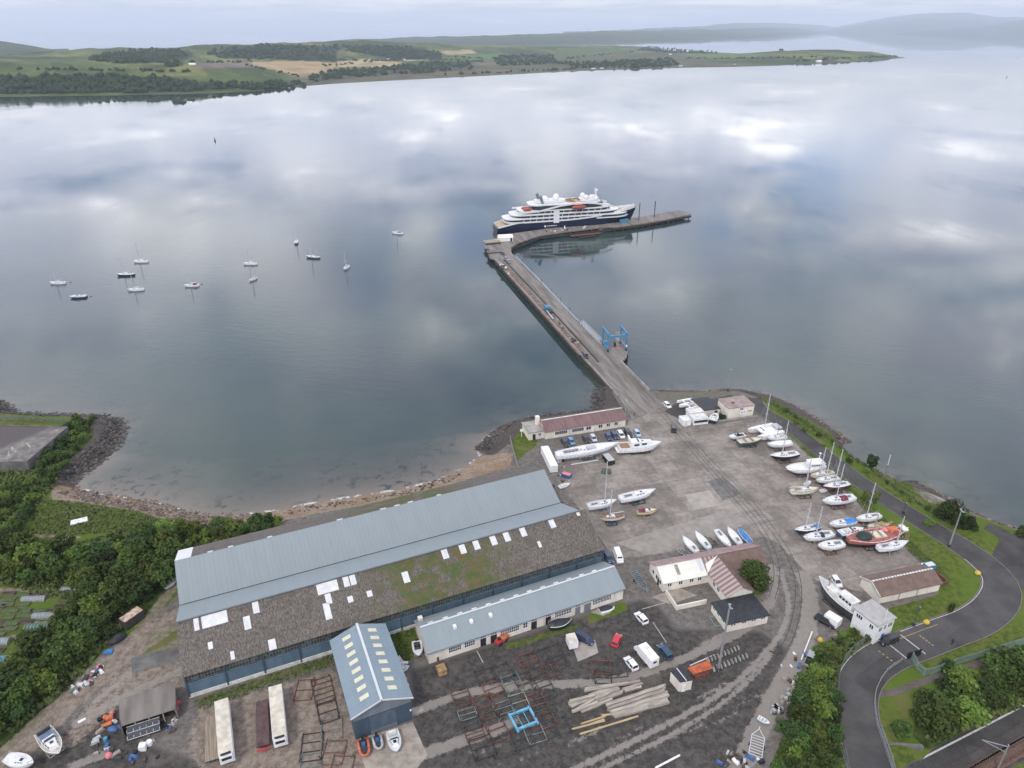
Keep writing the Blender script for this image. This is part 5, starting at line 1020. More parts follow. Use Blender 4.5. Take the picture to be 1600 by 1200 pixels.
# railway
SLEEP = simple('ballast_rust', (.14, .085, .06), .95, var=.4, scale=3); RZ_ = 1.30
for tr in ([(1470, 1215), (1600, 1137), (1760, 1045)], [(1500, 1225), (1600, 1166), (1760, 1078)]):
    c = pp(tr, 1.2, 2.); struct(ribbon('ballast', c, 2.9, RZ_, SLEEP)); mb = MB()
    for i in range(len(c) - 1):
        d = c[i + 1] - c[i]; l = np.linalg.norm(d)
        for k in range(3): p = c[i] + d * k / 3; mb.box((p[0], p[1], RZ_ + .04), (.24, 2.3, .1), math.atan2(d[1], d[0]))
    struct(mb.build('sleepers', DARK if False else simple('sleeper_wood', (.12, .085, .07), .9) if 'sleeper_wood' not in MATS else MATS['sleeper_wood']))
    for d in (-.75, .75):
        o_ = off(c, d); mb = MB()
        for a, b_ in zip(o_[:-1], o_[1:]): mb.bar((a[0], a[1], RZ_ + .16), (b_[0], b_[1], RZ_ + .16), .13, .15)
        struct(mb.build('rails', RUST))
struct(ribbon('platform', pp([(1400, 1230), (1600, 1122), (1780, 1025)], 1.2, 2.), 5.6, 1.40, ASPHD)); struct(ribbon('platform_edge_line', pp([(1400, 1207), (1600, 1103), (1780, 1004)], 1.2, 2.), .35, 1.41, LINEW))

# ================================================================== BOATS
def hull_shape(L_, B, fb, D, sheer, tr, p=2.2, rake=.12, n=15):
    top, bot = [], []; deck = []
    for i in range(n + 1):
        f = i / n; x = -L_ / 2 + L_ * f
        b = B / 2 * ((tr + (1 - tr) * math.sin(min(1, f / .42) * math.pi / 2)) if f < .42 else max(.012, 1 - ((f - .42) / .58) ** p))
        zs = fb + sheer * max(0, (f - .3) / .7) ** 2 + sheer * .15 * max(0, (.3 - f) / .3); rk = rake * L_ * max(0, (f - .7) / .3) ** 1.6; kz = -D * (math.sin(math.pi * min(1, .12 + f * .9)) ** .6 if f < .98 else 0.)
        half = [(x, b, zs), (x - rk * .35, b * (.99 - .1 * max(0, f - .6)), zs * .5), (x - rk, b * (.9 - .25 * max(0, f - .5)), 0.)]
        top.append(half + [(q[0], -q[1], q[2]) for q in half[::-1]]); low = [half[2], (x - rk, b * .55, kz * .65), (x - rk * 1.1, 0.001, kz)]; bot.append(low + [(q[0], -q[1], q[2]) for q in low[::-1][1:]]); deck.append((x, b, zs))
    return top, bot, deck
def build_hull(root, L_, B, fb, D, sheer, tr, hullc, botc, deckm, p=2.2, rake=.12):
    top, bot, deck = hull_shape(L_, B, fb, D, sheer, tr, p, rake)
    mb = MB(); k = len(top[0])
    for i in range(len(top) - 1):
        a = top[i]; b_ = top[i + 1]; mb.add([a[0], a[1], a[2], b_[0], b_[1], b_[2]], [(0, 1, 4, 3), (1, 2, 5, 4)]); mb.add([a[3], a[4], a[5], b_[3], b_[4], b_[5]], [(0, 1, 4, 3), (1, 2, 5, 4)])
    mb.add(top[0], [(0, 1, 2, 3, 4, 5)]); h = mb.build('hull', GEL, root); h.color = hullc + (1,)
    mb = MB(); mb.loft(bot, caps=True, closed=False); u = mb.build('underbody', ANTIFOUL, root); u.color = botc + (1,)
    mb = MB(); vs = []
    for x, b, z in deck: vs += [(x, b * .97, z - .06), (x, 0, z - .01), (x, -b * .97, z - .06)]
    mb.add(vs, [f for i in range(len(deck) - 1) for f in ((3 * i, 3 * i + 1, 3 * i + 4, 3 * i + 3), (3 * i + 1, 3 * i + 2, 3 * i + 5, 3 * i + 4))]); mb.build('deck', deckm, root)
    gw = MB()
    for s in (-1, 1):
        for a, b_ in zip(deck[:-1], deck[1:]): gw.bar((a[0], s * a[1], a[2] + .02), (b_[0], s * b_[1], b_[2] + .02), .09, .12)
    gw.build('toe_rail', TEAK if deckm in (TEAK, CREAMDECK) else WHITE, root)
    return deck
CREAMDECK = simple('cream_deck', (.58, .53, .40), .6, var=.15); GREYDECK = simple('grey_deck', (.42, .43, .43), .7, var=.15); WDECK = simple('white_deck', (.66, .67, .67), .55, var=.12, scale=1.5)
def trunk(root, x0, x1, w0, w1, z, h, mat=WDECK, name='cabin', nwin=3, wm=GLASS):
    t = .78; pts = lambda k, zz: [(x0, -w0 * k, zz), (x1 - (.0 if k == 1 else .35), -w1 * k, zz), (x1 - (.0 if k == 1 else .35), w1 * k, zz), (x0, w0 * k, zz)]
    mb = MB(); mb.add(pts(1, z) + pts(t, z + h), [(4, 5, 6, 7), (0, 1, 5, 4), (1, 2, 6, 5), (2, 3, 7, 6), (3, 0, 4, 7)]); c = mb.build(name, mat, root)
    wn_ = MB()
    for s in (-1, 1):
        for i in range(nwin):
            a = x0 + (x1 - x0) * (.12 + .72 * i / nwin); b_ = a + (x1 - x0) * .72 / nwin * .68; ya = lambda x, kk: s * ((w0 + (w1 - w0) * (x - x0) / (x1 - x0)) * kk + .025); wn_.add([(a, ya(a, .95), z + h * .28), (b_, ya(b_, .95), z + h * .28), (b_, ya(b_, .84), z + h * .75), (a, ya(a, .84), z + h * .75)], [(0, 1, 2, 3)] if s < 0 else [(3, 2, 1, 0)])
    wn_.build('windows', wm, c); hh = MB().box((x0 + (x1 - x0) * .55, 0, z + h + .05), (.6, .6, .08)).build('hatch', GLASS, c); return c
def mast_part(root, x, z, h, blen, matm=ALU, aft=-1, L_=9., fore=True, lean=0.):
    m = MB(); m.tube((x, 0, z), (x + lean, 0, z + h), .15, .11, 6); mo = m.build('mast', matm, root)
    s = MB()
    for k in (.45, .72): s.bar((x, -.75 + .15 * k, z + h * k), (x, .75 - .15 * k, z + h * k), .07)
    s.build('spreaders', matm, mo)
    if blen: b = MB(); b.tube((x - .1, 0, z + 1.0), (x - blen, 0, z + 1.1), .10, .09, 6); bo = b.build('boom', matm, mo)
    if fore:
        r = MB(); top = (x + lean, 0, z + h * .96); r.bar(top, (L_ * .47, 0, z + .1), .035); r.bar(top, (-L_ * .48, 0, z + .1), .03)
        for s_ in (-1, 1): r.bar(top, (x - .2, s_ * 1.2, z), .03)
        r.build('rigging', STEEL, mo)
    return mo
def clip(s):
    w = s.replace(',', '').split()[:15]
    while w[-1] in ('the', 'a', 'of', 'and', 'beside', 'by', 'behind', 'between', 'with', 'on', 'in', 'at', 'dark', 'black-hulled', 'under', 'white', 'red', 'blue', 'tall', 'its', 'left', 'blue-bottomed'): w.pop()
    return ' '.join(w)
def cradle(loc, rz, l, w, h, kind, label):
    m = {'rust': RUST, 'red': REDRUST, 'dark': DARK, 'wood': TIMBER, 'steel': STEEL, 'blue': BLUEP}[kind]; c = thing('boat_cradle', label, 'boat cradle', loc, rz, 'cradles under the boats')
    b = MB()
    for s in (-1, 1): b.bar((-l / 2, s * w / 2, .12), (l / 2, s * w / 2, .12), .2)
    for x in (-.5, 0, .5): b.bar((l * x, -w / 2, .12), (l * x, w / 2, .12), .2)
    b.build('base_frame', m, c)
    for sx_ in (-1, 1):
        for sy_ in (-1, 1): p = MB(); p.bar((sx_ * l * .42, sy_ * w / 2, .12), (sx_ * l * .42, sy_ * w * .36, h), .14); p.bar((sx_ * l * .42, sy_ * w * .36, h), (sx_ * l * .42, sy_ * w * .27, h + .05), .3, .1); p.build('prop', m, c)
    return c
def yacht(label, s_px, b_px, zd=2.5, hull=(.72, .72, .71), bottom=(.05, .07, .12), deck=None, mast=None, boom=3., cabin=1, ck='rust', B=None, tr=.62, cover=None, fin=True, name='sailing_yacht', cat='yacht', cradle_label=None, cpit=True, mastx=.08, fb=None, sheer=None, water=False, loc=None, rz=None, L_=None, ckm=None):
    deck = deck or WDECK
    if loc is None:
        a = P(*s_px, 3 + zd); b_ = P(*b_px, 3 + zd + .25); L_ = (b_ - a).xy.length; rz = heading(a, b_); loc = ((a.x + b_.x) / 2, (a.y + b_.y) / 2, 3.)
    B = B or L_ * (.30 if L_ < 11 else .27); fb = fb or .55 + .045 * L_; sheer = sheer if sheer is not None else .035 * L_; wl = zd - fb if not water else 0.
    D = .055 * L_; root = thing(name, label, cat, (loc[0], loc[1], loc[2] + wl), rz); dk_ = build_hull(root, L_, B, fb, D, sheer, tr, hull, bottom, deck); z = fb
    if fin:
        if wl - D > .25 or water:
            dp = (wl - D - .02) if not water else 1.1; kb = MB(); x0, x1 = -.14 * L_, .13 * L_; kb.add([(x0, -.12, -D * .7), (x1, -.12, -D * .7), (x1, .12, -D * .7), (x0, .12, -D * .7), (x0 + .15 * dp, -.08, -D - dp), (x1 - .45 * dp, -.08, -D - dp), (x1 - .45 * dp, .08, -D - dp), (x0 + .15 * dp, .08, -D - dp)], [(7, 6, 5, 4), (1, 0, 4, 5), (2, 1, 5, 6), (3, 2, 6, 7), (0, 3, 7, 4)]); k = kb.build('keel', ANTIFOUL, root); k.color = bottom + (1,)
        rb_ = MB(); rb_.box((-L_ * .45, 0, -D * .9), (.06 * L_, .1, D * 1.9)); r_ = rb_.build('rudder', ANTIFOUL, root); r_.color = bottom + (1,)
    if cabin: trunk(root, -.10 * L_, .24 * L_, B * .31, B * .17, z - .03, .045 * L_ + .05)
    if cpit:
        xc, lc, wc = -.27 * L_, .25 * L_, B * .46; cp = MB()
        for s in (-1, 1): cp.box((xc, s * wc / 2, z + .12), (lc, .14, .34))
        cp.box((xc - lc / 2, 0, z + .1), (.14, wc, .3)); o_ = cp.build('cockpit_coaming', deck, root); f_ = MB().box((xc, 0, z + .0), (lc, wc, .04)).build('cockpit_floor', simple('cockpit_shade', (.20, .19, .18), .8) if 'cockpit_shade' not in MATS else MATS['cockpit_shade'], o_)
        MB().tube((xc - lc * .25, 0, z), (xc - lc * .25, 0, z + .8), .05).build('wheel_pedestal', STEEL, o_)
    pu = MB(); sr = [MB(), MB()]
    for s in (-1, 1):
        pu.bar((L_ * .485, 0, z + sheer + .6), (L_ * .40, s * B * .2, z + sheer * .8 + .6), .05); pu.bar((L_ * .40, s * B * .2, z + sheer * .8), (L_ * .40, s * B * .2, z + sheer * .8 + .6), .05); q = sr[(s + 1) // 2]; q.bar((-L_ * .47, s * B * .30, z), (-L_ * .47, s * B * .30, z + .65), .05); q.bar((-L_ * .47, s * B * .30, z + .65), (-L_ * .36, s * B * .40, z + .65), .05); q.build('stern_rail', STEEL, root)
    pu.build('pulpit', STEEL, root)
    if mast: mast_part(root, mastx * L_, z, mast, boom, L_=L_)
    if cover:
        cm, x0, x1 = cover; cv_ = MB(); n = 8; secs = []
        for i in range(n + 1):
            x = (x0 + (x1 - x0) * i / n) * L_; f = x / L_ + .5; b = B / 2 * ((tr + (1 - tr) * math.sin(min(1, f / .42) * math.pi / 2)) if f < .42 else max(.02, 1 - ((f - .42) / .58) ** 2.2)) * 1.03; zz = z + .06 + .3 * math.sin(i * 2.1) * .15; secs.append([(x, b, zz - .12), (x, b * .6, zz + .38), (x, 0, zz + .62), (x, -b * .6, zz + .38), (x, -b, zz - .12)])
        cv_.loft(secs, caps=True, closed=False); cv_.build('cover', cm, root, True)
    if ck and not water: cradle(loc, rz, min(4.2, .4 * L_), min(3., B * .9), wl + .12, ck, cradle_label or clip('cradle under the ' + label))
    return root
def motor(label, s_px, b_px, zd=2.2, hull=(.74, .74, .73), bottom=(.03, .035, .05), deck=None, ck=None, style='cruiser', B=None, fb=None, name='motor_boat', cat='motor boat', wm=GLASS, ckl=None, tr=.88, D=None, pw=2.6, L_=None, loc=None, rz=None, water=False, sheer=None):
    if loc is None:
        a = P(*s_px, 3 + zd); b_ = P(*b_px, 3 + zd + .2); L_ = (b_ - a).xy.length; rz = heading(a, b_); loc = ((a.x + b_.x) / 2, (a.y + b_.y) / 2, 3.)
    B = B or min(.36 * L_, 4.6); fb = fb or .5 + .05 * L_; wl = zd - fb if not water else 0.; root = thing(name, label, cat, (loc[0], loc[1], loc[2] + wl), rz); D = D or .06 * L_
    build_hull(root, L_, B, fb, D, .03 * L_ if sheer is None else sheer, tr, hull, bottom, deck or WDECK, pw, .14); z = fb
    if style == 'cruiser':
        trunk(root, -.12 * L_, .30 * L_, B * .40, B * .22, z, .055 * L_ + .2, nwin=3, wm=wm); ws = MB(); ws.add([(-.02 * L_, -B * .3, z + .075 * L_), (.06 * L_, -B * .22, z + .05 * L_ + .2), (.06 * L_, B * .22, z + .05 * L_ + .2), (-.02 * L_, B * .3, z + .075 * L_)], [(0, 1, 2, 3)]); MB().box((-.02 * L_, 0, z + .085 * L_), (.05 * L_, B * .56, .45)).build('windscreen', GLASS, root)
        MB().box((-.31 * L_, 0, z + .03), (.30 * L_, B * .7, .06)).build('cockpit_floor', GREYDECK, root); MB().box((-.40 * L_, 0, z + .28), (.06 * L_, B * .6, .5)).build('seat', WHITE, root)
    elif style == 'fly':
        c = trunk(root, -.22 * L_, .28 * L_, B * .42, B * .2, z, 1.35, nwin=2); MB().box((-.12 * L_, 0, z + 1.5), (.24 * L_, B * .62, .35)).build('flybridge', WHITE, root); MB().bar((-.22 * L_, -B * .36, z + .8), (-.26 * L_, -B * .30, z + 3.0), .3, .5).build('arch', WHITE, root); MB().bar((-.22 * L_, B * .36, z + .8), (-.26 * L_, B * .30, z + 3.0), .3, .5).build('arch', WHITE, root); MB().bar((-.26 * L_, -B * .32, z + 3.), (-.26 * L_, B * .32, z + 3.), .5, .25).build('arch', WHITE, root)
        MB().box((-.06 * L_, 0, z + 1.85), (.02 * L_, B * .5, .5)).build('windscreen', GLASS, root); MB().box((-.36 * L_, 0, z + .04), (.22 * L_, B * .72, .06)).build('cockpit_floor', TEAK, root); MB().box((-.52 * L_, 0, .3), (.06 * L_, B * .8, .12)).build('bathing_platform', WHITE, root)
    elif style == 'open':
        MB().box((-.08 * L_, 0, z + .02), (.62 * L_, B * .66, .06)).build('cockpit_floor', GREYDECK, root)
        for x in (-.22, .05): MB().box((x * L_, 0, z + .18), (.08 * L_, B * .7, .12)).build('thwart', WHITE if deck is None else TEAK, root)
    elif style == 'speed':
        MB().box((-.18 * L_, 0, z + .02), (.46 * L_, B * .62, .06)).build('cockpit_floor', DARK, root); MB().box((.06 * L_, 0, z + .22), (.05 * L_, B * .62, .42)).build('windscreen', GLASS, root)
        for y in (-.2, .2): MB().box((-.10 * L_, y * B, z + .25), (.5, .45, .5)).build('seat', BLACK, root)
        MB().box((-.52 * L_, 0, .55), (.4, .45, 1.1)).build('outboard_motor', BLACK, root)
    elif style == 'wheelhouse':
        hh = MB(); x0, x1 = -.38 * L_, -.06 * L_; hh.prism([(x0, -B * .30), (x1, -B * .26), (x1, B * .26), (x0, B * .30)], z - .05, z + 1.9); h = hh.build('wheelhouse', WHITE, root); MB().prism([(x0 - .2, -B * .33), (x1 + .3, -B * .29), (x1 + .3, B * .29), (x0 - .2, B * .33)], z + 1.9, z + 2.05).build('roof', DIRTYWHITE, h)
        w = MB()
        for s in (-1, 1):
            for i in range(4): w.box((x0 + (x1 - x0) * (.15 + .23 * i), s * B * .285, z + 1.35), ((x1 - x0) * .16, B * .06, .55))
        for y in (-.15, 0, .15): w.box((x1 + .02, y * B, z + 1.35), (.06, B * .11, .55))
        w.build('windows', GLASS, h)
    if ck: cradle(loc, rz, .45 * L_, B * .8, max(.3, wl + .1), ck, ckl or clip('supports under the ' + label))
    return root
def tender(label, c_px, L_=3., rz=0., hull=(.7, .7, .7), deck=None, flip=False, z=.2):
    p = P(*c_px, 3.3); t = motor(label, None, None, hull=hull, loc=(p.x, p.y, 3.), rz=rz, L_=L_, B=L_ * .45, fb=.4, zd=.4 + z, style='open', name='dinghy', cat='dinghy', deck=deck, sheer=.12)
    if flip: t.rotation_euler = (math.pi, 0, rz); t.location.z = 3.45
    return t
NV, BL, GRN, DR, BLK, WH, CRM = (.02, .035, .09), (.05, .16, .34), (.03, .10, .075), (.13, .03, .03), (.02, .02, .025), (.72, .72, .71), (.60, .56, .44)
# --- right-hand rows of the yard
motor('small white speedboat with dark hull on a trailer, nearest the quay road', (1164, 678.5), (1139, 681.5), 1.5, style='speed', bottom=BLK, ck='rust')
motor('green hulled open motor boat with cream deck box', (1153.5, 690), (1191.5, 684), 2.3, hull=GRN, bottom=(.05, .13, .10), deck=CREAMDECK, style='open', ck='dark', B=3.)
def cat_boat():
    a, b_ = P(1216, 669, 5.2), P(1175, 678, 5.2); L_ = (b_ - a).xy.length; r = thing('catamaran', 'big white catamaran with twin hulls and tall mast at the head of the yard', 'catamaran', ((a.x + b_.x) / 2, (a.y + b_.y) / 2, 4.0), heading(a, b_))
    for s in (-1, 1):
        top, bot, dk_ = hull_shape(L_, 1.7, 1.6, .5, .2, .7); o = MB().loft([[(p[0], p[1] + s * 2.6, p[2]) for p in t_] for t_ in top]).build('hull', GEL, r); o.color = WH + (1,); u = MB().loft([[(p[0], p[1] + s * 2.6, p[2]) for p in t_] for t_ in bot], closed=False).build('underbody', ANTIFOUL, r); u.color = (.3, .3, .3, 1)
    MB().prism([(-L_ * .35, -2.7), (L_ * .18, -2.7), (L_ * .18, 2.7), (-L_ * .35, 2.7)], 1.0, 1.75).build('bridge_deck', WHITE, r); c = MB().loft([[(x_, w_ * math.cos(t), 1.7 + h_ * max(0, math.sin(t))) for t in [math.pi * k / 10 for k in range(11)]] for x_, w_, h_ in ((-2.6, 2.2, .75), (-1., 2.3, .95), (1.0, 2.0, .9), (2.6, 1.0, .3))], closed=False).build('cabin', WHITE, r, True); MB().box((1.5, 0, 2.35), (.3, 2.2, .3)).build('windows', GLASS, c)
    MB().box((-L_ * .42, 0, 2.2), (2.2, 3.2, .4)).build('dinghy_davit', GREYDECK, r); mast_part(r, .6, 1.8, 13.5, 4., L_=L_); return r
cat_boat()
yacht('small white yacht with blue hull bottom behind the slim white hull', (1229, 681.5), (1199, 683), 2.2, bottom=BL, mast=None)
yacht('slim white yacht hull under a white cover, between the blue-bottomed boat and the black-hulled one', (1237.5, 690.5), (1199, 693), 2.3, bottom=(.3, .3, .3), cabin=0, cpit=False, cover=(WHITE, -.46, .42), fin=True)
yacht('white decked yacht with black hull, tall white mast and boom', (1248, 707.5), (1203, 711.5), 2.5, hull=BLK, bottom=(.06, .06, .07), mast=12.5, boom=4.2)
lbt = motor('long white converted lifeboat with dark red bottom and aft wheelhouse', (1289, 726), (1227.5, 731), 2.6, bottom=(.09, .025, .035), style='none', B=4.4, fb=1.25, tr=.45, D=1.2, name='lifeboat', cat='lifeboat', sheer=.5, ck='dark')
h = MB().prism([(-5.6, -1.6), (-.9, -1.5), (-.9, 1.5), (-5.6, 1.6)], 1.2, 2.9).build('wheelhouse', WHITE, lbt); w = MB()
for s in (-1, 1):
    for i in range(5): w.box((-4.4 + i * .75, s * 1.56, 2.3), (.5, .12, .45))
w.build('windows', GLASS, h); MB().tube((-4.2, 0, 2.9), (-4.2, 0, 5.6), .1).build('mast', WHITE, h); MB().ball((-4.2, 0, 5.7), .4, sc=(1, 1, .5)).build('radar', WHITE, h); MB().loft([[(x_, 1.75 * math.cos(t) * k, 1.12 + .6 * math.sin(t) * k) for t in [math.pi * q / 8 for q in range(9)]] for x_, k in ((-1., 1.), (2.5, .97), (5., .75), (6.2, .35))], closed=False).build('foredeck_canopy', WHITE, lbt, True)
yacht('cream yacht beside the long white lifeboat', (1303, 737), (1265.5, 742), 2.4, hull=CRM, bottom=(.12, .12, .12), deck=CREAMDECK, mast=9.5, ck='wood')
yacht('white yacht with maroon hull bottom and tall mast', (1311, 746), (1275, 749), 2.4, bottom=(.15, .02, .05), mast=13., boom=3.5, ck='dark')
yacht('white decked yacht with dark red hull by the verge', (1327, 754.5), (1287, 759.5), 2.4, hull=(.12, .025, .03), bottom=(.10, .03, .03), mast=12.5, ck='dark')
yacht('cream ketch with wooden deck house and tall raked mast', (1236, 766), (1281, 761.5), 2.6, hull=(.62, .62, .52), bottom=(.10, .20, .18), deck=CREAMDECK, mast=11., boom=5., ck='rust', mastx=-.02)
yacht('white yacht with maroon cockpit cover on a red cradle', (1335.5, 775), (1285, 782), 2.7, bottom=(.04, .09, .20), mast=12., ck='red', cover=(MAROONCL, -.22, -.02))
tender('small white open dinghy on the ground beside the cream ketch', (1288, 767), 2.9, R(20)); tender('small white rubber dinghy behind the cream ketch', (1262, 756), 3., R(40))
yacht('white motorsailer with black hull and blue stern cover', (1281, 822), (1242, 827.5), 2.4, hull=BLK, bottom=(.12, .03, .03), mast=8.5, cover=(BLUETARP, -.47, -.30), ck='rust')
yacht('white yacht with navy canvas dodger and thin white mast', (1302, 832), (1255, 839), 2.5, bottom=(.5, .5, .5), mast=9.5, cover=(simple('navy_canvas', (.02, .03, .08), .8), -.14, -.04), ck='wood')
yacht('white yacht with bright blue cockpit cover', (1337, 812.5), (1296, 818), 2.5, bottom=(.35, .38, .4), cover=(simple('bright_blue_canvas', (.04, .22, .55), .7), -.46, -.08), ck='dark')
motor('white motor cruiser with open dark stern and blue hull, left of the red fishing boat', (1312, 833), (1349, 825), 2.4, hull=(.06, .11, .22), style='cruiser', ck='dark')
yacht('small rounded white yacht on a red cradle in front of the row', (1318.5, 847.5), (1278, 852), 2.5, bottom=(.5, .5, .5), ck='red', B=3.0)
yacht('white yacht with plain deck nearest the verge behind the red fishing boat', (1376, 804), (1338, 809.5), 2.6, bottom=(.05, .10, .25), mast=11.5, boom=0, ck='rust')
yacht('white yacht with bowsprit beside the red fishing boat', (1372, 855), (1419.5, 845.5), 2.6, bottom=(.08, .09, .09), mast=9., boom=0, ck='steel', mastx=.1)
wk = yacht('cream unfinished yacht hull littered with timber behind the red fishing boat', (1358, 822), (1393, 817.5), 2.2, hull=CRM, deck=CREAMDECK, cabin=0, ck='wood', cpit=False)
for i in range(9): MB().bar((rnd.uniform(-3, 2), rnd.uniform(-.9, .9), 1.1), (rnd.uniform(-1, 4), rnd.uniform(-.9, .9), 1.3), .15).build('plank', YELLOWLOG, wk)
rd = motor('big red wooden fishing boat with black bottom and green tarpaulin', (1325, 842), (1417.5, 830), 3.1, hull=(.33, .10, .085), bottom=BLK, deck=simple('red_deck', (.31, .115, .10), .8, var=.3), style='none', B=5.4, fb=1.0, tr=.3, D=1.9, pw=2.2, name='fishing_boat', cat='fishing boat', sheer=1.4, ck='dark')
rm = MB()
for x in np.arange(-7, 8, .9):
    for s in (-1, 1): rm.box((x, s * 2.35, 1.35 + .03 * max(0, x)), (.12, .12, .7))
rm.build('stanchions', PINK, rd); dt = MB(); secs = []
for i in range(7): a = i / 6; secs.append([(-6.2 + a * 4.2, 1.9 * math.sin(math.pi * (.12 + .76 * a)) * math.cos(t), 0.9 + 1.5 * math.sin(math.pi * (.12 + .76 * a)) * max(0, math.sin(t)) + .15 * math.sin(i * 3 + t * 4)) for t in [math.pi * k / 8 for k in range(9)]])
dt.loft(secs, closed=False).build('tarpaulin', simple('dark_green_tarpaulin', (.015, .035, .03), .6, bump=.5), rd, True); MB().box((.2, .0, 1.3), (3.4, 2.6, .5)).build('hatch', CREAMDECK, rd); MB().box((.4, .0, 1.65), (.4, 2.7, .25)).build('beam', TIMBER, rd); MB().box((4.6, .6, 1.8), (2.6, 2.0, .9)).build('orange_crate', ORANGE, rd); MB().ball((3., 1.2, 1.6), .9, sc=(1.3, 1, .5)).build('net_heap', PINK, rd); MB().box((7.3, 0, 2.5), (1.3, 2.4, .5)).build('bow_rail', WHITE, rd)
MB().tube((-1.8, 0, .9), (-1.5, 0, 8.), .13).build('mast', TIMBER, rd)
# --- left side of the yard
rc = yacht('very long white racing yacht with black rudder lying beside the harbour office cars', (869.5, 709.5), (967.5, 691), 3.4, bottom=(.60, .62, .66), cabin=0, ck='dark', B=4.4, sheer=.3, fb=1.3)
for i in range(9): MB().box((-7 + i * 1.1, rnd.uniform(-.8, .8), 1.5), (.5, .5, .25)).build('deck_fitting', STEEL, rc)
MB().box((-8.6, 0, -1.6), (.8, .15, 2.6)).build('black_rudder', BLACK, rc); MB().box((1., 0, 1.55), (3., 1.6, .45)).build('coachroof', GREYDECK, rc)
motor('big white flybridge motor yacht beside the racing yacht', (966, 697), (1033, 691), 2.7, style='fly', B=4.3, fb=1.7, name='motor_yacht', cat='motor yacht', ck='dark')
yacht('white yacht with dark windows nearest the warehouse gable', (918.5, 790), (963.5, 780.5), 2.6, bottom=(.12, .28, .42), mast=14., ck='steel', tr=.75)
yacht('large white yacht with blue bottom and stern wheel on timber cradle', (968.5, 778), (1024, 764.5), 2.8, bottom=(.04, .10, .24), ck='dark', tr=.78)
cs = yacht('classic wooden yacht with teak deck, blue bottom and furled boom', (975.5, 804), (937, 808), 2.6, hull=(.62, .58, .48), bottom=(.03, .07, .20), deck=TEAK, mast=9., boom=4., ck='dark', tr=.35)
yacht('small cream and wood dayboat on low wooden cradle', (995.5, 799), (1028, 794.5), 2.0, hull=(.55, .48, .30), bottom=(.14, .06, .04), deck=CREAMDECK, ck='wood', cabin=1, tr=.5, cover=(MAROONCL, -.44, -.14))
tender('small grey dinghy lying by the warehouse corner', (882, 759.5), 3.8, R(30))
# --- dinghies behind the clubhouse
for lab, a, b_, c, cov in (('white keelboat first from the left in the row behind the clubhouse', (1089.5, 861.5), (1066.5, 837), WH, None), ('pale blue-white keelboat second from the left behind the clubhouse', (1108.5, 856), (1086.5, 829.5), (.55, .68, .68), None),
    ('white keelboat with grey cockpit third from the left behind the clubhouse', (1119, 827), (1142, 853.5), WH, None), ('slender white keelboat fourth from the left behind the clubhouse', (1157, 849), (1137, 823), WH, None), ('keelboat wrapped in a blue cover at the right end of the clubhouse row', (1173, 848), (1153, 823.5), (.06, .2, .42), (BLUETARP, -.49, .46))):
    yacht(lab, a, b_, 1.5, hull=c, bottom=(.3, .3, .3), cabin=0, ck='steel', B=2.1, fb=.7, fin=False, name='keelboat', cat='keelboat', cover=cov, cpit=cov is None)
def trailer(label, a_px, b_px, w=2., mat=None, bars=6):
    a, b_ = P(*a_px, 3.5), P(*b_px, 3.5); l = (b_ - a).xy.length; t = thing('boat_trailer', label, 'boat trailer', ((a.x + b_.x) / 2, (a.y + b_.y) / 2, 3.), heading(a, b_)); mat = mat or STEEL; f = MB()
    for s in (-1, 1): f.bar((-l / 2, s * w / 2, .6), (l * .15, s * w / 2, .6), .12); f.bar((l * .15, s * w / 2, .6), (l * .42, 0, .6), .12)
    f.bar((l * .40, 0, .6), (l / 2, 0, .6), .14)
    for i in range(bars): x = -l / 2 + l * .65 * i / (bars - 1); f.bar((x, -w / 2, .6), (x, w / 2, .6), .11)
    f.build('frame', mat, t)
    for s in (-1, 1): wh = MB(); wh.tube((-l * .15, s * (w / 2 + .1), .33), (-l * .15, s * (w / 2 + .32), .33), .33, n=12); wh.build('wheel', BLACK, t)
    return t
trailer('empty grey boat trailer at the left end of the clubhouse row', (1077, 868), (1056, 857), 1.8); trailer('empty dark boat trailer between two keelboats behind the clubhouse', (1117, 852), (1101, 838), 1.8, DARK)
trailer('long narrow blue-grey boat trailer beside the clubhouse gable', (989.5, 893), (1013, 926), 2.0, simple('blue_grey_steel', (.16, .24, .27), .6), 9); trailer('long galvanised boat trailer by the thicket edge', (1180, 1181), (1187, 1136), 2.4, ALU, 8)
# --- single boats around the site
fb_ = motor('old black hulled fishing boat with white wheelhouse beside the gatehouse', (1343, 958), (1279, 905), 3.0, hull=(.05, .05, .048), bottom=(.06, .03, .025), deck=GREYDECK, style='wheelhouse', B=4.0, fb=1.9, name='fishing_boat', cat='fishing boat', sheer=1.2, ck='dark'); MB().box((1.0, 0, 2.3), (4., 2., .8)).build('deck_house', DIRTYWHITE, fb_); MB().tube((3., 0, 2.), (3., 0, 9.5), .12).build('mast', TIMBER, fb_); MB().bar((6.8, 0, 3.2), (9., 0, 3.7), .18).build('bowsprit', TIMBER, fb_); MB().box((2.6, .6, 2.4), (1., .8, .5)).build('fish_box', ORANGE, fb_)
gcb = motor('faded grey cabin cruiser with open stern by the dirt track', (66, 1141), (92, 1177), 1.9, hull=(.34, .33, .29), deck=simple('bleached_deck', (.46, .42, .36), .8, var=.3), style='cruiser', B=3.3, ck='wood', wm=GLASS); MB().box((-1.2, 0, 1.35), (2.4, 2.3, .12)).build('blue_seat', simple('faded_blue_vinyl', (.12, .18, .28), .7), gcb); MB().box((-3.0, 0, 1.5), (.3, 2.4, .8)).build('stern_frame', DARK, gcb)
yacht('white yacht hull with dark deck hatches at the bottom left corner', (8.5, 1183), (52, 1191), 2.0, bottom=(.35, .10, .09), cabin=1, ck='wood', B=2.6, cpit=False)
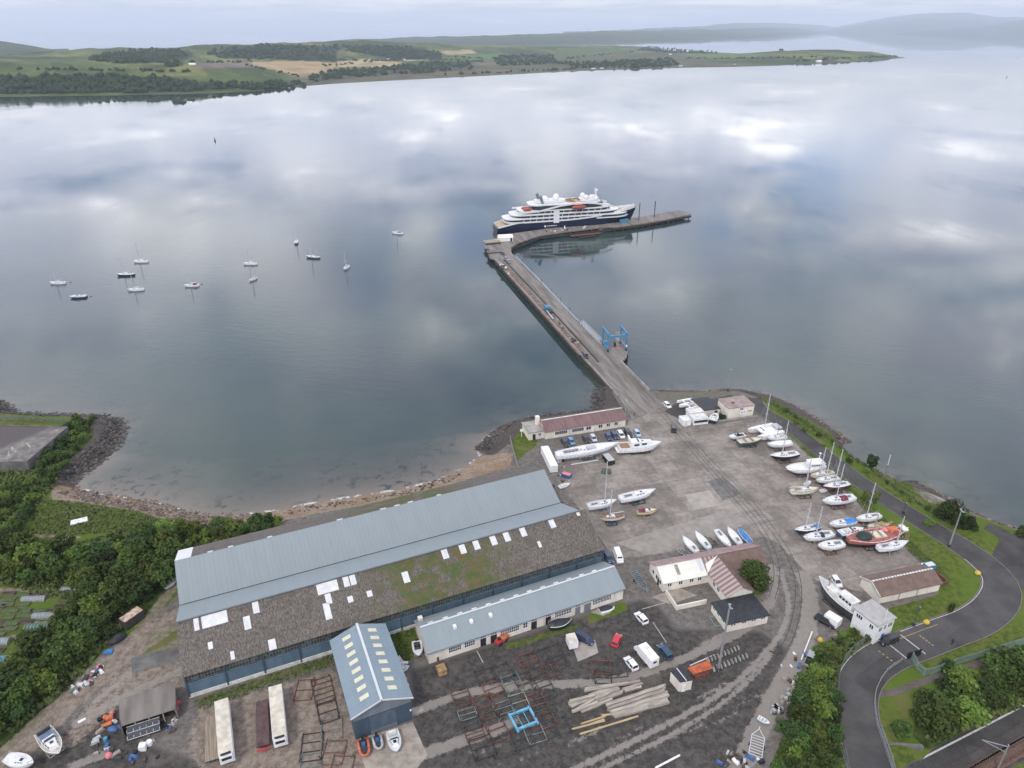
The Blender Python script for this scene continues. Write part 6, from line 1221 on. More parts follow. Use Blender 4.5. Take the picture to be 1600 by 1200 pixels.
yacht('white sailing dinghy on the grass at the warehouse left end', (256.5, 916.5), (276, 903), .9, cabin=0, ck=None, B=1.9, fb=.6, fin=False, name='dinghy', cat='dinghy')
def rib(label, a_px, b_px, col, w=2.2):
    a, b_ = P(*a_px, 4.), P(*b_px, 4.); l = (b_ - a).xy.length; t = thing('inflatable_boat', label, 'inflatable boat', ((a.x + b_.x) / 2, (a.y + b_.y) / 2, 3.7), heading(a, b_)); m = MB(); pts = [(-l / 2, -w / 2 + .2)] + [(l * .12, -w / 2 + .2)] + [(l * .12 + math.sin(k * math.pi / 8) * l * .36, -(w / 2 - .2) * math.cos(k * math.pi / 8)) for k in range(1, 8)] + [(l * .12, w / 2 - .2), (-l / 2, w / 2 - .2)]
    for p, q in zip(pts[:-1], pts[1:]): m.tube((p[0], p[1], .3), (q[0], q[1], .3), .25, n=8)
    m.build('tube', col, t, True); MB().box((-.3, 0, .1), (l * .8, w * .6, .3)).build('floor', DARK, t); MB().box((-l * .1, 0, .5), (.7, .7, .8)).build('console', BLUEP, t)
    for i in range(3): MB().box((-l * .32 + i * .5 - .2, 0, .45), (.35, .5, .4)).build('seat', BLACK, t)
    MB().box((-l * .54, 0, .4), (.4, .5, .9)).build('outboard_motor', BLACK, t); tr_ = MB(); tr_.box((0, 0, -.35), (l * .8, 1.4, .15)); tr_.build('cradle_frame', STEEL, t); return t
rib('orange inflatable rescue boat in front of the blue boat shed door', (566.5, 1154), (571, 1181), simple('orange_rubber', (.55, .14, .07), .5)); rib('small grey inflatable boat between the orange inflatable and white speedboat', (588, 1149), (593, 1170), GREYDECK, 1.9)
motor('white speedboat on the concrete in front of the blue boat shed', (612, 1141), (620.5, 1173), 1.3, style='cruiser', ck='steel', B=2.5, fb=.9, name='speedboat', cat='speedboat')
motor('grey speedboat under blue canvas on trailer at the workshop west end', (650.5, 1001), (654, 1024), 1.3, hull=(.42, .45, .46), style='speed', ck='steel', B=2.2, fb=.8, name='speedboat', cat='speedboat')
tender('white upturned dinghy on the grass in front of the workshop', (949, 950), 4.2, R(20), flip=True); tender('narrow white dinghy among scrap beside the boat shed', (624, 1038), 4., R(-60)); tender('pale blue-green dinghy among scrap beside the boat shed', (631, 1046), 2.6, R(30), hull=(.5, .66, .62))
tender('small pale blue rubber dinghy at the tip of the galvanised trailer', (1193, 1127), 2.4, R(-40), hull=(.30, .45, .60))
def trimaran():
    a, b_ = P(1062, 633, 4.2), P(1091, 628, 4.2); L_ = (b_ - a).xy.length; r = thing('trimaran', 'white trimaran with two side floats on the shore by the pier', 'trimaran', ((a.x + b_.x) / 2, (a.y + b_.y) / 2, 3.4), heading(a, b_))
    for dy, k, nm in ((0, 1., 'hull'), (-3.1, .8, 'float'), (3.1, .8, 'float')):
        top, bot, dk_ = hull_shape(L_ * k, 1.7 * k if dy == 0 else .8, .9, .3, .2, .5); o = MB().loft([[(p[0], p[1] + dy, p[2]) for p in t_] for t_ in top]).build(nm, GEL, r); o.color = WH + (1,)
        MB().loft([[(p[0], p[1] + dy, p[2]) for p in t_] for t_ in bot], closed=False).build('underbody', WHITE, r)
    for x in (-1.2, 1.6): MB().bar((x, -3.1, .9), (x, 3.1, .9), .4, .2).build('cross_beam', WHITE, r)
    trunk(r, -1., 1.6, .6, .4, .9, .4); return r
trimaran(); motor('white cabin boat with black hull seen from astern beside the white cabins', (1113, 657), (1119, 645), 1.6, hull=BLK, style='cruiser', B=3., fb=1.)
# --- boats on their moorings
for lab, x, y, l, hd, hull, mh in (('white sailing yacht farthest left on the moorings', 90, 442, 8.5, 185, WH, 9), ('dark hulled motor launch with white cabin left on the moorings', 122, 464, 8.5, 188, NV, 0), ('white sailing yacht uppermost of the left cluster on the moorings', 220, 408.5, 9, 184, WH, 11), ('black hulled two-masted yacht in the left cluster on the moorings', 196, 429.5, 10, 188, BLK, 10),
    ('white sailing yacht lowest of the left cluster on the moorings', 212, 452.5, 8.5, 190, WH, 8), ('white yacht alone with red cockpit cover on the moorings', 299.5, 446, 8, 190, WH, 9), ('white sailing yacht of the middle pair farther from shore', 391, 412, 8.5, 182, WH, 10), ('small white yacht of the middle pair nearer the shore', 395, 436.5, 6.5, 250, WH, 9),
    ('navy sailing yacht seen end-on farthest out in the middle', 463, 378.5, 8.5, 100, NV, 11), ('dark grey sailing yacht with upright mast right of the navy one', 488.5, 402, 9.5, 165, (.08, .09, .10), 11), ('white sailing yacht end-on nearest the shore alone', 541, 418.5, 8, 262, WH, 10), ('white sailing yacht with blue cover farthest right on the moorings', 621, 364, 8.5, 165, WH, 12)):
    p = P(x, y, .5)
    if mh: b = yacht(lab, None, None, hull=hull, bottom=(.05, .06, .08), mast=mh, boom=3., loc=(p.x, p.y, 0.), rz=R(hd), L_=l, water=True, fin=False)
    else: b = motor(lab, None, None, hull=hull, loc=(p.x, p.y, 0.), rz=R(hd), L_=l, water=True, style='cruiser')
    if 'two-masted' in lab: MB().tube((-3.2, 0, .8), (-3.2, 0, 8.), .1, .06).build('mizzen_mast', ALU, b)
    if 'red cockpit' in lab: MB().box((-1.8, 0, 1.2), (2., 1.8, .5)).build('cover', MAROONCL, b)
    if 'blue cover' in lab: MB().box((-1.8, 0, 1.2), (2.2, 1.8, .6)).build('cover', BLUETARP, b)
for x, y, lab in ((336, 220, 'dark navigation buoy far out on the left water'), (1590, 91, 'tiny navigation buoy far right by the horizon'), (1573, 121, 'dark navigation buoy far out on the right water'), (142, 463, 'small dark mooring buoy beside the motor launch'), (110, 441, 'small dark mooring buoy right of the leftmost yacht'), (315, 444, 'small mooring buoy right of the yacht with the red cover')):
    far = y < 230; p = P(x, y, 0); s = 1. if far else .35; b = thing('buoy', lab, 'buoy', p); MB().tube((0, 0, -.5), (0, 0, 1.1 * s), 1.4 * s, 1.2 * s, 12).build('float', REDP if y < 200 else GREENP if far else ORANGE, b)
    if far: MB().tube((0, 0, 1.1), (0, 0, 4.5), .7, .25, 6).build('tower', GREENP, b)
# ================================================================== VEHICLES
def car_proto(kind):
    """car of one of four body shapes, front towards +x"""
    Lc, Wc, Hc, x_ = {'hatchback': (4.0, 1.72, 1.48, (-1.75, -1.5, .35, 1.05)), 'estate': (4.6, 1.8, 1.5, (-2.15, -1.85, .55, 1.25)), 'suv': (4.7, 1.88, 1.78, (-2.2, -2.0, .55, 1.15)), 'van': (4.9, 1.92, 2.0, (-2.35, -2.25, 1.2, 1.9)), 'pickup': (5.0, 1.86, 1.78, (-.75, -.6, .6, 1.15))}[kind]
    r = thing('car' if kind not in ('van', 'pickup') else kind, 'car', 'car', (0, 0, -60)); h1 = .88 if kind not in ('suv', 'van', 'pickup') else 1.02; w = Wc / 2; secs = []
    for f, ww, hh, zb in ((-.5, .86, h1 * .86, .42), (-.485, .95, h1 * .97, .30), (-.40, 1., h1, .26), (0, 1., h1, .26), (.26, 1., h1 * .98, .26), (.42, .96, h1 * .88, .28), (.49, .88, h1 * .76, .32), (.5, .80, h1 * .66, .40)):
        secs.append([(f * Lc, -w * ww, zb), (f * Lc, -w * ww, hh - .12), (f * Lc, -w * ww * .93, hh), (f * Lc, w * ww * .93, hh), (f * Lc, w * ww, hh - .12), (f * Lc, w * ww, zb)])
    MB().loft(secs).build('body', PAINT, r, False); a, b_, c, d = x_
    wl, wt = w * .92, w * .76; gl = MB(); v = [(a, -wl, h1 - .02), (d, -wl, h1 - .02), (d, wl, h1 - .02), (a, wl, h1 - .02), (b_, -wt, Hc - .06), (c, -wt, Hc - .06), (c, wt, Hc - .06), (b_, wt, Hc - .06)]; gl.add(v, [(4, 5, 6, 7), (0, 1, 5, 4), (1, 2, 6, 5), (2, 3, 7, 6), (3, 0, 4, 7)]); gl.build('windows', GLASS if kind != 'van' else PAINT, r)
    if kind == 'van': MB().add([(c + .06, -wt * .93, Hc - .15), (d + .03, -wl * .9, h1 + .05), (d + .03, wl * .9, h1 + .05), (c + .06, wt * .93, Hc - .15)], [(0, 1, 2, 3)]).build('windscreen', GLASS, r) if False else MB().bar(((c + d) / 2 + .06, -wt * .85, (h1 + Hc) / 2), ((c + d) / 2 + .06, wt * .85, (h1 + Hc) / 2), .06, .6).build('windscreen', GLASS, r)
    MB().prism([(b_ - .05, -wt - .02), (c + .05, -wt - .02), (c + .05, wt + .02), (b_ - .05, wt + .02)], Hc - .07, Hc).build('roof', PAINT, r)
    pl = MB()
    for s in (-1, 1):
        for (xa, xb) in ((a, b_), (d, c), ((a + d) / 2, (b_ + c) / 2)): pl.bar((xa, s * wl, h1 - .02), (xb, s * wt, Hc - .05), .09)
    pl.build('pillars', PAINT, r)
    if kind == 'pickup': MB().box((-1.6, 0, h1 + .02), (1.5, w * 1.7, .05)).build('load_bed', BLACK, r)
    for sx_ in (-.31, .31):
        for s in (-1, 1): wh = MB().tube((sx_ * Lc, s * (w - .2), .33), (sx_ * Lc, s * (w + .02), .33), .33, n=14).build('wheel', BLACK, r); MB().tube((sx_ * Lc, s * (w + .02), .33), (sx_ * Lc, s * (w + .035), .33), .2, n=10).build('rim', STEEL, wh)
    for s in (-1, 1): MB().box((.485 * Lc, s * w * .68, h1 * .72), (.1, .36, .16)).build('headlight', ALU, r); MB().box((-.495 * Lc, s * w * .75, h1 * .78), (.08, .26, .22)).build('tail_light', REDP, r)
    return r
CARS = {k: car_proto(k) for k in ('hatchback', 'estate', 'suv', 'van', 'pickup')}
def car(kind, label, px, d_px, col, group=None, z=3., cat=None):
    """d_px: direction the car points, in photograph pixels"""
    p = P(px[0], px[1], z + .5); q = P(px[0] + d_px[0], px[1] + d_px[1], z + .5); o = dup(CARS[kind], (p.x, p.y, z), heading(p, q), label, group, None, col)
    if cat: o['category'] = cat
    return o
gr = 'cars parked by the harbour office'; dn = (5, 7)
for lab, k, x, y, c in (('black estate car at the left end of the harbour office row', 'estate', 883, 692.5, (.02, .022, .025)), ('light blue hatchback second from the left by the harbour office', 'hatchback', 892.5, 690, (.08, .24, .42)), ('black hatchback third from the left by the harbour office', 'hatchback', 915.6, 687, (.015, .015, .018)), ('silver hatchback behind the racing yacht, fourth from left', 'hatchback', 927, 685, (.50, .51, .52)),
    ('navy blue hatchback fifth from the left by the harbour office', 'hatchback', 951, 683, (.02, .05, .13)), ('dark blue estate sixth from the left by the harbour office', 'estate', 960.5, 681, (.025, .04, .11)), ('white saloon car seventh from the left by the harbour office', 'estate', 970, 679.5, (.66, .65, .58)), ('black off-road car eighth from the left by the harbour office', 'suv', 981.5, 678, (.02, .02, .03)), ('white and blue hatchback at the right end of the harbour office row', 'hatchback', 995.5, 677.5, (.35, .48, .62))):
    car(k, lab, (x, y), dn, c, gr)
car('hatchback', 'white hatchback parked at the pier root', (1042.5, 633.5), (6, 5), (.68, .68, .66)); car('van', 'small black utility vehicle driving down the quay', (1052.5, 670), (0, -6), (.02, .02, .022), cat='van')
car('hatchback', 'white hatchback alone near the workshop bend', (1002, 966), (-7, -8), (.72, .72, .72)); car('hatchback', 'bright red hatchback in the lower car park', (963.5, 1001), (5, -12), (.50, .02, .03)); car('suv', 'navy estate car hitched to the white box trailer', (913, 998), (12, 6), (.015, .025, .07)); car('hatchback', 'small white hatchback beside the camper van', (986, 1037), (-7, -9), (.70, .71, .72)); car('estate', 'dark teal estate car right of the camper van', (1039, 1019), (-8, -10), (.015, .055, .10))
car('van', 'white panel van beside the warehouse gable', (966, 870), (3, 8), (.74, .74, .74), cat='van'); car('hatchback', 'dark blue covered car squeezed against the warehouse gable', (951, 872), (5, 8), (.04, .07, .13)); car('hatchback', 'white hatchback beside the old black fishing boat', (1306.5, 909), (5, 7), (.70, .70, .70)); car('pickup', 'black pickup truck beside the white covered trailer', (1290, 971), (9, 5), (.015, .016, .018), cat='pickup'); car('suv', 'black off-road car parked under the gatehouse', (1388, 1001), (-12, 4), (.02, .022, .022)); car('van', 'dark flatbed truck on the left edge of the pier', (914.5, 556), (5, 9), (.03, .035, .035), z=3.15, cat='truck')
car('hatchback', 'dark car at the pier bend nearest the landing stage', (785.5, 396), (5, 4), (.02, .02, .025), z=3.1); car('hatchback', 'grey car at the pier bend, upper of two', (791, 404.5), (5, 4), (.22, .24, .27), z=3.1); car('hatchback', 'grey car at the pier bend, lower of two', (795, 409), (5, 4), (.22, .24, .27), z=3.1); car('van', 'small blue van on the pier below the ship bow', (962, 344.5), (10, -1), (.06, .22, .42), z=3.1, cat='van')
tk = thing('crane_truck', 'bright blue crane truck parked on the pier strip', 'truck', P(856, 486, 3.2), heading(P(850, 480), P(866, 496))); MB().box((-1., 0, 1.5), (3.2, 2.4, 1.8)).build('cab', BLUESTEEL, tk); MB().box((2., 0, .9), (4., 2.2, .5)).build('flatbed', DARK, tk); MB().bar((2.2, -1.4, 1.2), (12., -1.6, .6), .35).build('jib', ALU, tk); MB().box((-1.4, 0, 2.2), (1.5, 2.1, .5)).build('windscreen', GLASS, tk)
for x in (-1.5, 1., 3.): 
    w = MB()
    for s in (-1, 1): w.tube((x, s * .9, .45), (x, s * 1.2, .45), .45, n=10)
    w.build('wheel', BLACK, tk)
# camper van
cv_ = thing('camper_van', 'large white camper van in the lower car park', 'camper van', P(1009, 1029), heading(P(1022, 1043), P(1000, 1017))); MB().prism([(-3.1, -1.1), (1.8, -1.1), (1.8, 1.1), (-3.1, 1.1)], .45, 2.85).build('body', WHITE, cv_); MB().add([(1.8, -1.05, .45), (3.2, -1., .5), (3.2, 1., .5), (1.8, 1.05, .45), (1.8, -1.05, 2.85), (2.0, -.95, 2.6), (2.0, .95, 2.6), (1.8, 1.05, 2.85), (3.2, -1., 1.1), (3.2, 1., 1.1), (2.7, -.98, 1.35), (2.7, .98, 1.35)], [(0, 1, 8, 10, 5, 4), (3, 7, 6, 11, 9, 2), (1, 2, 9, 8), (8, 9, 11, 10), (10, 11, 6, 5), (5, 6, 7, 4), (3, 2, 1, 0)]).build('cab', WHITE, cv_)
MB().bar((2.38, -.85, 2.0), (2.38, .85, 2.0), .06, .9).build('windscreen', GLASS, cv_)
for x, y in ((-1.5, .3), (.3, -.3)): MB().box((x, y, 2.9), (.7, .7, .12)).build('roof_vent', DIRTYWHITE, cv_)
for x in (-2., .2): MB().box((x, -1.12, 1.8), (1., .05, .5)).build('window', GLASS, cv_)
MB().box((-3.12, 0, 1.9), (.05, .9, .5)).build('window', GLASS, cv_)
for x in (-1.9, 2.2):
    for s in (-1, 1): MB().tube((x, s * .85, .36), (x, s * 1.1, .36), .36, n=12).build('wheel', BLACK, cv_)
def box_trailer(nm, label, px_a, px_b, zt, w, h, zb, mat, roofm, front=False):
    a, b_ = P(*px_a, zt), P(*px_b, zt); l = (b_ - a).xy.length; t = thing(nm, label, 'trailer', ((a.x + b_.x) / 2, (a.y + b_.y) / 2, 3.), heading(a, b_)); MB().prism([(-l / 2, -w / 2), (l / 2, -w / 2), (l / 2, w / 2), (-l / 2, w / 2)], zb, h).build('body', mat, t); MB().prism([(-l / 2 + .04, -w / 2 + .04), (l / 2 - .04, -w / 2 + .04), (l / 2 - .04, w / 2 - .04), (-l / 2 + .04, w / 2 - .04)], h, h + .05).build('roof', roofm, t); MB().box((0, 0, zb - .18), (l - .3, 1.2, .3)).build('chassis', DARK, t)
    for x in ((-.36, -.27, -.18) if l > 8 else (-.05,)):
        for s in (-1, 1): MB().tube((x * l, s * (w / 2 - .3), .45), (x * l, s * (w / 2 - .02), .45), .45, n=12).build('wheel', BLACK, t)
    if front: u = MB().box((l / 2 + .25, 0, h - 1.0), (.5, w * .8, 1.2)).build('cooling_unit', WHITE, t); MB().box((l / 2 + .51, 0, h - .9), (.04, w * .68, .7)).build('grille', BLACK, u); MB().box((l / 2 + .1, 0, h + .06), (.5, w * .7, .06)).build('dark_vent', BLACK, t)
    if l > 8:
        for s in (-1, 1): MB().box((l * .3, s * .7, .5), (.15, .15, .95)).build('landing_leg', STEEL, t)
    return t
DIRTYROOF = simple('grimy_white_roof', (.55, .51, .42), .7, var=.25, scale=.7)
box_trailer('refrigerated_trailer', 'white refrigerated lorry trailer with grimy roof, second trailer from the left', (345.5, 1093), (352.5, 1177), 6.9, 2.6, 3.9, 1.2, WHITE, DIRTYROOF, True); box_trailer('refrigerated_trailer', 'white refrigerated lorry trailer farthest right of the parked trailers', (429.5, 1071), (436.5, 1151), 6.9, 2.6, 3.9, 1.2, WHITE, DIRTYROOF, True)
PLANKM = simple('trailer_planks', (.25, .205, .15), .9, var=.35, scale=1., streak=(.3, 5, 1)); box_trailer('flatbed_trailer', 'flatbed lorry trailer with brown plank deck at the left of the parked trailers', (330, 1118), (331, 1188), 4.4, 2.5, 1.35, 1.1, DARK, PLANKM); rt = box_trailer('skeletal_trailer', 'maroon flatbed lorry trailer with red tail between the two white trailers', (409, 1094), (411, 1165), 4.4, 2.4, 1.35, 1.1, simple('maroon_paint', (.12, .03, .04), .7), simple('dark_maroon_deck', (.10, .065, .065), .9, var=.35)); MB().box((6.0, 0, 1.0), (.12, 2.2, .5)).build('tail_board', REDP, rt)
t = box_trailer('box_trailer', 'white box trailer hitched behind the navy estate car', (891, 990), (897, 1004), 5.4, 2.1, 2.5, .5, WHITE, DIRTYROOF); MB().bar((1.6, 0, .5), (2.8, 0, .5), .12).build('drawbar', STEEL, t); box_trailer('box_trailer', 'white covered trailer beside the black pickup', (1292, 957), (1313, 970), 5.3, 2.2, 2.4, .5, WHITE, WHITE); box_trailer('lorry_body', 'white lorry box body standing at the corner behind the warehouse', (851, 697), (866, 728), 5.7, 2.5, 2.7, .3, WHITE, WHITE); box_trailer('horse_trailer', 'grey roofed black trailer parked behind the racing yacht', (946, 708.5), (956, 720), 4.9, 2.3, 1.9, .5, BLACK, GREYDECK)
tb = yacht('motor boat wrapped in a black tarpaulin in front of the workshop', (858, 976.5), (893, 967), 1.3, hull=BLK, cabin=0, ck=None, fin=False, B=2.6, fb=1.0, cover=(TARP, -.49, .47), cpit=False, name='covered_boat', cat='boat')
# ================================================================== YARD CLUTTER
def frame_thing(px_c, px_dir, l, w, bars, mat, label, h=.7):
    p = P(*px_c); q = P(px_c[0] + px_dir[0], px_c[1] + px_dir[1]); t = thing('cradle_frame', label, 'boat cradle', p, heading(p, q), 'empty steel cradle frames laid out on the yard'); m = MB()
    for s in (-1, 1): m.bar((-l / 2, s * w / 2, .2), (l / 2, s * w / 2, .2), .16)
    for i in range(bars): x = -l / 2 + l * i / (bars - 1); m.bar((x, -w / 2, .2), (x, w / 2, .2), .14)
    m.build('base', mat, t)
    for sx_ in (-.5, .5):
        for s in (-1, 1): MB().bar((sx_ * l, s * w / 2, .2), (sx_ * l * .94, s * w * .42, h + .3), .13).build('upright', mat, t)
    return t
GREYG = simple('grey_green_steel', (.15, .18, .17), .7, var=.3); PALEG = simple('pale_green_steel', (.20, .29, .25), .7, var=.25); FR = {'rust': RUST, 'red': REDRUST, 'dark': DARK, 'black': BLACK, 'grey': GREYG, 'pale green': PALEG, 'bright blue': simple('bright_blue_steel', (.13, .36, .52), .6, var=.3)}
ORD = ['first', 'second', 'third', 'fourth', 'fifth', 'sixth']
def column(name, a, b_, cols, w, bars):
    n = len(cols); d = ((b_[0] - a[0]) / n, (b_[1] - a[1]) / n); pa, pb = P(*a), P(*b_); l = (pb - pa).xy.length / n * .93
    for i, c in enumerate(cols): frame_thing((a[0] + d[0] * (i + .5), a[1] + d[1] * (i + .5)), d, l, w, bars[i % len(bars)], FR[c], '%s cradle frame, %s from the top of the %s' % (c, ORD[i], name))
column('leftmost column', (716, 1076), (745, 1157), ['rust', 'rust', 'grey', 'dark', 'rust'], 3.6, (3, 4, 3)); column('column beside the blue cradle', (751, 1088), (784, 1157), ['red', 'rust', 'rust', 'red'], 3.8, (2, 3, 3)); column('short inner column', (765, 1067), (795, 1123), ['red', 'rust', 'dark'], 3.8, (3, 2, 3)); column('column topped by a bright red frame', (819, 1022), (858, 1092), ['red', 'rust', 'dark', 'dark'], 4., (3, 2, 3)); column('longest right-hand column', (813, 1052), (857, 1137), ['dark', 'rust', 'red', 'rust', 'red'], 4., (3, 2, 3))
for c, px, d, l, w, b_, lab in (('pale green', (811, 1098), (6, 14), 4., 3.6, 3, 'pale green cradle frame touching the bright blue cradle'), ('grey', (788, 1111), (6, 14), 4.2, 3.6, 4, 'grey cradle frame left of the pale green one'), ('dark', (758, 1055), (14, -4), 4.2, 3., 2, 'dark cradle frame at the top left of the frames'), ('dark', (786, 1051), (8, 12), 4., 4., 2, 'dark square cradle frame right of the top left one'), ('rust', (860, 1049), (10, -3), 4., 3., 4, 'rusty barred frame right of the bright red frame'), ('black', (754, 1169), (5, 14), 4.6, 4.4, 3, 'black square cradle frame nearest the bottom edge'), ('dark', (788, 1166), (6, 14), 4.6, 4.6, 2, 'dark cradle frame right of the bottom black one'), ('dark', (815, 1155), (5, 12), 4., 4.2, 3, 'dark cradle frame below the bright blue cradle'), ('grey', (836, 1148), (5, 12), 3.8, 3.6, 3, 'grey cradle frame between the blue cradle and the timber'), ('dark', (857, 1141), (5, 12), 3.6, 3.2, 2, 'dark cradle frame left of the fresh timber poles'), ('dark', (877, 1134), (5, 12), 3.6, 3.2, 2, 'dark cradle frame touching the fresh timber poles'), ('red', (939, 1043), (1, 9), 3.4, 4., 2, 'dark red square frame left of the small white car'), ('black', (942, 1060), (1, 9), 3., 3.6, 3, 'black square frame below the dark red square frame'), ('dark', (962, 1047), (10, -1), 4.4, 4.2, 3, 'thin dark frame between the red frame and the small white car'),
    ('dark', (842, 1030), (12, -4), 4.6, 4., 3, 'dark frame under the heap of pale scrap'), ('dark', (862, 1022), (12, -4), 5., 4.2, 3, 'dark frame right of the heap of pale scrap'), ('dark', (872, 1036), (12, -4), 4., 3.6, 2, 'dark frame below right of the heap of pale scrap'), ('red', (1148, 969), (10, -2), 4.4, 3.4, 5, 'rusty barred frame in front of the black flat roof'), ('pale green', (1124, 970), (10, -2), 3.6, 3., 3, 'pale green frame beside the tall lamp post'), ('grey', (800, 1068), (6, 13), 4., 3.8, 3, 'grey-green frame between the short inner column and the red-topped column'), ('dark', (852, 1104), (6, 13), 4., 3.6, 3, 'dark frame just right of the longest column'),
    ('red', (476, 1079), (-4, 18), 5.2, 3.6, 3, 'rusty frame beside the right white trailer'), ('rust', (505, 1080), (4, 18), 6.8, 4., 6, 'long rusty frame with many bars beside the boat shed'), ('black', (512.5, 1113), (4, 18), 5., 3.8, 3, 'black pointed frame below the long barred one'), ('grey', (518.5, 1141), (0, 18), 5.2, 4., 3, 'grey frame beside the boat shed lower corner'), ('black', (487.5, 1168), (-2, 18), 6., 4., 4, 'black barred frame above the bottom edge'), ('grey', (486, 1194), (-2, 18), 4.2, 4., 4, 'dark grey frame cut by the bottom edge'), ('red', (522, 1177), (-4, 16), 5., 4., 3, 'rusty frame nearest the orange inflatable'), ('rust', (535, 1196), (-4, 16), 3.6, 4., 2, 'rusty frame at the bottom edge below the boat shed')):
    frame_thing(px, d, l, w, b_, FR[c], lab)
bc = frame_thing((818, 1126), (10, -4), 4.4, 3.6, 4, FR['bright blue'], 'large bright blue cradle with thick side tubes among rusty frames')
for s in (-1, 1): MB().bar((-2.2, s * 1.8, .7), (2.2, s * 1.8, .7), .4, .35).build('side_tube', FR['bright blue'], bc)
for sx_ in (-1, 1): MB().bar((sx_ * 2.2, -2.3, .55), (sx_ * 2.2, 2.3, .55), .42).build('end_tube', FR['bright blue'], bc)
def log(a, b_, z, r, mat, lab, grp): 
    p, q = P(*a, 3. + z), P(*b_, 3. + z); l = (q - p).length; o = MB(); n = 6
    for i in range(n): f0, f1 = i / n, (i + 1) / n; o.bar((-l / 2 + l * f0, .05 * math.sin(i * 2.), .03 * math.cos(i * 3.)), (-l / 2 + l * f1, .05 * math.sin(i * 2. + 2.), .03 * math.cos(i * 3. + 3.)), r * 2 * (1 + .06 * math.sin(i)), r * 1.9) if r > .22 else o.tube((-l / 2 + l * f0, 0, 0), (-l / 2 + l * f1, 0, 0), r, r * .98, 8)
    ob = o.build('timber_baulk' if r > .22 else 'timber_pole', mat, None, False, ((p.x + q.x) / 2, (p.y + q.y) / 2, 3. + z), heading(p, q)); tag(ob, lab, 'timber', grp); return ob
lab = 'bleached grey baulk in the long neat timber stack'
for i in range(13):
    f = i / 12; a = (946.5 + 11 * f, 1101 + 20 * f); b_ = (1038 + 6 * f, 1070 + 27 * f); cut = 22 * (i > 9); log((a[0] + rnd.uniform(-3, 3) + cut * (i % 2) * 1.5, a[1] - cut * .3 * (i % 2)), (b_[0] + rnd.uniform(-4, 4), b_[1]), .3 + (.42 if i % 3 == 1 and i < 9 else 0), .26, PALELOG if i % 4 else TIMBER, lab, 'baulks of the long neat timber stack')
lab = 'bleached baulk in the loose jumbled timber heap'
for a, b_ in (((913, 1080), (1000, 1064)), ((914, 1077), (967, 1069)), ((890, 1103), (944, 1080)), ((893, 1105), (960, 1077)), ((899, 1110), (938, 1087)), ((906, 1106), (972, 1083)), ((908, 1112), (957, 1092)), ((905, 1094), (965, 1074)), ((890, 1096), (930, 1086)), ((925, 1098), (973, 1080)), ((930, 1092), (968, 1076)), ((894, 1112), (934, 1097)), ((920, 1087), (966, 1070)), ((888, 1099), (910, 1098)), ((972, 1078), (1004, 1068)), ((976, 1080), (1002, 1073))): log(a, b_, .3 + rnd.choice((0, .3, .55)), .25, rnd.choice((PALELOG, PALELOG, TIMBER)), lab, 'baulks of the jumbled timber heap')
for a, b_, l_ in (((893, 1139.5), (945, 1126), 'pale fresh timber pole upper of the pair on the tarmac'), ((906, 1147), (997, 1119), 'longest pale fresh timber pole lying nearest the track'), ((908, 1131), (946, 1119), 'short fresh timber pole above the pair'), ((915, 1134), (944, 1124), 'shortest fresh timber pole tucked above the pair'), ((940, 1118), (998, 1110), 'fresh timber pole along the foot of the neat stack')): log(a, b_, .2, .2, YELLOWLOG, l_, None)
for i in range(19):
    for k, (x0, y0, x1, y1) in enumerate(((1106, 1033, 1153, 1014), (1115, 1047, 1166, 1026))):
        f = i / 18; p = P(x0 + (x1 - x0) * f, y0 + (y1 - y0) * f); b = MB(); b.bar((0, -.5, .15), (0, .5, .15), .45, .3); b.bar((0, -.5, .3), (0, .1, .75), .22); b.bar((0, .3, .3), (0, .3, .8), .2); o = b.build('iron_sinker', CONC if i % 2 == 0 else DARK, None, False, p, AX2 + rnd.uniform(-.2, .2)); tag(o, ('iron sinker in the upper row by the tall lamp post', 'iron sinker in the lower row by the tall lamp post')[k], 'sinker', ('upper row of iron sinkers', 'lower row of iron sinkers')[k])
def creel_stack(px, n, lab):
    for i in range(n):
        x, y = px[0] + rnd.uniform(-7, 7), px[1] + rnd.uniform(-5, 5); p = P(x, y); b = MB(); b.box((0, 0, .35 + .5 * (i % 2)), (.95, .7, .55), 0, 0, .85); o = b.build('creel', rnd.choice((DIRTYWHITE, CONC, DARK, TIMBER, STEEL)), None, False, p, rnd.uniform(0, 3.1)); tag(o, lab, 'creel', lab + 's')
creel_stack((1214, 1111), 17, 'lobster creel in the big grey stack by the thicket'); creel_stack((1228, 1095), 8, 'lobster creel in the small stack above the big grey one'); creel_stack((1246, 1068), 9, 'lobster creel in the stack nearest the scrap car'); creel_stack((1237, 1082), 6, 'lobster creel in the straggling middle stack')
sc_ = car('pickup', 'rusting grey scrap car at the thicket edge', (1266, 1030), (3, -8), (.30, .31, .30)); pp_ = log((1252, 1031), (1269, 987), .3, .15, WHITE, 'long white pipe lying along the thicket edge', None); pp_['category'] = 'pipe'; p3 = log((1024, 1200), (1062, 1180), .35, .2, WHITE, 'white spar lying at the bottom edge of the yard', None); p3['category'] = 'spar'; p4 = log((985, 1054), (1108, 1022), .25, .14, ALU, 'pale metal spar lying behind the hut and orange shelter', None) if False else log((1078, 1040), (1117, 1023), .25, .14, ALU, 'pale metal spar lying behind the orange shelter', None); p4['category'] = 'spar'
def item(name, cat, lab, px, build, mats, z=3., rz=0., grp=None):
    b = MB(); build(b); o = b.build(name, mats, None, False, P(*px, z), rz); return tag(o, lab, cat, grp)
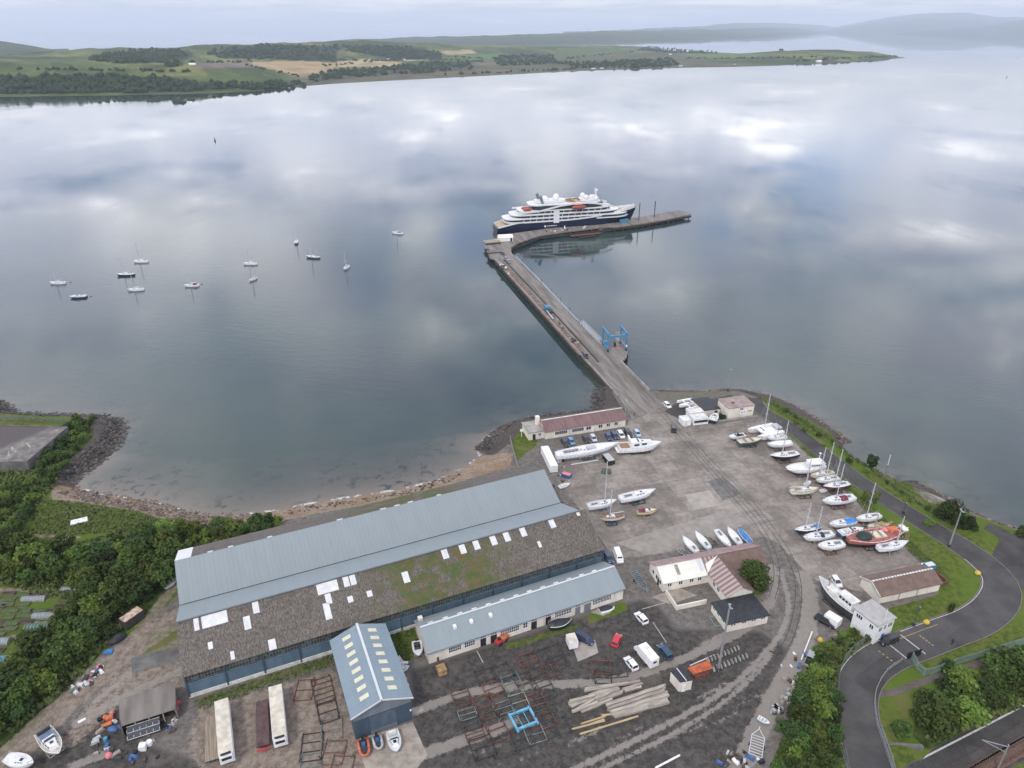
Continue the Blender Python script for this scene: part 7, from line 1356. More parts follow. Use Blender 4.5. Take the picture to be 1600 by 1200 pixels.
for nm, lab, px, r, m in (('float', 'round red float uppermost at the lean-to right corner', (279, 1101), .55, REDP), ('float', 'pale red float below the red one at the lean-to corner', (275.5, 1110), .5, PINK), ('float', 'pink ball float at the bottom of the scrap heap', (171, 1184), .65, PINK), ('float', 'faded pink float left of the lean-to', (176, 1117), .5, PINK), ('float', 'orange ball float left of the orange crate', (165.5, 1123), .5, ORANGE), ('float', 'yellow float by the thicket edge pipe', (1281, 1003), .6, YELLOW)): item(nm, 'float', lab, px, lambda b: b.ball((0, 0, r), r, nu=12, nv=8), m)
item('crate', 'crate', 'orange plastic crate left of the lean-to', (172.5, 1125), lambda b: b.box((0, 0, .5), (1.3, 1., 1.)), ORANGE, rz=.4); item('drum', 'drum', 'long orange float drum lying left of the lean-to', (167.5, 1134), lambda b: b.tube((-.9, 0, .4), (.9, 0, .4), .4, n=12), ORANGE, rz=.5); item('tarpaulin_heap', 'tarpaulin', 'blue tarpaulin heap left of the lean-to', (177, 1140), lambda b: (b.ball((0, 0, .2), .9, sc=(1.3, .8, .6)), b.ball((.9, .5, .1), .7, sc=(1, .8, .6))), BLUEP); item('drum', 'drum', 'pale blue drum below the blue tarpaulin heap', (166, 1158), lambda b: b.tube((0, 0, 0), (0, 0, .9), .4, n=12), BLUESTEEL)
item('water_tank', 'tank', 'white cube tank in the scrap heap', (224, 1170), lambda b: b.box((0, 0, .6), (1.3, 1.2, 1.2), 0, 0, .94), WHITE, rz=.2); item('drum', 'drum', 'white drum right of the white cube tank', (234, 1163), lambda b: b.tube((0, 0, 0), (0, 0, .9), .55, n=12), WHITE); item('pallet', 'pallet', 'pale pallet in front of the lean-to', (231, 1147), lambda b: [b.box((0, y, .15), (1.3, .18, .1)) for y in (-.5, -.25, 0, .25, .5)] + [b.box((x, 0, .06), (.12, 1.2, .1)) for x in (-.5, .5)], TIMBER); item('pallet', 'pallet', 'pale board flat on the dirt track', (128, 1126), lambda b: b.box((0, 0, .06), (1.4, .6, .1)), WHITE, rz=.7)
item('bin', 'skip', 'brown timber crate on the tarmac by the workshop corner', (690, 1050), lambda b: [b.box((0, 0, .7), (1.9, 2.0, 1.4)), b.box((0, 0, 1.43), (1.5, 1.6, .06))], simple('ochre_boards', (.34, .22, .10), .8, var=.4), rz=AX); item('machine', 'machine', 'dark red machine against the workshop corner', (683, 1031), lambda b: [b.box((0, 0, .6), (.9, .8, 1.2)), b.tube((0, 0, 1.2), (.2, 0, 1.8), .15)], REDRUST)
dg = thing('dumper', 'orange dumper truck by the workshop black doors', 'dumper', P(783, 1003), AX + .4); MB().box((.8, 0, 1.0), (1.7, 1.6, .9), 0, 0, 1.15).build('skip', ORANGE, dg); MB().box((-.9, 0, .8), (1.3, 1.3, .7)).build('chassis', REDP, dg); MB().box((-.6, 0, 1.4), (.5, .6, .5)).build('seat', BLACK, dg)
for x in (-1., .8):
    for s in (-1, 1): MB().tube((x, s * .6, .45), (x, s * .9, .45), .45, n=10).build('wheel', BLACK, dg)
ct = box_trailer('container', 'rusty topped white container under the trees by the track', (190, 970), (219, 950), 5.4, 2.4, 2.4, .2, simple('dark_container', (.06, .055, .05), .8), simple('rust_streaked_roof', (.48, .36, .28), .8, var=.6, scale=1.2)); cvr = item('covered_vehicle', 'covered car', 'car under a black tarpaulin beside the rusty container', (183, 1001), lambda b: (b.ball((0, 0, .5), 1.5, sc=(1.5, .8, .55)), b.ball((.3, 0, .9), 1.1, sc=(1.3, .85, .6))), TARP, rz=.9); item('tarpaulin_heap', 'tarpaulin', 'bright blue sheet on the ground below the covered car', (169, 1020), lambda b: (b.box((0, 0, .15), (2., 1., .3)), b.box((.4, .3, .35), (1., .8, .3), .4)), BLUETARP)
# scrap heap along the track: pieces each their own
for i in range(60):
    f = rnd.random(); x = 116 + 44 * f + rnd.uniform(-6, 6); y = 1078 - 34 * f + rnd.uniform(-5, 7); m, nm_ = rnd.choice(((WHITE, 'white'), (DIRTYWHITE, 'off-white'), (GREYDECK, 'grey'), (BLACK, 'black'), (GREYG, 'grey-green'), (PINK, 'pink'), (DARK, 'dark metal'), (TIMBER, 'brown'), (CONC, 'pale grey'), (BLUEP, 'blue'))); s = rnd.uniform(.3, .9); o = item('scrap_piece', 'scrap', nm_ + ' piece of scrap in the heap between the track and thicket', (x, y), (lambda b: b.box((0, 0, s * .3), (s * rnd.uniform(.8, 2.2), s, s * .6), 0, 0, rnd.uniform(.5, 1))) if i % 3 else (lambda b: b.ball((0, 0, s * .35), s * .6, sc=(1.4, 1, .6), nu=7, nv=4)), m, rz=rnd.uniform(0, 6), grp='scrap heaped between the track and the thicket')
for i in range(170):
    reg = rnd.choice(((170, 1150, 22, 38), (225, 1175, 28, 18), (262, 1130, 14, 14), (632, 1055, 6, 30), (1240, 1060, 20, 40), (1160, 1192, 40, 10), (868, 745, 14, 16), (1150, 1188, 30, 12), (1305, 1000, 10, 30), (852, 560, 2, 2), (1445, 893, 12, 12))); x = reg[0] + rnd.uniform(-1, 1) * reg[2]; y = reg[1] + rnd.uniform(-1, 1) * reg[3]
    if reg[0] == 852: continue
    m, nm_ = rnd.choice(((WHITE, 'white'), (DARK, 'dark metal'), (GREYDECK, 'grey'), (RUST, 'rusty'), (BLUEP, 'blue'), (TIMBER, 'brown'), (BLACK, 'black'))); s = rnd.uniform(.3, .8); where = {170: 'left of the lean-to', 225: 'below the lean-to', 262: 'at the lean-to right end', 632: 'in the gap beside the boat shed', 1240: 'along the thicket edge', 1160: 'at the bottom edge by the thicket', 868: 'behind the lorry box body', 1150: 'at the bottom edge by the thicket', 1305: 'beside the gatehouse bank', 1445: 'behind the brown-roofed store'}[reg[0]]
    item('scrap_piece', 'scrap', '%s piece of scrap %s' % (nm_, where), (x, y), lambda b: (b.box((0, 0, s * .4), (s * rnd.uniform(.8, 2.5), s, s * .7), 0, 0, rnd.uniform(.5, 1)), b.bar((-s, 0, s * .8), (s * 1.2, s * .4, s * .3), .12)), m, rz=rnd.uniform(0, 6), grp='scrap ' + where)
for i, (x, y, c, l_) in enumerate(((885, 745, BLUEP, 'blue and pink scrap-filled skip near the warehouse gable'), (947, 739, GREENP, 'small green skip in the middle of the left yard'))): 
    sk = thing('skip', l_, 'skip', P(x, y), R(-30 if i == 0 else -10)); MB().box((0, 0, .6), (2.8, 1.6, 1.2), 0, 0, 1.12).build('body', c, sk); MB().box((0, 0, 1.2), (2.6, 1.5, .12)).build('rubbish', (REDRUST if i else PINK), sk)
item('drum', 'drum', 'white drum standing on the grass left of the office', (815, 682), lambda b: [b.tube((0, 0, 0), (0, 0, 2.4), .12), b.box((0, 0, 2.4), (1.1, .2, .9))], WHITE); lo2 = log((892, 726), (935, 719), .3, .2, ALU, 'long pale spar on the ground under the racing yacht', None); lo2['category'] = 'spar'
bt = thing('blue_tank', 'blue open tank behind the brown-roofed store', 'tank', P(1451, 888), AX2); MB().box((0, 0, .7), (2.6, 1.7, 1.4)).build('tank', BLUESTEEL, bt); MB().box((0, 0, 1.42), (2.3, 1.4, .06)).build('lid', ALU, bt)
for x, y, l_ in ((1527, 897, 'yellow boulder marker on the outside of the road bend'), (1447, 974, 'yellow boulder marker beside the road above the gatehouse')): item('boulder', 'marker stone', l_, (x, y), lambda b: b.ball((0, 0, .4), .68, sc=(1.1, 1, .85), nu=8, nv=5), simple('yellow_painted_stone', (.55, .40, .06), .8) if 'yellow_painted_stone' not in MATS else MATS['yellow_painted_stone'])

# working clutter along the pier
bi = rib('black inflatable boat tied up at the right side of the pier', (902, 492), (911, 499), BLACK, 2.2); bi.location.z = .5
gw_ = thing('access_bridge', 'white lattice access bridge slung along the right side of the pier', 'gangway', (0, 0, 0)); ga, gb = P(911, 503, 2.2), P(940, 532, 2.2); gn = Vector((gb.y - ga.y, ga.x - gb.x, 0)).normalized() * 1.1
for s_ in (0, 1): MB().bar(ga + gn * s_, gb + gn * s_, .18).build('side_beam', ALU, gw_); MB().bar(ga + gn * s_ + Vector((0, 0, 1)), gb + gn * s_ + Vector((0, 0, 1)), .12).build('hand_rail', ALU, gw_)
lt = MB()
for i in range(14): f, f2 = i / 14, (i + 1) / 14; lt.bar(ga.lerp(gb, f), ga.lerp(gb, f2) + gn, .12); lt.bar(ga.lerp(gb, f) + gn, ga.lerp(gb, f2) + Vector((0, 0, 1)), .08)
lt.build('lattice', ALU, gw_)
box_trailer('container', 'blue freight box on the pier below the ship bow', (969, 343.5), (981, 341.8), 5.3, 2.3, 2.4, .3, BLUESTEEL, BLUESTEEL)
cr = thing('loading_crane', 'small red and white loading crane on the quay beside the ship', 'crane', P(924, 349, 3.1)); MB().box((0, 0, 1.), (2.4, 1.8, 2.)).build('cab', REDP, cr); MB().bar((0, 0, 1.8), (-1.5, .4, 5.5), .4).build('jib', REDP, cr); MB().box((-2.4, 0, .6), (2.4, 1.8, 1.2)).build('counterweight', WHITE, cr)
wb = motor('small white work boat moored under the pier beside the timber fenders', None, None, loc=(P(941, 359, 0).x, P(941, 359, 0).y - 2, 0.), rz=R(25), L_=7., water=True, style='wheelhouse')
for i in range(46):
    if i < 24: f = rnd.random(); x, y, w_ = 778 + 17 * f + rnd.uniform(-2, 3), 409 + 19 * f + rnd.uniform(-2, 2), 'on the pier strip near the pier head'
    elif i < 36: f = rnd.random(); x, y, w_ = 850 + 90 * f, 362.5 - 10 * f + rnd.uniform(-1.5, 1.5), 'on the quay in front of the ship'
    else: f = rnd.random(); x, y, w_ = 862 + 45 * f + rnd.uniform(-3, 3), 493 + 52 * f, 'along the middle of the pier strip'
    m, nm_ = rnd.choice(((WHITE, 'white'), (RUST, 'rusty'), (DARK, 'dark metal'), (TIMBER, 'brown'), (CONC, 'pale grey'))); s = rnd.uniform(.5, 1.2)
    item('scrap_piece', 'scrap', '%s piece of gear lying %s' % (nm_, w_), (x, y), lambda b: (b.box((0, 0, s * .4), (s * rnd.uniform(.8, 2.5), s, s * .8), 0, 0, rnd.uniform(.6, 1)), b.bar((-s, 0, s * .8), (s * 1.3, s * .4, s * .3), .15)), m, z=3.15, rz=rnd.uniform(0, 6), grp='gear ' + w_)
# site furniture: lamp posts, fences, gates
def lamp(px, h, label, r=.2, heads=2, mat=STEEL):
    t = thing('lamp_post', label, 'lamp post', P(*px)); MB().tube((0, 0, 0), (0, 0, h), r, r * .55, 10).build('post', mat, t); a = MB().box((0, 0, h + .1), (.25, 1.5 if heads > 1 else .8, .18)).build('arm', mat, t)
    for k in range(heads): MB().box((.25, (-.6 + 1.2 * k) if heads > 1 else .3, h + .05), (.4, .28, .18)).build('lamp_head', STEEL, t)
    MB().box((0, 0, .5), (.55, .55, 1.0)).build('base_box', DARK, t); return t
lamp((1122, 1048), 18.5, 'tall grey floodlight post by the orange shelter', .3); lamp((1482.5, 855), 12., 'tall leaning-looking grey lamp post beside the sea road', .26); lamp((975.5, 663), 9.5, 'lamp post at the right end of the harbour office'); lamp((1137, 611), 9., 'lamp post on the shore behind the cream block', .16, 1)
lamp((1372, 700 + 28), 4.6, 'thin pale marker post standing off the shore', .1, 1, WHITE) if False else None
for (x, y, h, l_) in ((1427, 978, 5.5, 'thin dark lamp post on the grass beside the gatehouse'), (1411, 803, 3.5, 'short dark post on the verge by the sea road'), (1213, 688, 7., 'thin dark post behind the catamaran')): lamp((x, y), h, l_, .08, 1, DARK)
bn = thing('beacon_pole', 'thin white perch standing in the shallows off the sea road', 'marker pole', P(1387, 727, 0)); MB().tube((0, 0, -1), (0, 0, 4.), .12).build('pole', WHITE, bn)
def fence(label, px, h, mat, gap, step=2.6, thick=.09, z=3.0):
    pts = pp(px, z, step); t = thing('fence', label, 'fence', (0, 0, 0)); po = MB(); pl = MB()
    gz = [ground_z(p[0], p[1]) for p in pts]
    for p, g_ in zip(pts, gz): MB().box((p[0], p[1], g_ + h / 2), (.14, .14, h)).build('post', mat, t)
    for (a, b_, ga, gb) in zip(pts[:-1], pts[1:], gz[:-1], gz[1:]):
        for zz in (.25, .85): pl.bar((a[0], a[1], ga + h * zz), (b_[0], b_[1], gb + h * zz), .07)
        n = int(np.linalg.norm(b_ - a) / gap)
        for k in range(n): f = (k + .5) / n; q = a + (b_ - a) * f; g_ = ga + (gb - ga) * f; pl.box((q[0], q[1], g_ + h / 2), (thick, thick * .6, h), heading(a, b_))
    pl.build('pales', mat, t); return t
FGREEN = simple('pale_green_fence', (.22, .30, .27), .6)
fence('pale green palisade fence across the grass beyond the road', [(1424, 1030), (1443, 1056), (1491, 1040), (1600, 1006), (1680, 980)], 2.2, FGREEN, .26); fence('green mesh fence along the outside of the road bend', [(1352, 1003), (1327, 1022), (1312, 1050), (1308, 1090), (1314, 1150), (1325, 1210)], 1.9, GREYG, .30, 2.4, .07); fence('grey railing along the inside of the road by the footpath', [(1408, 1034), (1385, 1050), (1369, 1078), (1366, 1105), (1372, 1140), (1384, 1175), (1394, 1205)], 1.1, STEEL, .5)
fence('dark low fence along the seaward edge of the verge', [(1165, 613), (1215, 636), (1290, 684), (1350, 728), (1420, 778), (1475, 815)], 1.1, DARK, 1.2, 3.); fence('grey palisade fence on the point left of the office', [(797, 688), (800, 700), (806, 722), (812, 738)], 2., STEEL, .28); fence('grey palisade fence at the pier root', [(957, 614), (968, 632), (985, 648)], 2., STEEL, .3); fence('dark fence along the flat building roof edge', [(-40, 657), (60, 658), (112, 664)], 1.8, GREYG, .35); fence('dark gate beside the white stop line', [(1417, 1030), (1437, 1024)], 2.0, BLACK, .2, 1.2, .12); fence('steel fence beside the railway ramp', [(1374, 1145), (1385, 1175), (1398, 1215)], 2.2, STEEL, .35); fence('timber plank fence along the warehouse right gable', [(911, 800), (930, 840), (943, 868)], .9, TIMBER, .5)
bw_ = thing('retaining_wall', 'weathered concrete wing wall beside the road bridge', 'wall', (0, 0, 0)); a, b_ = P(1388, 1160), P(1440, 1164); MB().prism([a, b_, b_ + Vector((.1, -.6, 0)), a + Vector((.1, -.6, 0))], 0.5, 3.2).build('wall', DKCONC, bw_)
mt = thing('overhead_line_mast', 'steel railway overhead line mast with cross arm', 'railway mast', P(1557, 1205, 1.2)); MB().tube((0, 0, 0), (0, 0, 7.5), .14).build('post', STEEL, mt); MB().bar((0, 0, 7.), (-4.2, 1.2, 7.3), .12).build('cross_arm', STEEL, mt); MB().bar((0, 0, 5.5), (-4.2, 1.2, 7.3), .1).build('stay', STEEL, mt)
# a person walking by the office, another on the road
def person(label, px, z=3., col=(.02, .02, .025), rz=0.):
    t = thing('person', label, 'person', P(*px, z), rz); me = bpy.data.meshes.new('body'); V = [(0, 0, .95), (0, 0, 1.2), (0, 0, 1.42), (0, 0, 1.55), (0, .0, 1.68), (0, .2, 1.40), (.04, .27, 1.12), (.14, .27, .88), (0, -.2, 1.40), (-.04, -.27, 1.12), (.06, -.27, .86), (0, .1, .90), (.14, .11, .50), (.08, .11, .06), (.2, .11, .03), (0, -.1, .90), (-.06, -.11, .50), (-.22, -.11, .10), (-.11, -.11, .04)]
    E_ = [(0, 1), (1, 2), (2, 3), (3, 4), (2, 5), (5, 6), (6, 7), (2, 8), (8, 9), (9, 10), (0, 11), (11, 12), (12, 13), (13, 14), (0, 15), (15, 16), (16, 17), (17, 18)]; RR = [.15, .15, .15, .055, .10, .07, .05, .04, .07, .05, .04, .10, .075, .05, .045, .10, .075, .05, .045]
    me.from_pydata(V, E_, []); o = bpy.data.objects.new('body', me); scene.collection.objects.link(o); o.parent = t; md = o.modifiers.new('skin', 'SKIN'); sv = me.skin_vertices[0].data
    for i, r in enumerate(RR): sv[i].radius = (r, r)
    sv[0].use_root = True; o.modifiers.new('sub', 'SUBSURF').levels = 1; me.materials.append(PAINT); o.color = col + (1,); hd = MB().ball((.01, 0, 1.69), .115, sc=(1, .85, 1.15), nu=12, nv=8).build('head', simple('skin_tone', (.48, .30, .22), .6) if 'skin_tone' not in MATS else MATS['skin_tone'], t, True); MB().ball((-.015, 0, 1.72), .12, sc=(1, .9, 1.05), nu=12, nv=8).build('hair', BARK, t, True); return t
person('person in dark clothes walking by the harbour office gable', (990.5, 650)); person('person in dark clothes walking on the pier strip', (866, 496), 3.15); person('person in dark clothes by the road edge at the gate', (1487, 1007))
# allotments
def bed(px, l, w, h, m, lab, kind):
    p = P(*px)
    if kind == 'polytunnel':
        t = thing('polytunnel', lab, 'polytunnel', p, R(3)); n = 7; MB().loft([[(x, w / 2 * math.cos(a), h * math.sin(a) ** .8) for a in [math.pi * k / 8 for k in range(9)]] for x in [l * (i / n - .5) for i in range(n + 1)]], closed=False).build('cover', m, t, False)
        for i in range(n + 1):
            hp = MB()
            for k in range(8): a, b_ = math.pi * k / 8, math.pi * (k + 1) / 8; x = l * (i / n - .5); hp.bar((x, (w / 2 + .03) * math.cos(a), (h + .03) * math.sin(a) ** .8), (x, (w / 2 + .03) * math.cos(b_), (h + .03) * math.sin(b_) ** .8), .07)
            hp.build('hoop', STEEL, t)
    else:
        t = thing('raised_bed', lab, 'raised bed', p, R(2), 'vegetable beds of the allotments'); e_ = MB()
        for s in (-1, 1): e_.box((0, s * w / 2, h / 2), (l, .09, h)); e_.box((s * l / 2, 0, h / 2), (.09, w, h))
        e_.build('boards', OLDB, t); MB().box((0, 0, h * .4), (l - .1, w - .1, h * .7)).build('soil', m, t)
OLDB = simple('mossy_boards', (.12, .105, .08), .9, var=.4); SOIL = simple('garden_soil', (.06, .045, .03), .95, var=.4); NET = simple('white_netting', (.22, .24, .24), .7, var=.2); GNET = simple('green_netting', (.06, .13, .10), .8, var=.3); VEG = simple('vegetable_leaves', (.06, .11, .025), .8, var=.5, scale=3)
for px, l, w, h, m, lab in (((54, 937), 6.5, 2., 1.2, NET, 'white netted polytunnel uppermost in the allotments'), ((75, 963.5), 7.5, 2.2, 1.3, NET, 'longest grey-white polytunnel in the allotments'), ((59, 981), 6., 2.2, 1.2, GNET, 'dark green netted tunnel in the allotments'), ((2, 1004), 4.5, 2.4, 1.3, NET, 'white polytunnel at the left edge of the allotments'), ((113, 921), 5.5, 1.8, 1.0, NET, 'small pale polytunnel at the allotment top right corner'), ((5, 1032), 5., 2.4, 1.2, simple('blue_netting', (.06, .22, .35), .7), 'blue netted tunnel at the left edge of the allotments')): bed(px, l * .85, w * .85, h * .85, m, lab, 'polytunnel')
k_ = 0
for y0 in range(928, 1050, 9):
    for x0 in range(-6, 118, 22):
        x = x0 + rnd.uniform(-5, 5); y = y0 + rnd.uniform(-2, 2)
        if x > 112 - max(0, y - 950) * .85 or rnd.random() < .12 or any(abs(x - q[0]) < 26 and abs(y - q[1]) < 7 for q in ((54, 937), (75, 963), (59, 981), (2, 1004), (113, 921), (5, 1032))): continue
        bed((x, y), rnd.uniform(2.6, 4.4), rnd.uniform(1., 1.4), .35, rnd.choice((SOIL, VEG, VEG, VEG)), 'timber edged vegetable bed in the allotments', 'bed')
for x, y, l, lab in ((124, 815, 4.5, 'pale flat slab on the meadow'), (190, 862, 3.2, 'white broken boat hull half hidden in the thicket'), (103, 843, 1.6, 'small white board on the meadow'), (150, 800, 2., 'dark patch of sheeting on the meadow')): item('sheet', 'sheet', lab, (x, y), lambda b: b.box((0, 0, .25), (l, l * .5, .35), 0, 0, .9), BLACK if 'dark' in lab else WHITE, rz=.45)
# ================================================================== ROCKS (uncountable riprap)
def rocks(name, label, px_line, wid_, n, smin, smax, mat, z=None, seed=1):
    r = random.Random(seed); pts = pp(px_line, .6, 1.5); mb = MB(); k = 0
    while k < n:
        i = r.randrange(len(pts) - 1); d = pts[i + 1] - pts[i]; l = np.linalg.norm(d); nn = np.array([-d[1], d[0]]) / max(l, 1e-6); p = pts[i] + d * r.random() + nn * r.uniform(-.5, .5) * wid_; g_ = ground_z(p[0], p[1]); k += 1
        if g_ < -1.2 or g_ > 2.97: continue
        s = r.uniform(smin, smax) ** 1.0; vs = []; rings = ((1., .0), (.35, 1.), (-.35, 1.), (-1., 0.))
        top = (p[0], p[1], g_ + s * .55); vs.append(top); q = r.uniform(0, 6.28)
        for zz, rr in ((.32, .85), (-.25, 1.)):
            for j in range(5): a = q + 6.283 * j / 5; ra = s * rr * r.uniform(.6, 1.05); vs.append((p[0] + math.cos(a) * ra * r.uniform(.7, 1.2), p[1] + math.sin(a) * ra, g_ + s * zz * r.uniform(.7, 1.3)))
        mb.add(vs, [(0, 1 + j, 1 + (j + 1) % 5) for j in range(5)] + [(1 + j, 6 + j, 6 + (j + 1) % 5, 1 + (j + 1) % 5) for j in range(5)])
    return stuff(mb.build(name, mat), label, 'rocks')
def rockmat(name, c1, c2, c3):
    m, nt, b = base_mat(name); ge = N(nt, 'ShaderNodeNewGeometry'); t = N(nt, 'ShaderNodeTexCoord'); c = mixc(nt, ge.outputs['Random Per Island'], c1, c2); c = mixc(nt, smooth(nt, noise_(nt, t.outputs['Object'], .5, 5), .48, .64), c, c3); L(nt, c, b.inputs['Base Color']); b.inputs['Roughness'].default_value = .9; return m
RK = rockmat('dark_boulders', (.022, .020, .019), (.115, .10, .09), (.055, .048, .042)); RK2 = rockmat('brown_boulders', (.04, .032, .026), (.22, .18, .15), (.10, .07, .05))
rocks('riprap', 'dark grey rock armour round the left point', [(-60, 612), (10, 640), (100, 652), (170, 655), (185, 675), (165, 700), (135, 728), (100, 752)], 9., 2300, .45, 1.0, RK, seed=2); rocks('riprap', 'dark boulders at the point left of the office', [(752, 702), (765, 690), (785, 672), (815, 660), (870, 652), (930, 644)], 6., 700, .4, .9, RK, seed=3); rocks('riprap', 'dark boulders beside the pier root', [(930, 645), (932, 625), (936, 610), (946, 606)], 7., 380, .4, .9, RK, seed=4)
rocks('riprap', 'brown rock armour along the sea road shore', [(1017, 612), (1080, 611), (1140, 609), (1200, 619), (1250, 641), (1300, 672), (1322, 690)], 5., 1100, .35, .85, RK2, seed=5); rocks('riprap', 'brown boulders on the right hand shore', [(1425, 752), (1460, 770), (1500, 794), (1560, 822), (1640, 845)], 5., 650, .35, .85, RK2, seed=6); rocks('beach_stones', 'brown stones and weed strewn on the beach', [(112, 762), (150, 775), (210, 787), (270, 800), (320, 812), (380, 815)], 9., 1500, .2, .55, RK2, seed=7); rocks('beach_stones', 'dark weedy stones on the wet sand', [(440, 805), (480, 795), (560, 785), (640, 770), (720, 740)], 5., 170, .2, .6, RK, seed=8)
# ================================================================== PLANTING
g = 'bushes of the big left thicket'
scatter(PROT, [(-20, 858), (60, 866), (130, 866), (200, 856), (245, 828), (290, 834), (278, 850), (274, 905), (240, 930), (205, 948), (150, 945), (128, 912), (-20, 908)], 3.3, 'bushy green tree in the big thicket left of the warehouse', g, .95, 1.6, 95, seed=1)
scatter(PROT, [(130, 930), (225, 935), (190, 955), (168, 1005), (128, 1025), (110, 1060), (80, 1085), (40, 1120), (10, 1140), (-15, 1150), (-20, 1085), (20, 1052), (70, 1008), (112, 965)], 3.2, 'bushy green tree between the allotments and the dirt track', 'bushes between the allotments and the track', .9, 1.6, 75, seed=2)
scatter(PROT, [(-20, 775), (42, 765), (75, 712), (112, 672), (120, 656), (146, 656), (140, 685), (100, 730), (62, 772), (55, 800), (25, 835), (-20, 850)], 3.0, 'bushy green tree on the bank behind the rocky point', 'bushes on the bank behind the point', .45, .95, 75, seed=3)
scatter(PROT, [(1275, 1030), (1300, 1030), (1303, 1100), (1315, 1210), (1210, 1210), (1225, 1140), (1250, 1090)], 2.7, 'bush in the thicket between yard and road bend', 'bushes between the yard and the road bend', .55, 1.1, 65, seed=4)
scatter(PROT, [(1446, 1100), (1490, 1078), (1530, 1060), (1610, 1030), (1640, 1060), (1600, 1085), (1520, 1115), (1480, 1145), (1440, 1150), (1432, 1120)], 3.0, 'bushy tree on the bank above the railway', 'bushes on the bank above the railway', .9, 1.6, 48, seed=5)
scatter(BRIGHT, [(300, 826), (440, 818), (432, 834), (330, 852), (290, 858)], 2.6, 'low green bush behind the warehouse back wall', 'bushes behind the warehouse', .5, .9, 22, seed=6)
scatter(BRIGHT, [(1225, 640), (1300, 690), (1400, 765), (1470, 805), (1466, 812), (1390, 772), (1290, 700), (1222, 648)], 5., 'small scrub bush on the seaward verge', 'scrub on the seaward verge', .25, .55, 26, seed=7)
scatter(PROT, [(1330, 985), (1360, 1000), (1325, 1018), (1290, 1022), (1290, 1005)], 3., 'low scrub bush on the bank below the gatehouse', 'scrub below the gatehouse', .3, .5, 16, seed=8)
def tree_at(lab, px, mat, rx, rz, seed, ncl=16, nl=110, size=.32, cat='tree', nm='tree', base=.15):
    t = plant(nm, cat, lab, None, rx, rz, ncl, nl, size, seed, mat, base); p = P(*px); t.location = (p.x, p.y, ground_z(p.x, p.y) - .05); return t
tree_at('round dense green tree beside the clubhouse', (1176, 918), LEAF, 4.3, 7.6, 21, 26, 130, .30, base=.05); tree_at('small upright dark green tree on the sea verge', (1361, 730), LEAF3, 2.0, 4.6, 22); tree_at('round bright green bush between yard and road', (1360, 783), LEAF2, 2.6, 4.0, 23, base=.0, cat='bush', nm='bush'); tree_at('large dark bush by the end of the sea road', (1488, 812), LEAF3, 5., 5.2, 24, 26, 120, base=.0, cat='bush', nm='bush'); tree_at('small dark bush right of the large one by the sea', (1512, 824), LEAF3, 2.6, 3.0, 25, base=.0, cat='bush', nm='bush'); tree_at('thin sapling on the grass beside the brown-roofed store', (1482, 957), LEAF, 1.3, 3.0, 26, 5, 40); tree_at('dark shrub against the pale green fence', (1481, 1049), LEAF3, 1.9, 2.8, 27, base=.0, cat='bush', nm='bush'); tree_at('brown-green hedge bush between the cream blocks', (1128, 654), LEAF3, 1.3, 1.9, 28, base=0, cat='bush', nm='bush'); tree_at('dark green bush behind the warehouse by the beach', (413, 822), LEAF3, 3.4, 4.6, 29, base=0, cat='bush', nm='bush'); tree_at('small bright shrub at the bottom of the grass by the road', (1408, 1145), LEAF, 2.0, 2.4, 30, base=0, cat='bush', nm='bush'); tree_at('small bush at the right edge by the shore', (1597, 838), LEAF, 2.2, 3., 31, base=0, cat='bush', nm='bush'); tree_at('small flowering shrub in the verge by the tall lamp post', (1452, 820), LEAF2, 1.3, 1.6, 32, base=0, cat='bush', nm='bush')
ug = MB(); r5 = random.Random(5)
for poly, n, s0, s1 in (([(1275, 1012), (1345, 995), (1352, 1004), (1314, 1040), (1306, 1100), (1318, 1210), (1200, 1210), (1236, 1120)], 5200, .2, .42), ([(-20, 842), (130, 846), (240, 812), (300, 826), (430, 820), (430, 832), (285, 858), (275, 905), (150, 948), (-20, 910)], 5200, .25, .5), ([(40, 780), (120, 782), (215, 797), (300, 826), (220, 830), (60, 838)], 3500, .18, .35), ([(-20, 740), (110, 658), (148, 658), (60, 790), (-20, 845)], 3500, .25, .5), ([(1435, 1095), (1620, 1020), (1640, 1080), (1450, 1160)], 3200, .25, .5), ([(128, 925), (240, 930), (165, 1010), (110, 1075), (20, 1145), (-20, 1150), (-20, 1080), (110, 965)], 4200, .25, .5), ([(1210, 624), (1330, 700), (1480, 800), (1470, 812), (1320, 712), (1200, 634)], 1800, .18, .36), ([(1250, 700), (1345, 792), (1465, 905), (1478, 895), (1390, 815), (1255, 695)], 1500, .15, .3), ([(300, 1096), (520, 1022), (522, 1040), (312, 1112)], 1100, .15, .3), ([(606, 988), (652, 970), (664, 1012), (624, 1040)], 500, .15, .3)):
    p = pg(poly); lo = p.min(0); hi = p.max(0); X = np.array([r5.uniform(lo[0], hi[0]) for _ in range(n * 2)]); Y = np.array([r5.uniform(lo[1], hi[1]) for _ in range(n * 2)]); k = inside(X, Y, p)
    for x, y in list(zip(X[k], Y[k]))[:n]:
        z = ground_z(x, y); a = r5.uniform(0, 6.28); s = r5.uniform(s0, s1); u = Vector((math.cos(a), math.sin(a), r5.uniform(-.2, .5))) * s; w = Vector((-math.sin(a), math.cos(a), r5.uniform(.2, 1.4))) * s; c = Vector((x, y, z + s * .8)); ug.add([c - u, c - w * .8, c + u, c + w], [(0, 1, 2, 3)])
stuff(ug.build('undergrowth', leaf_mat('weed_leaves', (.045, .075, .018), (.09, .12, .03), (.16, .17, .07))), 'rough weeds and undergrowth on banks and verges', 'undergrowth')
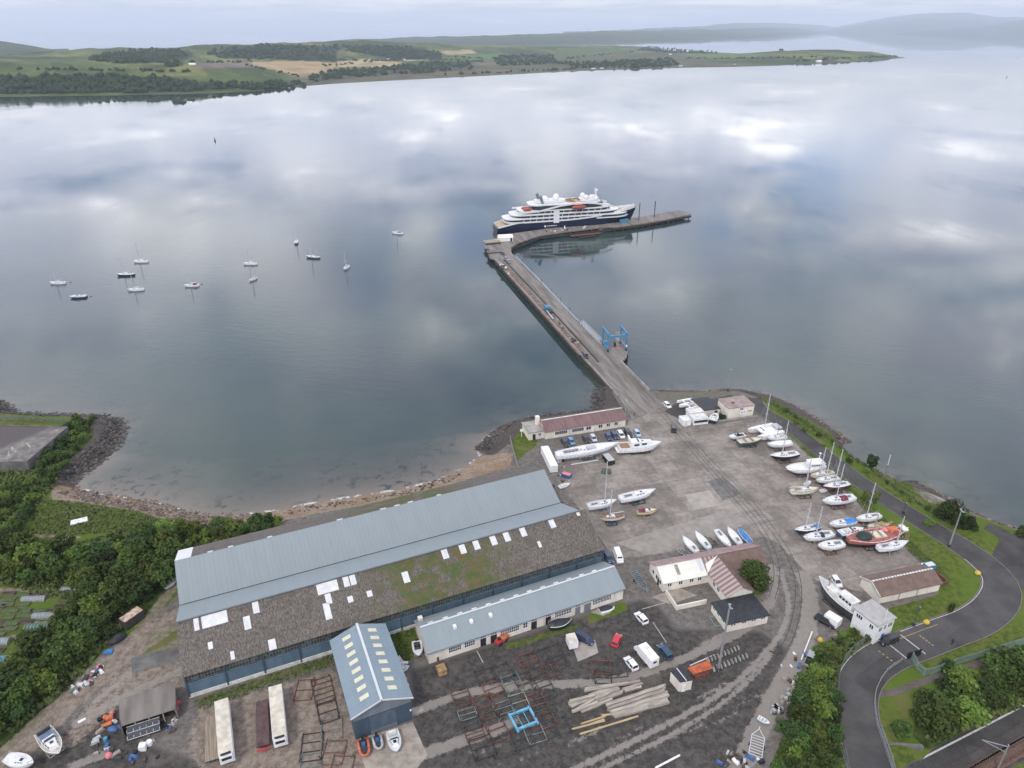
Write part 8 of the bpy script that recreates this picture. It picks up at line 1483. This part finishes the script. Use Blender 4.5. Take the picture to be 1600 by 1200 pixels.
# woods on the island (far off, read as masses)
SX, SY, RX, RY, RZ = IG; wd_ = MB(); r6 = random.Random(6); cols_x = SX[0]
def isl_point(x, y):
    j = int(np.argmin(np.abs(SX[0] - x))); col = SY[:, j]; k = np.where(col <= y)[0]
    if len(k) == 0 or k[0] == 0: return None
    i = k[0]; t = (col[i - 1] - y) / max(1e-6, col[i - 1] - col[i]); return [float(A[i - 1, j] * (1 - t) + A[i, j] * t) for A in (RX, RY, RZ)]
def blob(p, s, h):
    vs = []; q = r6.uniform(0, 6.28); vs.append((p[0], p[1], p[2] + h))
    for zz, rr in ((.62, .8), (.15, 1.)):
        for j in range(5): a = q + 1.2566 * j; ra = s * rr * r6.uniform(.7, 1.25); vs.append((p[0] + math.cos(a) * ra, p[1] + math.sin(a) * ra, p[2] + h * zz * r6.uniform(.8, 1.2)))
    wd_.add(vs, [(0, 1 + j, 1 + (j + 1) % 5) for j in range(5)] + [(1 + j, 6 + j, 6 + (j + 1) % 5, 1 + (j + 1) % 5) for j in range(5)])
for w, n in zip(WOODS, (420, 420, 1100, 700, 260, 420, 260, 140, 420, 40, 160)):
    pw = np.array(w, float); lo = pw.min(0); hi = pw.max(0)
    for _ in range(n):
        x, y = r6.uniform(lo[0], hi[0]), r6.uniform(lo[1], hi[1])
        if not inside(np.array([x]), np.array([y]), pw)[0]: continue
        p = isl_point(x, y)
        if p: blob(p, r6.uniform(5, 9), r6.uniform(6, 12))
for (xa, ya), (xb, yb), n in (((300, 98), (400, 97), 18), ((520, 95), (640, 95), 30), ((390, 103), (480, 122), 14), ((620, 90), (760, 97), 40), ((650, 84), (760, 93), 24), ((880, 92), (1000, 80), 30), ((690, 118), (900, 108), 40), ((1060, 92), (1300, 90), 40), ((0, 108), (300, 112), 30), ((500, 104), (640, 92), 30), ((1240, 96), (1400, 88), 60)):
    for k in range(n):
        f = r6.random(); p = isl_point(xa + (xb - xa) * f + r6.uniform(-3, 3), ya + (yb - ya) * f + r6.uniform(-1., 1.))
        if p: blob(p, r6.uniform(4, 8), r6.uniform(4, 9))
stuff(wd_.build('woodland', WOODLEAF), 'dark woods and hedgerows on the far island', 'woodland')
for x, y, l, h, lab, rm in ((1277, 97.5, 22, 9, 'white house with tall gable at the water edge of the island tip', WHITE), (925, 108, 14, 6, 'white cottage left of the pair on the island shore', GREYSHEET), (938, 107.5, 12, 6, 'white cottage right of the pair on the island shore', GREYSHEET), (1062, 103.5, 14, 6, 'white cottage on the island shore below the right wood', GREYSHEET), (1043, 85.5, 13, 5, 'low white farm building in the island fields right', WHITE), (606, 92.5, 16, 6, 'red roofed farm among the island fields', REDRUST), (305, 101.5, 16, 5, 'white farm shed on the left island fields', WHITE), (1148, 101, 8, 4, 'tiny white hut on the island shore', GREYSHEET), (632, 93.5, 12, 6, 'grey roofed barn beside the red roofed farm', GREYSHEET)):
    p = isl_point(x, y)
    if p: hs_ = thing('house', lab, 'house', (p[0], p[1], p[2] - .5), R(15)); gable_wall(l, l * .5, h * .6, h).build('wall', WHITE, hs_); roof_mb(-.3, l + .3, [(-.3, h * .6 - .1), (l * .25, h + .1), (l * .5 + .3, h * .6 - .1)], .2).build('roof', rm, hs_)
PROTOS = list(PROT) + list(CARS.values()); HAZE = True
# ------------------------------------------------------------------ remove the unplaced prototypes
for pr in PROTOS:
    for ch in list(pr.children_recursive) + [pr]: bpy.data.objects.remove(ch, do_unlink=True)
# ------------------------------------------------------------------ haze
hz = MB().box((0, 0, 350), (88000, 88000, 716)); hm = bpy.data.materials.new('haze'); hm.use_nodes = True; hn = hm.node_tree; hn.nodes.clear()
pv = N(hn, 'ShaderNodeVolumePrincipled', i={'Color': (.80, .88, 1., 1), 'Density': 5.2e-5, 'Anisotropy': .2}); ho_ = N(hn, 'ShaderNodeOutputMaterial'); L(hn, pv.outputs[0], ho_.inputs['Volume'])
if HAZE:
    ha = hz.build('haze', hm); stuff(ha, 'pale blue sea haze softening the far hills', 'haze')
